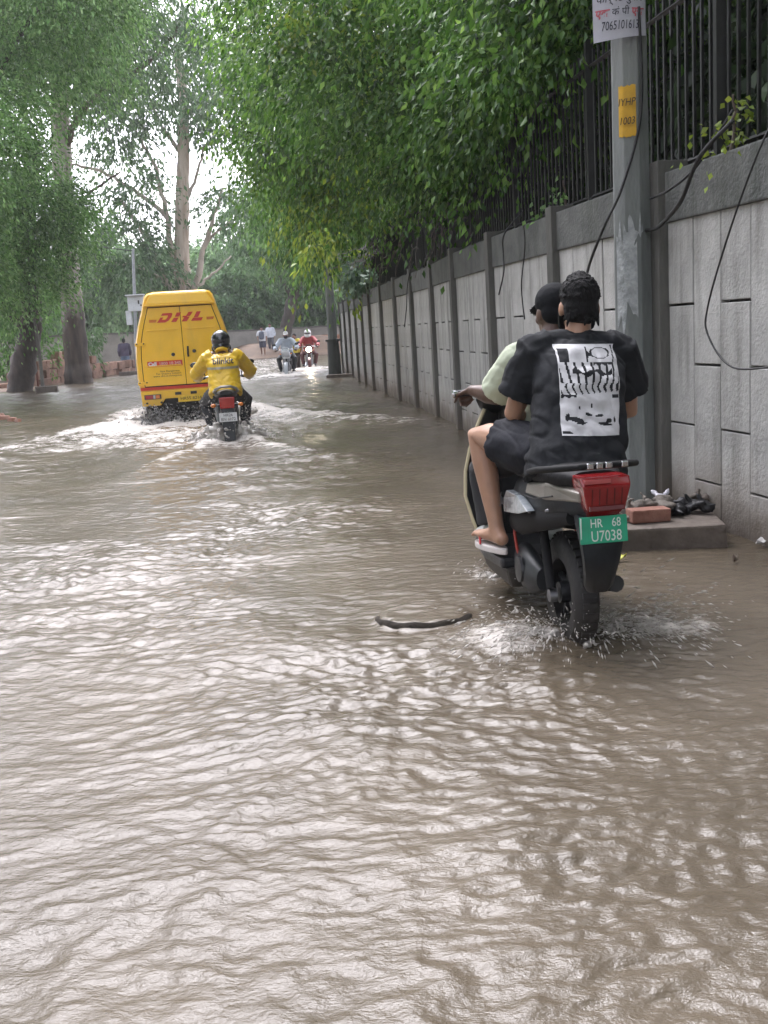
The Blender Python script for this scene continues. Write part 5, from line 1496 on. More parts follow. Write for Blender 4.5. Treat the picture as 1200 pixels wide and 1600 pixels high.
def person(label, loc, rz, j, skin, shirt, pants, sleeve=.8, leg=.8, shoe=None, hairstyle='hair', hair_mat=None, voxel=.012, face=(0, 1, 0), shirt_gap=.018, hem=.05, group=None, hands=(), s=1.0, headup=(0, 0, 1), wr=.006, jacket=False, pant_gap=.016, bare_foot=False, cat='person', girth=1.0):
    """one continuous body with clothes, hair or helmet as children"""
    mb = MB()
    P, R_ = head(mb, j['head'], face, headup, s)
    mb.tube([Vector(j['neck']) - Vector((0, 0, .05)), lerp3(j['neck'], j['head'], .25), Vector(j['head']) + Vector((0, 0, -.03))], [.064, .055, .056], 12)
    torso(mb, j)
    for sd in 'LR':
        sh, el, wr_ = Vector(j['sh' + sd]), Vector(j['el' + sd]), Vector(j['wr' + sd])
        inn = sh.lerp(Vector(j['neck']), .35)
        mb.tube([inn, sh, sh.lerp(el, .35), sh.lerp(el, .8), el, el.lerp(wr_, .3), el.lerp(wr_, .75), wr_], [.06, .062, .055 * girth, .046 * girth, .042 * girth, .043 * girth, .034, .027], 12, round_ends=True)
        hp, kn, an = Vector(j['hip' + sd]), Vector(j['kn' + sd]), Vector(j['an' + sd])
        mb.tube([hp.lerp(Vector(j['pelvis']), .3), hp, hp.lerp(kn, .4), hp.lerp(kn, .85), kn, kn.lerp(an, .28), kn.lerp(an, .6), kn.lerp(an, .9), an], [.095, .098, .085, .064, .060, .059, .047, .036, .036], 14, round_ends=True)
        to = Vector(j['to' + sd])
        fd = (to - an); fd.z = 0; fd.normalize()
        sole = an.z - .075
        heel = Vector((an.x, an.y, sole + .035)) - fd * .045
        mb.tube([heel, heel + fd * .07 + Vector((0, 0, .012)), heel + fd * .16, heel + fd * .215], [(.032, .032), (.04, .034), (.022, .045), (.014, .038)], 12, hint=Vector((0, 0, 1)), round_ends=True)
        mb.tube([an, heel + fd * .02 + Vector((0, 0, .01))], [.036, .034], 10)
        if bare_foot:
            sdv = fd.cross(Vector((0, 0, 1)))
            for q in range(5):
                mb.sphere(heel + fd * (.235 - .012 * abs(q - 1)) + sdv * (.032 - .016 * q) * (1 if sd == 'L' else -1) * -1 + Vector((0, 0, -.012)), (.011, .014, .010), 8)
    for (sd, fw_, pn, side, curl) in hands:
        hand(mb, j['wr' + sd], fw_, pn, side, curl, 1.0)
    body = sculpt(mb, 'person', skin, None, voxel=voxel, smooth=3)
    body.location = loc; body.rotation_euler.z = rz
    tag(body, label, cat, group)
    # shirt
    mb = MB()
    torso(mb, j, shirt_gap, hem=hem)
    for sd in 'LR':
        sh, el, wr_ = Vector(j['sh' + sd]), Vector(j['el' + sd]), Vector(j['wr' + sd])
        inn = sh.lerp(Vector(j['neck']), .35)
        g = shirt_gap
        if sleeve <= 1:
            mb.tube([inn, sh, sh.lerp(el, sleeve * .5), sh.lerp(el, sleeve)], [.06 + g, .066 + g, .066 + g * 1.2, .064 + g * 1.5], 14)
        else:
            f_ = sleeve - 1
            mb.tube([inn, sh, sh.lerp(el, .5), el, el.lerp(wr_, f_ * .5), el.lerp(wr_, f_)], [.06 + g, .064 + g, .056 + g, .05 + g, .046 + g, .036 + g], 14)
    if not jacket:
        nk_ = Vector(j['neck']); sm_ = (Vector(j['shL']) + Vector(j['shR'])) / 2
        mb.tube([sm_ + (nk_ - sm_) * .1, nk_ + (nk_ - sm_).normalized() * .012], [(.105, .105), (.076, .076)], 18)
        for sd in 'LR':
            mb.tube([nk_ - Vector((0, 0, .05)), Vector(j['sh' + sd]).lerp(nk_, .25) + Vector((0, 0, .002)), Vector(j['sh' + sd])], [.078, .074, .07], 14)
    if jacket:
        mb.tube([lerp3(j['neck'], j['head'], -.15), lerp3(j['neck'], j['head'], .35)], [.085, .078], 16)
    so = sculpt(mb, 'jacket' if jacket else 'shirt', shirt, body, voxel=voxel * .9, smooth=4, wrinkle=(wr, (9, 14)))
    # trousers
    mb = MB()
    pel = Vector(j['pelvis'])
    g = pant_gap
    mb.sphere(pel + Vector((0, 0, -.01)), (.165 + g, .14 + g, .12 + g), 18)
    for sd in 'LR':
        hp, kn, an = Vector(j['hip' + sd]), Vector(j['kn' + sd]), Vector(j['an' + sd])
        if leg <= 1:
            mb.tube([hp.lerp(pel, .4), hp, hp.lerp(kn, leg * .55), hp.lerp(kn, leg)], [.10 + g, .102 + g, .094 + g, .080 + g * 1.6], 16)
        else:
            f_ = leg - 1
            mb.tube([hp.lerp(pel, .4), hp, hp.lerp(kn, .5), kn, kn.lerp(an, .5), kn.lerp(an, f_)], [.10 + g, .10 + g, .084 + g, .066 + g, .060 + g, .054 + g], 16)
    sculpt(mb, 'shorts' if leg <= 1 else 'trousers', pants, body, voxel=voxel * .9, smooth=4, wrinkle=(wr * .9, (11, 10)))
    if shoe:
        for sd in 'LR':
            an, to = Vector(j['an' + sd]), Vector(j['to' + sd])
            fd = (to - an); fd.z = 0; fd.normalize()
            heel = Vector((an.x, an.y, an.z - .04)) - fd * .045
            mb = MB()
            mb.tube([heel, heel + fd * .08 + Vector((0, 0, .008)), heel + fd * .17, heel + fd * .225], [(.042, .042), (.046, .044), (.034, .052), (.026, .044)], 12, hint=Vector((0, 0, 1)), round_ends=True)
            mb.tube([an + Vector((0, 0, .02)), heel + fd * .02], [.048, .044], 10)
            sculpt(mb, 'shoe', shoe, body, voxel=.012, smooth=2)
    # hair / helmet / cap
    hm = hair_mat or hair_m
    mb = MB()
    if hairstyle == 'hair':
        rr = random.Random(5)
        mb.sphere(P(0, -.022, .038), (.0815 * s, .094 * s, .098 * s), 20, rot=R_)
        mb.sphere(P(0, -.050, -.008), (.076 * s, .064 * s, .080 * s), 16, rot=R_)
        mb.sphere(P(0, .02, .082), (.074 * s, .075 * s, .050 * s), 14, rot=R_)
        for q in range(420):
            a, e = rr.uniform(0, 2 * math.pi), rr.uniform(-.05, 1.5)
            d = Vector((math.cos(a) * math.cos(e), math.sin(a) * math.cos(e), math.sin(e)))
            b0 = P(d.x * .080, d.y * .090 - .02, d.z * .094 + .036)
            t = (R_ @ Vector((d.x * .6 + rr.uniform(-.5, .5), d.y * .6 + rr.uniform(-.5, .5), d.z * .9 + rr.uniform(-.25, .5)))).normalized()
            ln_ = rr.uniform(.008, .014) + .012 * max(0, math.sin(e)) ** 2
            mb.tube([b0, b0 + t * ln_ * .55 * s, b0 + (t * ln_ + R_ @ Vector((rr.uniform(-.006, .006), .010 * math.sin(e), -.010 * math.cos(e)))) * s], [.006 * s, .0045 * s, .0014 * s], 6)
        for q in range(46):                                   # nape
            a = rr.uniform(-1.25, 1.25) - math.pi / 2
            d = Vector((math.cos(a), math.sin(a), 0))
            b0 = P(d.x * .074, d.y * .080 - .03, -.05 + rr.uniform(-.02, .03))
            mb.tube([b0, b0 + R_ @ Vector((d.x * .004, d.y * .004, -.012 - rr.random() * .010)) * s], [.008 * s, .003 * s], 6)
        sculpt(mb, 'hair', hm, body, voxel=.0038, smooth=1, factor=.4)
    elif hairstyle == 'cap':
        mb.sphere(P(0, -.018, .050), (.086 * s, .102 * s, .086 * s), 20, rot=R_)
        mb.sphere(P(0, -.05, -.002), (.080 * s, .062 * s, .062 * s), 16, rot=R_)
        mb.tube([P(0, .06, .045), P(0, .12, .034), P(0, .16, .022)], [(.010 * s, .075 * s), (.008 * s, .072 * s), (.006 * s, .05 * s)], 14, hint=R_ @ Vector((0, 0, 1)), round_ends=True)
        sculpt(mb, 'cap', hm, body, voxel=.008, smooth=2)
    elif hairstyle == 'helmet':
        mb.sphere(P(0, -.004, .030), (.125 * s, .142 * s, .132 * s), 24, rot=R_)
        mb.tube([P(-.105, .02, -.06), P(-.07, .105, -.085), P(0, .135, -.09), P(.07, .105, -.085), P(.105, .02, -.06)], [(.045, .03)] * 5, 10, hint=R_ @ Vector((0, 0, 1)))
        mb.sphere(P(0, -.03, -.055), (.115 * s, .108 * s, .075 * s), 20, rot=R_)
        h = sculpt(mb, 'helmet', hm, body, voxel=.010, smooth=4)
        mb = MB(); mb.sphere(P(0, .018, .022), (.122 * s, .134 * s, .062 * s), 20, rot=R_)
        mb.build('visor', M('dark_visor', (.012, .012, .014), .08, coat=.6), h, smooth=True)
    elif hairstyle == 'short':
        mb.sphere(P(0, -.020, .036), (.083 * s, .096 * s, .096 * s), 16, rot=R_)
        mb.sphere(P(0, -.050, -.012), (.076 * s, .06 * s, .07 * s), 12, rot=R_)
        sculpt(mb, 'hair', hm, body, voxel=.011, smooth=2)
    if hairstyle != 'helmet':
        for k in (-1, 1):
            MB().sphere(P(k * .031, .083, .002), (.013 * s, .008 * s, .008 * s), 10, rot=R_).build('eye', M('eye_white', (.6, .58, .55), .2), body, smooth=True)
            MB().sphere(P(k * .031, .0895, .002), (.006 * s, .004 * s, .006 * s), 8, rot=R_).build('iris', M('dark_iris', (.015, .01, .008), .15), body, smooth=True)
    return body, so, P

PZ = .035
def drop(j, keep=('anL', 'anR', 'toL', 'toR')):
    return {k: (v if k in keep else (v[0], v[1], v[2] - PZ)) for k, v in j.items()}
# ---- pillion passenger: black T-shirt, dark shorts, slippers
jp = dict(pelvis=(.085, .03, .855), chest=(.135, .13, 1.10), neck=(.172, .235, 1.318), head=(.196, .285, 1.438),
          shL=(-.012, .235, 1.262), shR=(.345, .235, 1.238), elL=(-.092, .335, 1.005), elR=(.425, .32, .985), wrL=(.035, .545, .93), wrR=(.27, .55, .93),
          hipL=(-.015, .08, .845), hipR=(.185, .08, .84), knL=(-.185, .60, .895), knR=(.37, .585, .85), anL=(-.150, .50, .430), anR=(.26, .50, .430), toL=(-.205, .70, .40), toR=(.33, .68, .40))
jp = drop(jp)
tee = M('black_cotton', (.013, .0145, .0175), .85, var=.25, scale=5, bump=.22, bscale=22, spec=.25)
shorts_m = M('dark_navy_cotton', (.009, .010, .015), .85, var=.25, scale=6, bump=.22, bscale=22, spec=.25)
pas, tshirt, PP = person('pillion passenger in black T-shirt with white back print, shorts and slippers', (SC_LOC[0] - .035, SC_LOC[1], SC_LOC[2]), SC_ROT, jp, skin_a, tee, shorts_m, sleeve=.70, leg=.60, hairstyle='hair', voxel=.0075,
       face=(.10, .99, -.08), headup=(.06, .05, 1), shirt_gap=.026, hem=.13, hands=(('L', (.55, .75, -.25), (.2, -.3, -1), -1, .35), ('R', (-.35, .85, -.25), (-.1, -.3, -1), 1, .35)), bare_foot=True, wr=.011, pant_gap=.021)
beard = MB(); 
for k in (-1, 1):
    beard.tube([PP(k * .070, .012, -.03), PP(k * .062, .045, -.075), PP(k * .03, .078, -.10)], [.016, .018, .014], 8, round_ends=True)
beard.tube([PP(-.032, .078, -.098), PP(0, .086, -.104), PP(.032, .078, -.098)], [.014, .014, .014], 8, round_ends=True)
sculpt(beard, 'beard', hair_m, pas, voxel=.006, smooth=1)
# slippers: white sole, red strap
sole_m = M('white_slipper_sole', (.58, .54, .52), .55, var=.1)
strap_m = M('red_slipper_strap', (.38, .02, .025), .5)
for sd in 'LR':
    an, to = Vector(jp['an' + sd]), Vector(jp['to' + sd])
    fd = (to - an); fd.z = 0; fd.normalize(); sv = fd.cross(Vector((0, 0, 1)))
    hl = Vector((an.x, an.y, an.z - .082)) - fd * .075
    out = []
    for k in range(24):
        a = 2 * math.pi * k / 24
        lx = math.cos(a) * .138 + .13; wy = math.sin(a) * (.042 + .008 * math.cos(a))
        out.append(hl + fd * lx + sv * wy)
    so_ = MB().prism(out, (0, 0, -.026), (0, 0, .004)).build('slipper', sole_m, pas, bevel=.006)
    for q in (-1, 1):
        MB().tube([hl + fd * .155 + sv * q * .046 + Vector((0, 0, .004)), hl + fd * .180 + sv * q * .034 + Vector((0, 0, .042)), hl + fd * .205 + Vector((0, 0, .048)) + sv * q * .008, hl + fd * .23 + Vector((0, 0, .012))], .0055, 6).build('strap', strap_m, so_, smooth='auto')

# ---- printed panel on the back of the T-shirt: a white block of rough black shapes
def conform(o, verts, direction, off):
    """push local points onto the surface of o along direction"""
    bm = bmesh.new(); bm.from_mesh(o.data); bt = BVHTree.FromBMesh(bm); bm.free()
    d = Vector(direction).normalized(); res = []; last = None
    for v in verts:
        hit = bt.ray_cast(Vector(v) - d * 1.0, d)
        if hit[0] is None:
            p = Vector(v) if last is None else Vector(v) - d * (Vector(v) - last).dot(d)
        else:
            p = hit[0] - d * off; last = hit[0]
        res.append(p)
    return res
def art(u, v):
    """u,v in 0..1 from the top left; returns True where the print is black"""
    w1 = .030 * math.sin(v * 47 + u * 5) + .02 * math.sin(u * 61)
    if u < .02 or u > .98 or v < .012 or v > .985: return False
    if .03 < u < .17 and .05 < v < .20: return True
    if .20 < v < .22 + w1 * .5 and .55 < u < .9: return True
    if v < .20:
        a, b_ = (u - .70) / .15, (v - .10) / .055
        r = a * a + b_ * b_
        if 1.0 < r < 1.5 + 6 * w1: return True
        if .45 < u < .50 + w1 and v > .03: return True
        return .93 < u + .25 * (v - .1) < .955
    if .20 <= v < .43:                                             # row of tall uneven white strokes on black
        k = u * 8.2 + .25 * math.sin(v * 9 + u * 3)
        fr = k - math.floor(k)
        if .055 < (v - .315) + .4 * abs(u - .5) * .12 and (v - .315) < .0: pass
        band = abs(v - .315 - .02 * math.sin(u * 19)) < .022 + .012 * math.sin(u * 31) and .2 < u < .86
        return fr < .30 + .5 * w1 or band
    if .43 <= v < .56:
        k = u * 9.5 + .3 * math.sin(v * 30)
        fr = k - math.floor(k)
        return (fr < .28 + .9 * max(0, u - .45) * .5) and (v < .535 + w1)
    if .56 <= v < .60: return u < .25 and v < .585 + w1 or u > .87
    # lower block: loose brush strokes
    if v > .955 and u < .08 + .1 * math.sin(v * 40): return True
    for (cu, cv, ru, rv, sl) in ((.24, .83, .13, .026, .35), (.33, .865, .10, .016, -.1), (.72, .875, .12, .018, .3), (.80, .84, .05, .030, -.3), (.44, .77, .06, .016, .5), (.63, .785, .07, .014, -.2), (.10, .80, .035, .04, -.9), (.91, .83, .02, .035, .6), (.50, .68, .012, .03, 0), (.30, .70, .015, .02, 0)):
        a = (u - cu) / ru; b_ = (v - cv - sl * (u - cu) * .35) / rv
        if a * a + b_ * b_ < 1 + 8 * w1: return True
    return False
NU, NV = 74, 104
TL, TR, BL = Vector((.035, 0, 1.258)), Vector((.295, 0, 1.243)), Vector((-.010, 0, .905))
BR = Vector((.232, 0, .888))
gridp = []
for jv in range(NV + 1):
    for iu in range(NU + 1):
        u, v = iu / NU, jv / NV
        gridp.append(TL.lerp(TR, u).lerp(BL.lerp(BR, u), v))
cp = conform(tshirt, gridp, (0, 1, 0), .0025)
# light smoothing so the print does not stair-step
cpa = np.array([tuple(p) for p in cp]).reshape(NV + 1, NU + 1, 3)
for _ in range(3):
    m_ = cpa.copy(); m_[1:-1, 1:-1, 1] = (cpa[:-2, 1:-1, 1] + cpa[2:, 1:-1, 1] + cpa[1:-1, :-2, 1] + cpa[1:-1, 2:, 1] + 4 * cpa[1:-1, 1:-1, 1]) / 8; cpa = m_
cpa[:, :, 1] -= .0015
idxg = np.arange((NV + 1) * (NU + 1)).reshape(NV + 1, NU + 1)
pr_white = M('print_white', (.50, .50, .52), .7, var=.12, scale=14, bump=.1)
po = np_mesh('back_print', cpa.reshape(-1, 3), grid_faces(idxg), [pr_white, tee], tshirt, smooth=True)
po.data.polygons.foreach_set('material_index', [1 if art((i % NU + .5) / NU, (i // NU + .5) / NV) else 0 for i in range(NU * NV)])

# ---- scooter driver in pale green
jd = dict(pelvis=(.08, .44, .80), chest=(.12, .50, 1.03), neck=(.155, .56, 1.26), head=(.178, .61, 1.385),
          shL=(.0, .57, 1.185), shR=(.305, .57, 1.185), elL=(-.075, .725, 1.02), elR=(.36, .72, 1.02), wrL=(-.160, .865, 1.045), wrR=(.255, .87, 1.05),
          hipL=(-.03, .47, .82), hipR=(.15, .47, .82), knL=(-.13, .80, .66), knR=(.21, .80, .66), anL=(-.12, .74, .385), anR=(.18, .74, .385), toL=(-.13, .92, .40), toR=(.19, .92, .40))
green_tee = M('pale_green_cotton', (.38, .42, .32), .85, var=.10, scale=5, bump=.2, bscale=22, spec=.25)
drv, _, _ = person('scooter driver in pale green T-shirt and black cap holding the handlebar', (SC_LOC[0] - .03, SC_LOC[1], SC_LOC[2]), SC_ROT, jd, skin_b, green_tee, M('charcoal_trousers', (.022, .023, .026), .85, bump=.2, bscale=20), sleeve=.88, leg=1.92, hairstyle='cap', hair_mat=M('black_cap_cloth', (.008, .009, .011), .85, bump=.2, spec=.15), voxel=.0085,
       face=(-.12, .98, -.12), shirt_gap=.022, hem=.06, hands=(('L', (-.15, .85, -.15), (.1, -.3, -1), 1, .85), ('R', (.1, .88, -.15), (0, -.3, -1), -1, .85)), shoe=M('white_grey_shoe', (.38, .40, .39), .5, var=.2, scale=10), girth=1.12)

# ---- rider in the yellow jacket on the motorcycle ahead
jr = dict(pelvis=(0, .12, .90), chest=(0, .22, 1.13), neck=(0, .32, 1.36), head=(.0, .40, 1.47),
          shL=(-.19, .32, 1.28), shR=(.19, .32, 1.28), elL=(-.36, .56, 1.08), elR=(.36, .56, 1.08), wrL=(-.335, .82, 1.02), wrR=(.335, .82, 1.02),
          hipL=(-.09, .15, .87), hipR=(.09, .15, .87), knL=(-.27, .55, .70), knR=(.27, .55, .70), anL=(-.20, .50, .36), anR=(.22, .48, .36), toL=(-.22, .68, .32), toR=(.24, .66, .32))
yj = M('yellow_rain_jacket', (.70, .45, .02), .38, var=.10, scale=4, bump=.25, bscale=14, coat=.1)
jeans_bk = M('wet_black_trousers', (.014, .015, .019), .6, var=.3, bump=.3, bscale=20)
rid, jacket, RP = person('motorcycle rider in yellow rain jacket and black helmet seen from behind', (MO_POS[0], MO_POS[1], -.22), MO_ROT, jr, skin_b, yj, jeans_bk, sleeve=1.97, leg=1.98, hairstyle='helmet', hair_mat=M('black_helmet_shell', (.012, .013, .016), .14, coat=.7, var=.2), voxel=.011,
       face=(0, .99, -.1), shirt_gap=.034, hem=.10, hands=(('L', (0.0, .95, -.1), (0, -.2, -1), 1, .85), ('R', (0.0, .95, -.1), (0, -.2, -1), -1, .85)), shoe=M('dark_wet_shoe', (.03, .03, .034), .4, var=.3), jacket=True, wr=.011)
def conform_text(name, txt, size, mat, parent, surf, cx, cz, **kw):
    me = text_mesh(txt, size, **kw)
    bm = bmesh.new(); bm.from_mesh(me)
    bmesh.ops.subdivide_edges(bm, edges=[e for e in bm.edges if e.calc_length() > size * .2], cuts=2)
    bm.to_mesh(me); bm.free()
    vs_ = [Vector((cx + v.co.x, 0, cz + v.co.y)) for v in me.vertices]
    for v, p in zip(me.vertices, conform(surf, vs_, (0, 1, 0), .006)):
        v.co = p
    me.materials.clear()
    return link(name, me, mat, parent)
conform_text('jacket_lettering', 'blinkit', .108, ink_blk, jacket, jacket, .0, 1.235, bold=.0025)
# grey reflective band round the jacket back
bp_ = conform(jacket, [Vector((x, 0, z)) for z in (1.135, 1.150, 1.165) for x in np.linspace(-.205, .205, 40)], (0, 1, 0), .006)
np_mesh('reflective_band', [tuple(p) for p in bp_], grid_faces(np.arange(120).reshape(3, 40)), M('reflective_grey', (.30, .27, .18), .3, var=.1), jacket, smooth=True)

# ---- man walking on the left edge
def walker(label, loc, rz, skin, shirt, pants, step=.18, short=False, sleeve=1.9, group=None, shoe=None, h=1.0, arms=0.0, face=(0, 1, 0), sleeves_up=False, leg=None):
    k = h
    jw = dict(pelvis=(0, 0, .93 * k), chest=(0, .02, 1.22 * k), neck=(0, .03, 1.46 * k), head=(0, .06, 1.585 * k), shL=(-.19, .03, 1.40 * k), shR=(.19, .03, 1.40 * k),
              elL=(-.25, -.06 - arms, 1.12 * k), elR=(.25, .08, 1.12 * k), wrL=(-.23, .08 - arms, .90 * k), wrR=(.23, .22, .92 * k),
              hipL=(-.09, 0, .90 * k), hipR=(.09, 0, .90 * k), knL=(-.10, .5 * step + .04, .50 * k), knR=(.10, -.2 * step + .03, .50 * k), anL=(-.10, step, .10), anR=(.10, -step, .12), toL=(-.11, step + .2, .05), toR=(.11, -step + .2, .05))
    return person(label, loc, rz, jw, skin, shirt, pants, sleeve=sleeve, leg=leg or (.95 if short else 1.95), hairstyle='short', voxel=.014, face=face, shoe=shoe, shirt_gap=.022, hem=.04, group=group,
                  hands=(('L', (0, .2, -1), (1, 0, 0), 1, .35), ('R', (0, .3, -1), (-1, 0, 0), -1, .35)))
walker('man in dark purple shirt and blue jeans walking away at the left bank', (-11.45, 47.8, -.12), .2, skin_b, M('dusky_purple_shirt', (.055, .045, .075), .8, bump=.2), M('faded_blue_jeans', (.12, .17, .25), .8, var=.25), shoe=M('dark_wet_shoe', (.03, .03, .034), .4, var=.3))
b1 = walker('pedestrian in dark shorts with a slate blue backpack strapped in front', (-6.45, 60.6, .12), math.pi, skin_c, M('white_school_shirt', (.55, .56, .58), .8), M('navy_shorts', (.03, .035, .06), .8), short=True, sleeve=.8, step=.12)[0]
MB().loft([ellring(.11, .13, 1.24, .20, 16, sq=.6), ellring(.20, .16, 1.22, .24, 16, sq=.6), ellring(.30, .14, 1.20, .20, 16, sq=.6)]).build('backpack', M('slate_blue_nylon', (.06, .075, .11), .6, bump=.15), b1, smooth='auto')
walker('pedestrian in white shirt walking just behind the one with the backpack', (-6.15, 62.6, .3), math.pi, skin_c, M('white_blue_shirt', (.50, .54, .60), .8), M('grey_trousers', (.06, .065, .08), .8), sleeve=1.8, step=.1)
# ---- oncoming riders
def rider(label, loc, rz, skin, shirt, pants, hairstyle, hat, sleeve=1.9, face=(0, .98, -.1), **kw):
    jj = dict(jr)
    jj.update(pelvis=(0, .16, .88), chest=(0, .22, 1.12), neck=(0, .28, 1.36), head=(0, .33, 1.48), shL=(-.19, .27, 1.30), shR=(.19, .27, 1.30))
    return person(label, loc, rz, jj, skin, shirt, pants, sleeve=sleeve, leg=1.95, hairstyle=hairstyle, hair_mat=hat, voxel=.014, face=face, shirt_gap=.028, hem=.05,
                  hands=(('L', (0.0, .95, -.1), (0, -.2, -1), 1, .85), ('R', (0.0, .95, -.1), (0, -.2, -1), -1, .85)), shoe=M('dark_wet_shoe', (.03, .03, .034), .4, var=.3), **kw)
ra, _, RA = rider('oncoming rider in pale blue shirt, white cap and dark face mask', ba.location, ba.rotation_euler.z, skin_c, M('pale_blue_shirt', (.42, .47, .54), .75), jeans_bk, 'cap', M('white_cap_cloth', (.60, .60, .60), .8))
mb = MB(); mb.sphere(RA(0, .04, -.055), (.074, .078, .058), 14); sculpt(mb, 'face_mask', M('dark_mask_cloth', (.02, .02, .025), .9), ra, voxel=.012, smooth=2)
rider('oncoming rider in red jacket and white helmet behind the shining headlight', bb_.location, bb_.rotation_euler.z, skin_c, M('red_jacket', (.30, .035, .04), .6, bump=.2), M('maroon_trousers', (.10, .03, .03), .7), 'helmet', M('white_helmet_shell', (.60, .60, .62), .25, coat=.5), face=(.2, .97, -.05))
walker('bare-armed person in yellow top standing between the two oncoming motorcycles', (-2.98, 39.6, -.14), math.pi - .3, skin_c, M('lemon_yellow_top', (.62, .50, .05), .7), M('dark_brown_trousers', (.05, .035, .03), .8), sleeve=.6, step=.05, h=.84)

# ================================================================== STREET THINGS
pole_m = M('weathered_pole_concrete', (.13, .145, .14), .8, col2=(.25, .265, .26), scale=3.2, bump=.5, bscale=35, stretch=(1, 1, .25))
def conc_pole(name, label, loc, h, r0, r1, n=8, twist=.2):
    t = empty(name, loc)
    mb = MB()
    rings = []
    for k in range(9):
        z = -.4 + (h + .4) * k / 8
        r = r0 + (r1 - r0) * k / 8
        rings.append([Vector((r * math.cos(a + twist), r * math.sin(a + twist), z)) for a in [2 * math.pi * q / n for q in range(n)]])
    mb.loft(rings); mb.build('shaft', pole_m, t, bevel=.006)
    tag(t, label, 'pole')
    return t
PL = (1.685, 6.70)
pole = conc_pole('utility_pole', 'grey concrete utility pole standing against the wall behind the scooter', (PL[0], PL[1], -.1), 8.0, .135, .085)
# flaking whitewash patches low on the shaft
ww = M('flaking_whitewash', (.42, .44, .45), .85, col2=(.22, .24, .24), scale=16, bump=.5, bscale=40)
rr = random.Random(3)
def pole_patch(z0, z1, a0, a1, mat, name, thick=.004, jag=.03, nseg=9, parent=pole):
    def R_at(z): return .135 + (.085 - .135) * (z + .4) / 8.4
    def pt(a, z, e):
        # radius of the octagon in direction a
        q = (a - .2) % (math.pi / 4) - math.pi / 8
        r = (R_at(z) * math.cos(math.pi / 8)) / math.cos(q) + e
        return Vector((r * math.cos(a), r * math.sin(a), z))
    V_, F_ = [], []
    m_ = 14
    for i in range(nseg + 1):
        a = a0 + (a1 - a0) * i / nseg
        za, zb = z0 + rr.uniform(0, jag), z1 - rr.uniform(0, jag)
        for k in range(m_ + 1):
            V_.append(pt(a, za + (zb - za) * k / m_, thick))
    for i in range(nseg):
        for k in range(m_):
            F_.append((i * (m_ + 1) + k, (i + 1) * (m_ + 1) + k, (i + 1) * (m_ + 1) + k + 1, i * (m_ + 1) + k + 1))
    return np_mesh(name, [tuple(v) for v in V_], F_, mat, parent)
SW = -math.pi / 2 - .25          # the side of the shaft that faces the viewer
pole_patch(1.25, 2.0, SW - .95, SW + .25, ww, 'whitewash_patch', jag=.22)
pole_patch(.75, 1.22, SW - .9, SW - .05, ww, 'whitewash_patch', jag=.2)
pole_patch(1.75, 2.05, SW - .2, SW + .6, ww, 'whitewash_patch', jag=.16)
yp = pole_patch(2.46, 2.77, SW - .62, SW + .32, M('yellow_stencil_paint', (.60, .34, .02), .6, var=.12, scale=12), 'yellow_number_patch', thick=.006, jag=.012)
fx, fy = Vector((math.cos(SW + math.pi / 2), math.sin(SW + math.pi / 2), 0)), Vector((0, 0, 1))
fc = Vector((math.cos(SW - .15), math.sin(SW - .15), 0))
for tx, zz in (('IYHP', 2.665), ('1003', 2.555)):
    put_text('stencil_number', tx, .062, ink_blk, yp, fc * .128 + Vector((0, 0, zz)), (math.cos(SW - .15 + math.pi / 2), math.sin(SW - .15 + math.pi / 2), 0), (0, 0, 1), shear=.2, sx=.8)
# poster tied to the pole
po_ = empty('paper_poster', (PL[0] - .085, PL[1] - .145, 2.95))
tag(po_, 'white paper poster with hand-lettered phone number tied to the pole', 'poster')
vs_, fs_ = [], []
NXp, NZp = 16, 10
for k in range(NZp + 1):
    for i in range(NXp + 1):
        u, v = i / NXp, k / NZp
        x = -.155 + .315 * u; z = -.01 + .36 * v + (-.025 * (1 - u) * (1 - v))
        y = -.012 * math.sin(u * math.pi) + .02 * math.sin(u * 5 + v * 2) * (1 - v) * .5 + .035 * (abs(u - .5) * 2) ** 2
        vs_.append((x, y, z))
paper = np_mesh('sheet', vs_, grid_faces(np.arange(len(vs_)).reshape(NZp + 1, NXp + 1)), M('damp_paper', (.50, .50, .57), .8, var=.07, scale=8, bump=.1), po_, smooth=True)
pap_bm = paper
pink = M('pink_lettering', (.52, .12, .16), .7)
inkp = M('poster_ink', (.03, .03, .05), .7)
def poster_text(txt, size, mat, cx, cz, **kw):
    me = text_mesh(txt, size, **kw)
    vv = [Vector((cx + v.co.x, 0, cz + v.co.y)) for v in me.vertices]
    for v, p in zip(me.vertices, conform(paper, vv, (0, 1, 0), .003)): v.co = p
    me.materials.clear()
    return link('poster_lettering', me, mat, po_)
poster_text('7065101613', .072, inkp, .0, .050, shear=.12, sx=.62)
poster_text('कं पी', .055, inkp, .0, .125, shear=.1)
poster_text('एक', .058, pink, -.105, .125, shear=.1, bold=.002)
poster_text('एक', .058, pink, .105, .125, shear=.1, bold=.002)
poster_text('कार्पेट बुनार', .07, inkp, .0, .205, shear=.1, sx=.85)
poster_text('मकान', .09, inkp, .0, .295, shear=.1)
MB().tube([(-.14, .01, .34), (.03, .30, .345), (.15, .01, .34)], .004, 5).build('string', inkp, po_)

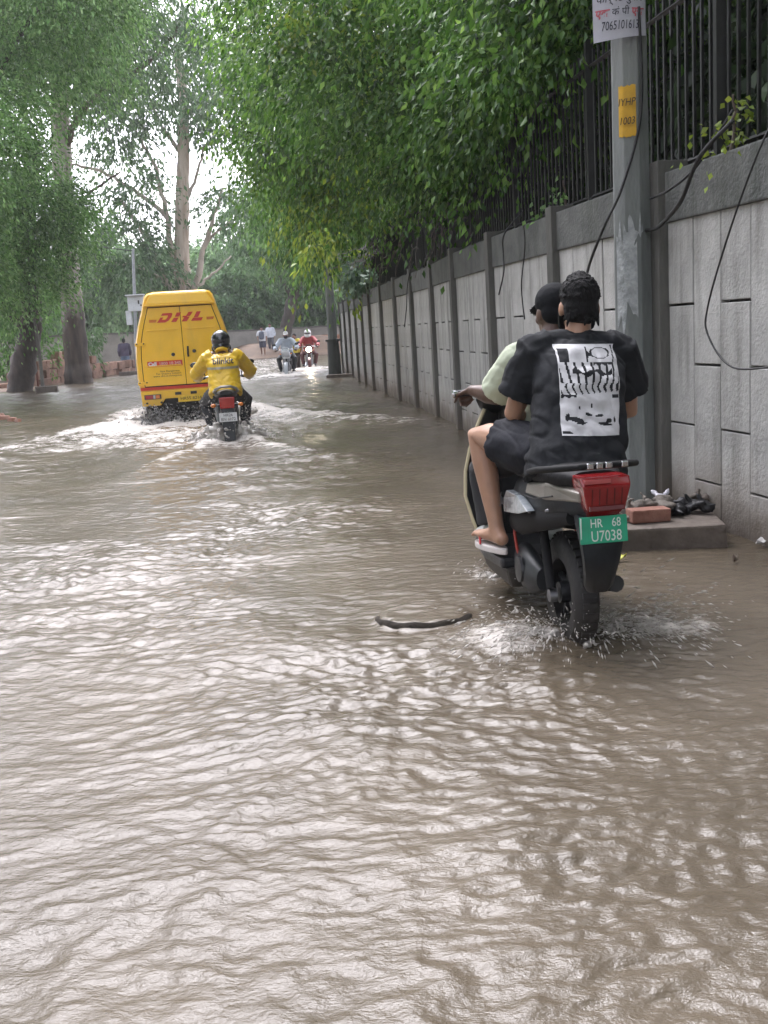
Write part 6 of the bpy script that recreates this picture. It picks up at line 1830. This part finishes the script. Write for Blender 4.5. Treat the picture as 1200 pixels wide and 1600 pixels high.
# cables
cab_m = M('black_cable', (.012, .012, .013), .5)
def cable(pts, r, label, name='cable'):
    o = Vector(pts[0])
    mb = MB(); limb(mb, [Vector(p) - o for p in pts], r, r, 6, 0, sub=8)
    c_ = mb.build(name, cab_m, None, smooth=True)
    c_.location = o
    tag(c_, label, 'cable')
    return c_
cable([(PL[0] + .03, PL[1] - .14, 3.1), (PL[0] + .03, PL[1] - .15, 2.5), (1.60, 6.57, 2.08), (1.48, 6.62, 1.82), (1.42, 6.85, 1.56), (1.47, 7.4, 1.2)], .009, 'thin black cable slanting across the pole down to the wall')
cable([(2.0, 5.75, 2.28), (1.86, 5.88, 2.12), (1.81, 6.05, 1.92), (1.78, 6.22, 1.84), (1.77, 6.42, 1.80), (1.75, 6.6, 1.80)], .013, 'thick black cable looping over the wall top right of the pole')
cable([(2.05, 5.9, 2.36), (1.90, 6.05, 2.10), (1.80, 6.25, 2.0), (1.75, 6.5, 1.98)], .008, 'thin cable above the thick loop right of the pole')
cable([(2.15, 5.45, 2.3), (2.02, 5.42, 2.08), (1.93, 5.58, 1.72), (1.86, 5.75, 1.32), (1.855, 5.74, 1.15), (1.91, 5.5, .98), (2.03, 5.1, 1.0)], .006, 'thin cable hanging down the face of the rightmost wall panel')
cable([(1.48, 9.9, 2.3), (1.29, 9.9, 2.1), (1.28, 9.95, 1.9), (1.27, 9.9, 1.75), (1.24, 10.1, 1.55)], .007, 'short cable hanging on the wall left of the driver')
cable([(1.36, 9.2, 2.2), (1.39, 9.3, 1.95), (1.36, 9.4, 1.6), (1.37, 9.35, 1.3)], .006, 'straight cable hanging on the wall above the driver')
cable([(.70, 16.2, 2.3), (.60, 16.4, 2.0), (.56, 16.6, 1.6), (.52, 16.9, 1.3)], .008, 'dark cable trailing down the middle of the wall')

# hanging dry vines and bare twigs on top of the wall
vine = empty('dry_creeper', (.6, 17, WH))
vo = Vector(vine.location)
dry = M('dry_vine', (.11, .095, .085), .85, var=.3)
rr = random.Random(21)
for i in range(38):
    yy = rr.uniform(12.5, 27); xx = float(wall_x(yy))
    z1 = rr.uniform(2.5, 3.4)
    p = [Vector((xx + .25 + rr.uniform(-.2, .2), yy, z1)), Vector((xx + .1, yy + rr.uniform(-.3, .3), z1 * .55 + 1.1)), Vector((xx - .02, yy + rr.uniform(-.25, .25), rr.uniform(1.95, 2.3)))]
    mb = MB(); limb(mb, [q - vo for q in p], .010, .005, 5, .02, seed=i, sub=5); mb.build('vine_strand', dry, vine, smooth=True)
for i in range(16):
    yy = rr.uniform(22, 27); xx = float(wall_x(yy)) - rr.uniform(-.2, .35)
    p = [Vector((xx + .3, yy, rr.uniform(2.7, 3.3))), Vector((xx, yy - .4, rr.uniform(2.6, 3.1))), Vector((xx - .4, yy - .7, rr.uniform(2.45, 2.9)))]
    mb = MB(); limb(mb, [q - vo for q in p], .014, .006, 5, .06, seed=80 + i, sub=5); mb.build('bare_twig', M('grey_twig', (.20, .19, .18), .85), vine, smooth=True)
mb = MB(); limb(mb, [q - vo for q in (Vector((.35, 23, 2.35)), Vector((.6, 19.5, 2.75)), Vector((.95, 16.5, 3.1)), Vector((1.35, 14, 3.6)))], .035, .025, 7, .05, seed=5); mb.build('woody_stem', bark_br, vine, smooth=True)
tag(vine, 'tangle of dry creeper strands hanging over the middle of the wall', 'creeper')
def plant(loc, label, ells, leaf=.14, mat=L_LEFT):
    t = empty('wall_plant', loc)
    mb = MB(); limb(mb, [(0, 0, -.15), (.02, -.05, .1), (0, -.1, .25)], .012, .006, 5, .01); mb.build('stem', bark_br, t)
    tag(crown('foliage', t, ells, mat, leaf=leaf, asp=.7, twig=.2, leaves=7, hang=.3, shell=.2), kind='stuff')
    tag(t, label, 'plant')
L_PALE = leaf_mat('pale_grey_green_leaves', [(0, (.07, .13, .08)), (1, (.17, .25, .17))], .35, .3)
plant((-.18, 23.0, 2.16), 'pale round-leaved plant growing on the far part of the wall top', [((-.22, 22.8, 2.40), (.28, .6, .18), 46), ((-.3, 23.6, 2.65), (.2, .3, .18), 22)], .15, L_PALE)
plant((1.65, 8.9, 2.16), 'small bright weed on the wall top between fence and pole', [((1.60, 8.9, 2.24), (.05, .18, .06), 14)], .045, L_LEFT)
plant((2.0, 5.85, 2.16), 'bright weed on the wall top right of the pole', [((2.03, 6.0, 2.30), (.04, .10, .12), 16)], .045, L_YEL)

# ---- slab and rubbish at the foot of the pole
slab_m = M('muddy_slab', (.075, .06, .048), .75, col2=(.14, .115, .095), scale=6, bump=.6, bscale=24)
sl = MB()
sl.loft([[Vector((x, y, z)) for x, y in ((-.42, -.20), (.34, -.24), (.40, .22), (-.40, .26))] for z in (-.22, .0)] + [[Vector((x * .985, y * .97, .125)) for x, y in ((-.42, -.20), (.34, -.24), (.40, .22), (-.40, .26))]])
slo = sl.build('stone_slab', slab_m, None, bevel=.014); slo.location = (1.54, 5.74, 0)
tag(slo, 'mud-stained stone slab lying at the foot of the wall beside the pole', 'slab')
brm = M('worn_red_brick', (.20, .085, .06), .8, col2=(.30, .15, .11), scale=9, bump=.5, bscale=30)
bk = MB().box((0, 0, 0), (.23, .11, .075)).build('brick', brm, None, bevel=.010); bk.location = (1.50, 5.72, .165); bk.rotation_euler = (0, .02, .14)
tag(bk, 'pinkish red brick lying on the stone slab', 'brick')
def lump(name, loc, r, mat, label, cat, seed=0, n=7, flat=.6):
    q = random.Random(seed); mb = MB()
    for i in range(n):
        c_ = Vector((q.uniform(-1, 1) * r, q.uniform(-.7, .7) * r, q.uniform(0, .7) * r * flat))
        mb.sphere(c_, (r * q.uniform(.25, .5), r * q.uniform(.25, .45), r * q.uniform(.15, .35)), 10)
    for i in range(n):
        p = Vector((q.uniform(-1, 1) * r, q.uniform(-.6, .6) * r, q.uniform(.1, .6) * r * flat))
        d = Vector((q.uniform(-1, 1), q.uniform(-1, 1), q.uniform(0, 1))).normalized()
        mb.tube([p, p + d * r * .5, p + d * r * .8], [.02, .016, .005], 6)
    o = sculpt(mb, name, mat, None, voxel=.011, smooth=1, wrinkle=(.012, (26, 30)))
    o.location = loc; tag(o, label, cat)
    return o
lump('wet_rag', (1.52, 5.92, .15), .15, M('wet_rag_cloth', (.07, .06, .05), .8, col2=(.15, .13, .11), scale=10, bump=.4), 'grey-brown wet rag heaped behind the brick on the slab', 'rag', 4)
lump('black_plastic_bag', (1.77, 5.90, .14), .13, M('black_bag_plastic', (.012, .012, .014), .45, bump=.5), 'black torn plastic rubbish heaped at the right end of the slab', 'rubbish', 9)
lump('white_bag', (1.655, 6.05, .20), .055, M('white_bag_plastic', (.48, .47, .52), .45), 'crumpled white plastic bag on top of the rubbish by the pole', 'bag', 2, 4)
lump('broken_stone', (1.36, 5.74, .14), .05, slab_m, 'small broken stone at the left end of the slab', 'stone', 12, 4)
for i, (x, y) in enumerate(((1.42, 6.10), (1.86, 6.05))):
    lump('broken_stone', (x, y, .12 + .05 * i), .08, slab_m, ('dark broken stone between the pole and the rag', 'dark broken stone wedged behind the black rubbish')[i], 'stone', 30 + i, 5)
# floating litter
def litter(loc, sx, sy, mat, label, cat, rz=0, z=.012):
    vs_ = []
    for v in range(4):
        for u in range(6):
            a = u / 5 * 2 - 1; b_ = v / 3 * 2 - 1
            w = (1 - .75 * a * a)
            vs_.append((a * sx, b_ * sy * w, .012 * math.sin(3 * a + b_) + .01 * b_ * b_))
    o = np_mesh('leaf' if cat == 'leaf' else 'litter_scrap', vs_, grid_faces(np.arange(24).reshape(4, 6)), mat, None, smooth=True)
    m2 = o.modifiers.new('t', 'SOLIDIFY'); m2.thickness = .003; eval_mods(o)
    o.location = (loc[0], loc[1], z); o.rotation_euler.z = rz
    tag(o, label, cat)
yl = M('yellow_leaf_skin', (.36, .36, .02), .5)
litter((1.22, 5.28), .05, .03, yl, 'bright yellow leaf floating right of the scooter plate', 'leaf', .4, .03)
litter((2.05, 5.45), .045, .018, M('white_scrap', (.45, .44, .42), .6), 'white scrap floating near the wall foot at the right edge', 'scrap', .5, .03)
litter((1.78, 5.1), .03, .012, M('dead_leaf', (.06, .04, .025), .7), 'dark dead leaf floating at lower right', 'leaf', 1.0, .03)
litter((.96, 4.9), .04, .014, M('white_scrap', (.45, .44, .42), .6), 'pale scrap floating just right of the scooter wheel', 'scrap', .1, .03)

# ---- sunken rim just left of the scooter
rim = MB(); pts = []; rads = []
for k in range(25):
    a = math.radians(168 + 196 * k / 24)
    w = math.sin(math.pi * k / 24) ** .5
    pts.append((.205 * math.cos(a), .195 * math.sin(a), -.018 - .03 * (1 - w) + .003 * math.sin(k * 1.3)))
    rads.append((.040, .024))
rim.tube(pts, rads, 10, hint=Vector((0, 0, 1)))
ro = rim.build('drain_rim', M('wet_dark_stone', (.020, .017, .014), .85, spec=.15, col2=(.045, .038, .03), scale=12, bump=.5), None, smooth='auto'); ro.location = (.15, 4.48, .014)
tag(ro, 'dark curved drain rim just breaking the water left of the scooter', 'drain rim')

# ---- things along the left bank
lat = M('rough_red_block', (.17, .095, .065), .9, col2=(.29, .18, .13), scale=4, bump=.6, bscale=14, objvar=.25)
lb = empty('block_wall', (-12.0, 40, .0))
tag(lb, 'low dry-stacked wall of rough reddish blocks along the left bank', 'wall')
rr = random.Random(44)
bms = []
for k in range(5):
    mb = MB().box((0, 0, 0), (.46 + .04 * k, .34, .30 + .02 * (k % 3)))
    me = mb.mesh('block', bevel=.03); me.materials.append(lat)
    for v in me.vertices: v.co += Vector((rr.uniform(-.02, .02), rr.uniform(-.02, .02), rr.uniform(-.015, .015)))
    bms.append(me)
path = [(-12.5, 34.5), (-12.3, 38), (-11.9, 42), (-11.2, 46.5), (-10.9, 50)]
seg = np.array(path); L_ = np.concatenate([[0], np.cumsum(np.hypot(*np.diff(seg, axis=0).T))])
for course, (a0, a1, zz) in enumerate(((0, L_[-1], .10), (.2, L_[-1] - 1.0, .43), (2.6, 9.2, .75), (5.2, 7.6, 1.05))):
    a = a0
    while a < a1:
        x_ = np.interp(a, L_, seg[:, 0]); y_ = np.interp(a, L_, seg[:, 1])
        if rr.random() > (.06, .12, .3, .4)[course]:
            o = link('block', rr.choice(bms), None, lb)
            o.location = (x_ + 12.0 + rr.uniform(-.05, .05), y_ - 40, zz + rr.uniform(-.02, .02)); o.rotation_euler = (rr.uniform(-.05, .05), rr.uniform(-.06, .06), 1.42 + rr.uniform(-.15, .15))
        a += .53
def kerb(loc, size, rz, label):
    o = MB().box((0, 0, 0), size).build('kerb_stone', slab_m, None, bevel=.02); o.location = loc; o.rotation_euler.z = rz
    tag(o, label, 'kerb stone')
kerb((-10.15, 31.9, .06), (.66, .22, .26), .12, 'loose dark kerb stone standing in the water near the leaning trunk')
kerb((-10.45, 44.0, .05), (.8, .3, .24), .3, 'kerb stone in the water beside the walking man')
kerb((-.95, 29.3, .02), (.85, .32, .16), -.1, 'kerb stone lying at the foot of the far concrete pole')
# thin posts on the left bank
th = MB().tube([(0, 0, -.3), (.03, 0, 1.4), (-.02, 0, 2.9)], [.06, .055, .05], 8).build('wooden_post', M('grey_post_wood', (.13, .125, .11), .85, bump=.4, bscale=20), None, smooth='auto')
th.location = (-10.72, 33.3, 0); tag(th, 'thin grey post standing right of the leaning trunk', 'post')
rp = MB().tube([(0, 0, -.3), (.0, 0, 2.0)], [.035, .035], 8).build('iron_post', M('rusty_red_iron', (.16, .05, .03), .8), None, smooth='auto')
rp.location = (-11.15, 34.2, 0); tag(rp, 'slim rust-red post just left of the thin grey post', 'post')
# meter pole with white boxes
mp_ = empty('meter_pole', (-10.35, 46.2, 0))
tag(mp_, 'steel service pole with white meter boxes behind the walking man', 'pole')
MB().tube([(-.25, 0, -.3), (-.12, 0, 2.0), (.12, 0, 5.4)], [.09, .08, .06], 10).build('shaft', M('pole_grey_steel', (.25, .27, .28), .5, metal=.4), mp_, smooth='auto')
MB().tube([(.05, .2, -.3), (.06, .2, 3.0)], [.055, .055], 10).build('support_post', M('support_grey', (.20, .19, .15), .6), mp_, smooth='auto')
MB().tube([(.05, .2, .45), (.055, .2, 1.55)], [.064, .064], 10).build('yellow_band', M('yellow_band_paint', (.55, .38, .03), .5), mp_, smooth='auto')
bx_ = MB().box((.02, .05, 3.05), (.72, .30, .66)).build('meter_box', M('meter_box_white', (.52, .55, .57), .5, var=.08), mp_, bevel=.02)
MB().box((.02, -.10, 3.41), (.80, .42, .05)).build('box_roof', M('meter_box_white', (.52, .55, .57), .5), bx_, bevel=.01)
MB().box((.15, -.112, 3.10), (.06, .02, .16)).build('slot', ink_blk, bx_)
MB().lathe((.25, -.1, 2.96), (0, -1, 0), [(.045, 0), (.04, .02)], 12).build('knob', ink_blk, bx_)
MB().box((-.36, .05, 2.45), (.24, .22, .62)).build('side_box', M('meter_box_white', (.52, .55, .57), .5), mp_, bevel=.015)
MB().tube([(.1, .2, 2.4), (.35, .2, 1.9), (.6, .25, 2.3), (.9, .3, 2.9)], .035, 7).build('bent_pipe', M('dark_pipe', (.05, .05, .05), .6), mp_, smooth='auto')
MB().box((.06, .1, 2.42), (.22, .2, .06)).build('bracket', steel, mp_)
cable([(-10.2, 46.2, 5.3), (-14, 44, 5.9), (-20, 41, 7.2)], .02, 'overhead wire leaving the steel service pole to the left')
tp = conc_pole('wire_pole', 'slim dark wire pole rising behind the white meter boxes', (-10.9, 52.5, 0), 7.4, .11, .08)
# far concrete pole by the wall end
p2 = conc_pole('utility_pole', 'far mossy concrete post standing at the end of the grey wall', (-1.17, 30.2, -.1), 5.9, .15, .10)
MB().loft([[Vector((.21 * math.cos(a), .21 * math.sin(a), -.3)) for a in [2 * math.pi * k / 10 for k in range(10)]], [Vector((.17 * math.cos(a), .17 * math.sin(a), 1.12)) for a in [2 * math.pi * k / 10 for k in range(10)]]]).build('base_sleeve', M('dark_sleeve', (.055, .06, .055), .7, bump=.3), p2, smooth='auto')
MB().lathe((0, 0, 1.12), (0, 0, 1), [(.22, 0), (.22, .06)], 12).build('collar', M('dark_sleeve', (.055, .06, .055), .7), p2)
# broken bricks at the left edge of the picture
for i, (x, y, s_) in enumerate(((-7.35, 20.2, 1.0), (-7.0, 19.7, .8), (-6.75, 19.3, .6), (-7.6, 20.6, 1.1), (-7.2, 19.4, .5))):
    o = MB().box((0, 0, 0), (.24 * s_, .13 * s_, .12 * s_)).build('broken_brick', M('pink_wet_brick', (.34, .17, .13), .7, col2=(.45, .27, .21), scale=9, bump=.5), None, bevel=.02)
    o.location = (x, y, .02); o.rotation_euler = (.12 * i, .08, .5 + .9 * i)
    tag(o, ['largest of the broken pink bricks at the left edge', 'middle broken pink brick at the left edge', 'broken pink brick furthest right at the left edge', 'broken pink brick cut by the left edge', 'smallest broken pink brick nearest the viewer at the left edge'][i], 'brick', 'broken bricks at the left edge')

# ================================================================== SPLASHES
spray_m, nt_, b_s = node_mat('spray_water')
b_s.inputs['Base Color'].default_value = (.55, .52, .48, 1); b_s.inputs['Roughness'].default_value = .22; b_s.inputs['Transmission Weight'].default_value = .25; b_s.inputs['IOR'].default_value = 1.33
foam_m = M('churned_foam', (.40, .37, .335), .4, col2=(.62, .60, .57), scale=7, bump=.5, bscale=30)
dark_spray = M('grey_road_spray', (.12, .115, .11), .35, col2=(.42, .41, .40), scale=9, contrast=(.42, .58))
OCT = np.array([(1, 0, 0), (-1, 0, 0), (0, 1, 0), (0, -1, 0), (0, 0, 1), (0, 0, -1)], float)
OCF = np.array([(4, 0, 2), (4, 2, 1), (4, 1, 3), (4, 3, 0), (5, 2, 0), (5, 1, 2), (5, 3, 1), (5, 0, 3)])
def droplets(name, P, Vel, size, stretch, mat, label, loc, rz):
    P = np.asarray(P); n = len(P)
    d = Vel / (np.linalg.norm(Vel, axis=1, keepdims=True) + 1e-9)
    a = np.cross(d, nr.normal(size=(n, 3))); a /= np.linalg.norm(a, axis=1, keepdims=True) + 1e-9
    b2 = np.cross(d, a)
    S = size[:, None, None]
    v = P[:, None, :] + (a[:, None, :] * OCT[None, :, :1] + b2[:, None, :] * OCT[None, :, 1:2]) * S + d[:, None, :] * OCT[None, :, 2:] * S * stretch[:, None, None]
    f = (np.arange(n)[:, None, None] * 6 + OCF[None]).reshape(-1, 3)
    o = np_mesh(name, v.reshape(-1, 3), f, mat, None, smooth=True)
    o.location = loc; o.rotation_euler.z = rz
    tag(o, label, 'spray', kind='stuff')
    return o
def fan(n, origin, az, az_sp, el, el_sp, sp, tmax, osp=.05):
    """ballistic droplets from origin; az measured from +y (heading), positive to the right"""
    A = az + nr.normal(size=n) * az_sp; E_ = np.abs(el + nr.normal(size=n) * el_sp); S = sp * (.45 + .75 * nr.random(n))
    v0 = np.stack([np.sin(A) * np.cos(E_), np.cos(A) * np.cos(E_), np.sin(E_)], 1) * S[:, None]
    t = tmax * nr.random(n) ** .8
    o = np.array(origin)[None] + nr.normal(size=(n, 3)) * osp * np.array([1, 1, .3])
    p = o + v0 * t[:, None]; p[:, 2] -= 4.9 * t * t
    v = v0.copy(); v[:, 2] -= 9.8 * t
    return p, v
def cat_fans(*fs): return np.concatenate([f[0] for f in fs]), np.concatenate([f[1] for f in fs])
z_w = -SC_LOC[2]
P_, V_ = cat_fans(fan(1500, (-.10, .02, z_w), -2.25, .42, .50, .22, 2.3, .24), fan(1400, (.10, -.05, z_w), 2.1, .42, .50, .25, 2.5, .24), fan(200, (0, -.12, z_w + .02), 3.1, .5, 1.0, .3, 1.6, .3), fan(170, (-.05, 1.1, z_w), -2.0, .5, .6, .3, 1.5, .22))
k_ = P_[:, 2] > z_w - .01; P_, V_ = P_[k_], V_[k_]
droplets('scooter_spray', P_, V_, .0016 + .0030 * nr.random(len(P_)) ** 2, 2.0 + 5 * nr.random(len(P_)), spray_m, 'fine spray thrown up on both sides of the scooter rear wheel', SC_LOC, SC_ROT)
def plume(name, fans, r, voxel, mat, label, loc, rz, zmin, wr=.012):
    mb = MB()
    for (p, v, rad) in fans:
        for q, rr_ in zip(p, rad):
            if q[2] > zmin - .05:
                mb.sphere(Vector(q), rr_, 6)
    o = sculpt(mb, name, mat, None, voxel=voxel, smooth=1, wrinkle=(wr, (17, 19)))
    o.location = loc; o.rotation_euler.z = rz
    tag(o, label, 'splash', kind='stuff')
    return o
# sheets of water peeling off the scooter wheel
def sheet(n, origin, az, az_sp, el, sp, tmax, r0):
    A = az + (nr.random(n) - .5) * az_sp
    t = tmax * nr.random(n)
    E_ = el + .12 * np.sin(A * 9)
    v0 = np.stack([np.sin(A) * np.cos(E_), np.cos(A) * np.cos(E_), np.sin(E_)], 1) * sp * (.9 + .2 * np.sin(A * 23))[:, None]
    p = np.array(origin)[None] + v0 * t[:, None]; p[:, 2] -= 4.9 * t * t
    return p, v0, r0 * (1.2 - .9 * t / tmax) * (.6 + .8 * nr.random(n))
plume('scooter_splash', [sheet(150, (-.06, .0, z_w - .015), -2.3, 1.0, .55, 1.6, .20, .016), sheet(140, (.06, -.04, z_w - .015), 2.2, 1.1, .5, 1.7, .20, .015), sheet(50, (0, -.16, z_w - .01), 3.14, .7, .8, 1.2, .2, .012), sheet(60, (-.04, 1.1, z_w - .02), -2.2, 1.0, .5, 1.2, .18, .016)], None, .0085, spray_m,
      'thin sheets of water peeling off the scooter wheels', SC_LOC, SC_ROT, z_w, wr=.006)
# motorcycle
zm = .22
plume('motorcycle_splash', [sheet(170, (-.05, -.05, zm - .02), -2.5, 1.1, 1.05, 2.3, .38, .045), sheet(150, (.05, -.05, zm - .02), 2.4, 1.0, 1.0, 2.3, .36, .042), sheet(110, (-.2, .35, zm - .02), -2.0, 1.0, .7, 2.0, .30, .04), sheet(100, (.2, .35, zm - .02), 2.0, 1.0, .7, 2.0, .30, .04), sheet(60, (0, -.2, zm), 3.14, .6, 1.2, 2.0, .36, .04)], None, .017, foam_m,
      'white splash bursting around the motorcycle rear wheel', (MO_POS[0], MO_POS[1], -.22), MO_ROT, zm)
P_, V_ = cat_fans(fan(700, (-.1, 0, zm), -2.5, .5, 1.0, .3, 2.9, .5), fan(700, (.1, 0, zm), 2.4, .5, 1.0, .3, 2.9, .5), fan(300, (0, .3, zm), 3.14, 1.2, 1.1, .2, 2.8, .5))
k_ = P_[:, 2] > zm - .01; P_, V_ = P_[k_], V_[k_]
droplets('motorcycle_spray', P_, V_, .003 + .006 * nr.random(len(P_)) ** 2, 1.2 + 2.5 * nr.random(len(P_)), spray_m, 'droplets flying round the motorcycle rear wheel', (MO_POS[0], MO_POS[1], -.22), MO_ROT)
# van
zv = .24
plume('van_splash', [sheet(260, (-.74, .3, zv - .03), -1.9, 1.4, .75, 2.2, .33, .075), sheet(200, (.74, .3, zv - .03), 1.9, 1.4, .75, 2.0, .30, .07), sheet(200, (-.74, 1.6, zv - .03), -1.7, 1.6, .6, 2.0, .30, .08), sheet(130, (-.2, -.1, zv - .05), 3.14, 2.0, .7, 1.3, .24, .06), sheet(130, (.4, -.1, zv - .05), 3.14, 2.0, .7, 1.3, .24, .06)], None, .032, foam_m,
      'white bow wave churned up along both sides of the van', (VAN_POS[0], VAN_POS[1], -.24), VAN_ROT, zv, wr=.03)
P_, V_ = cat_fans(fan(2100, (-.45, .1, zv), 3.14, .7, .9, .4, 2.2, .36, .14), fan(1700, (.35, .1, zv), 3.14, .7, .9, .4, 2.2, .36, .16))
k_ = P_[:, 2] > zv - .01; P_, V_ = P_[k_], V_[k_]
droplets('van_spray', P_, V_, .005 + .012 * nr.random(len(P_)) ** 2, 1.0 + 2 * nr.random(len(P_)), dark_spray, 'grey spray and mud flung up under the van tail', (VAN_POS[0], VAN_POS[1], -.24), VAN_ROT)
for (bk_, lbl) in ((ba, 'white splash at the front wheel of the pale blue rider'), (bb_, 'white splash at the front wheel of the red rider')):
    plume('bike_splash', [sheet(60, (-.05, 1.3, .18), .9, 1.4, .8, 2.0, .28, .05), sheet(60, (.05, 1.3, .18), -.9, 1.4, .8, 2.0, .28, .05)], None, .03, foam_m, lbl, bk_.location, bk_.rotation_euler.z, .2, wr=.02)
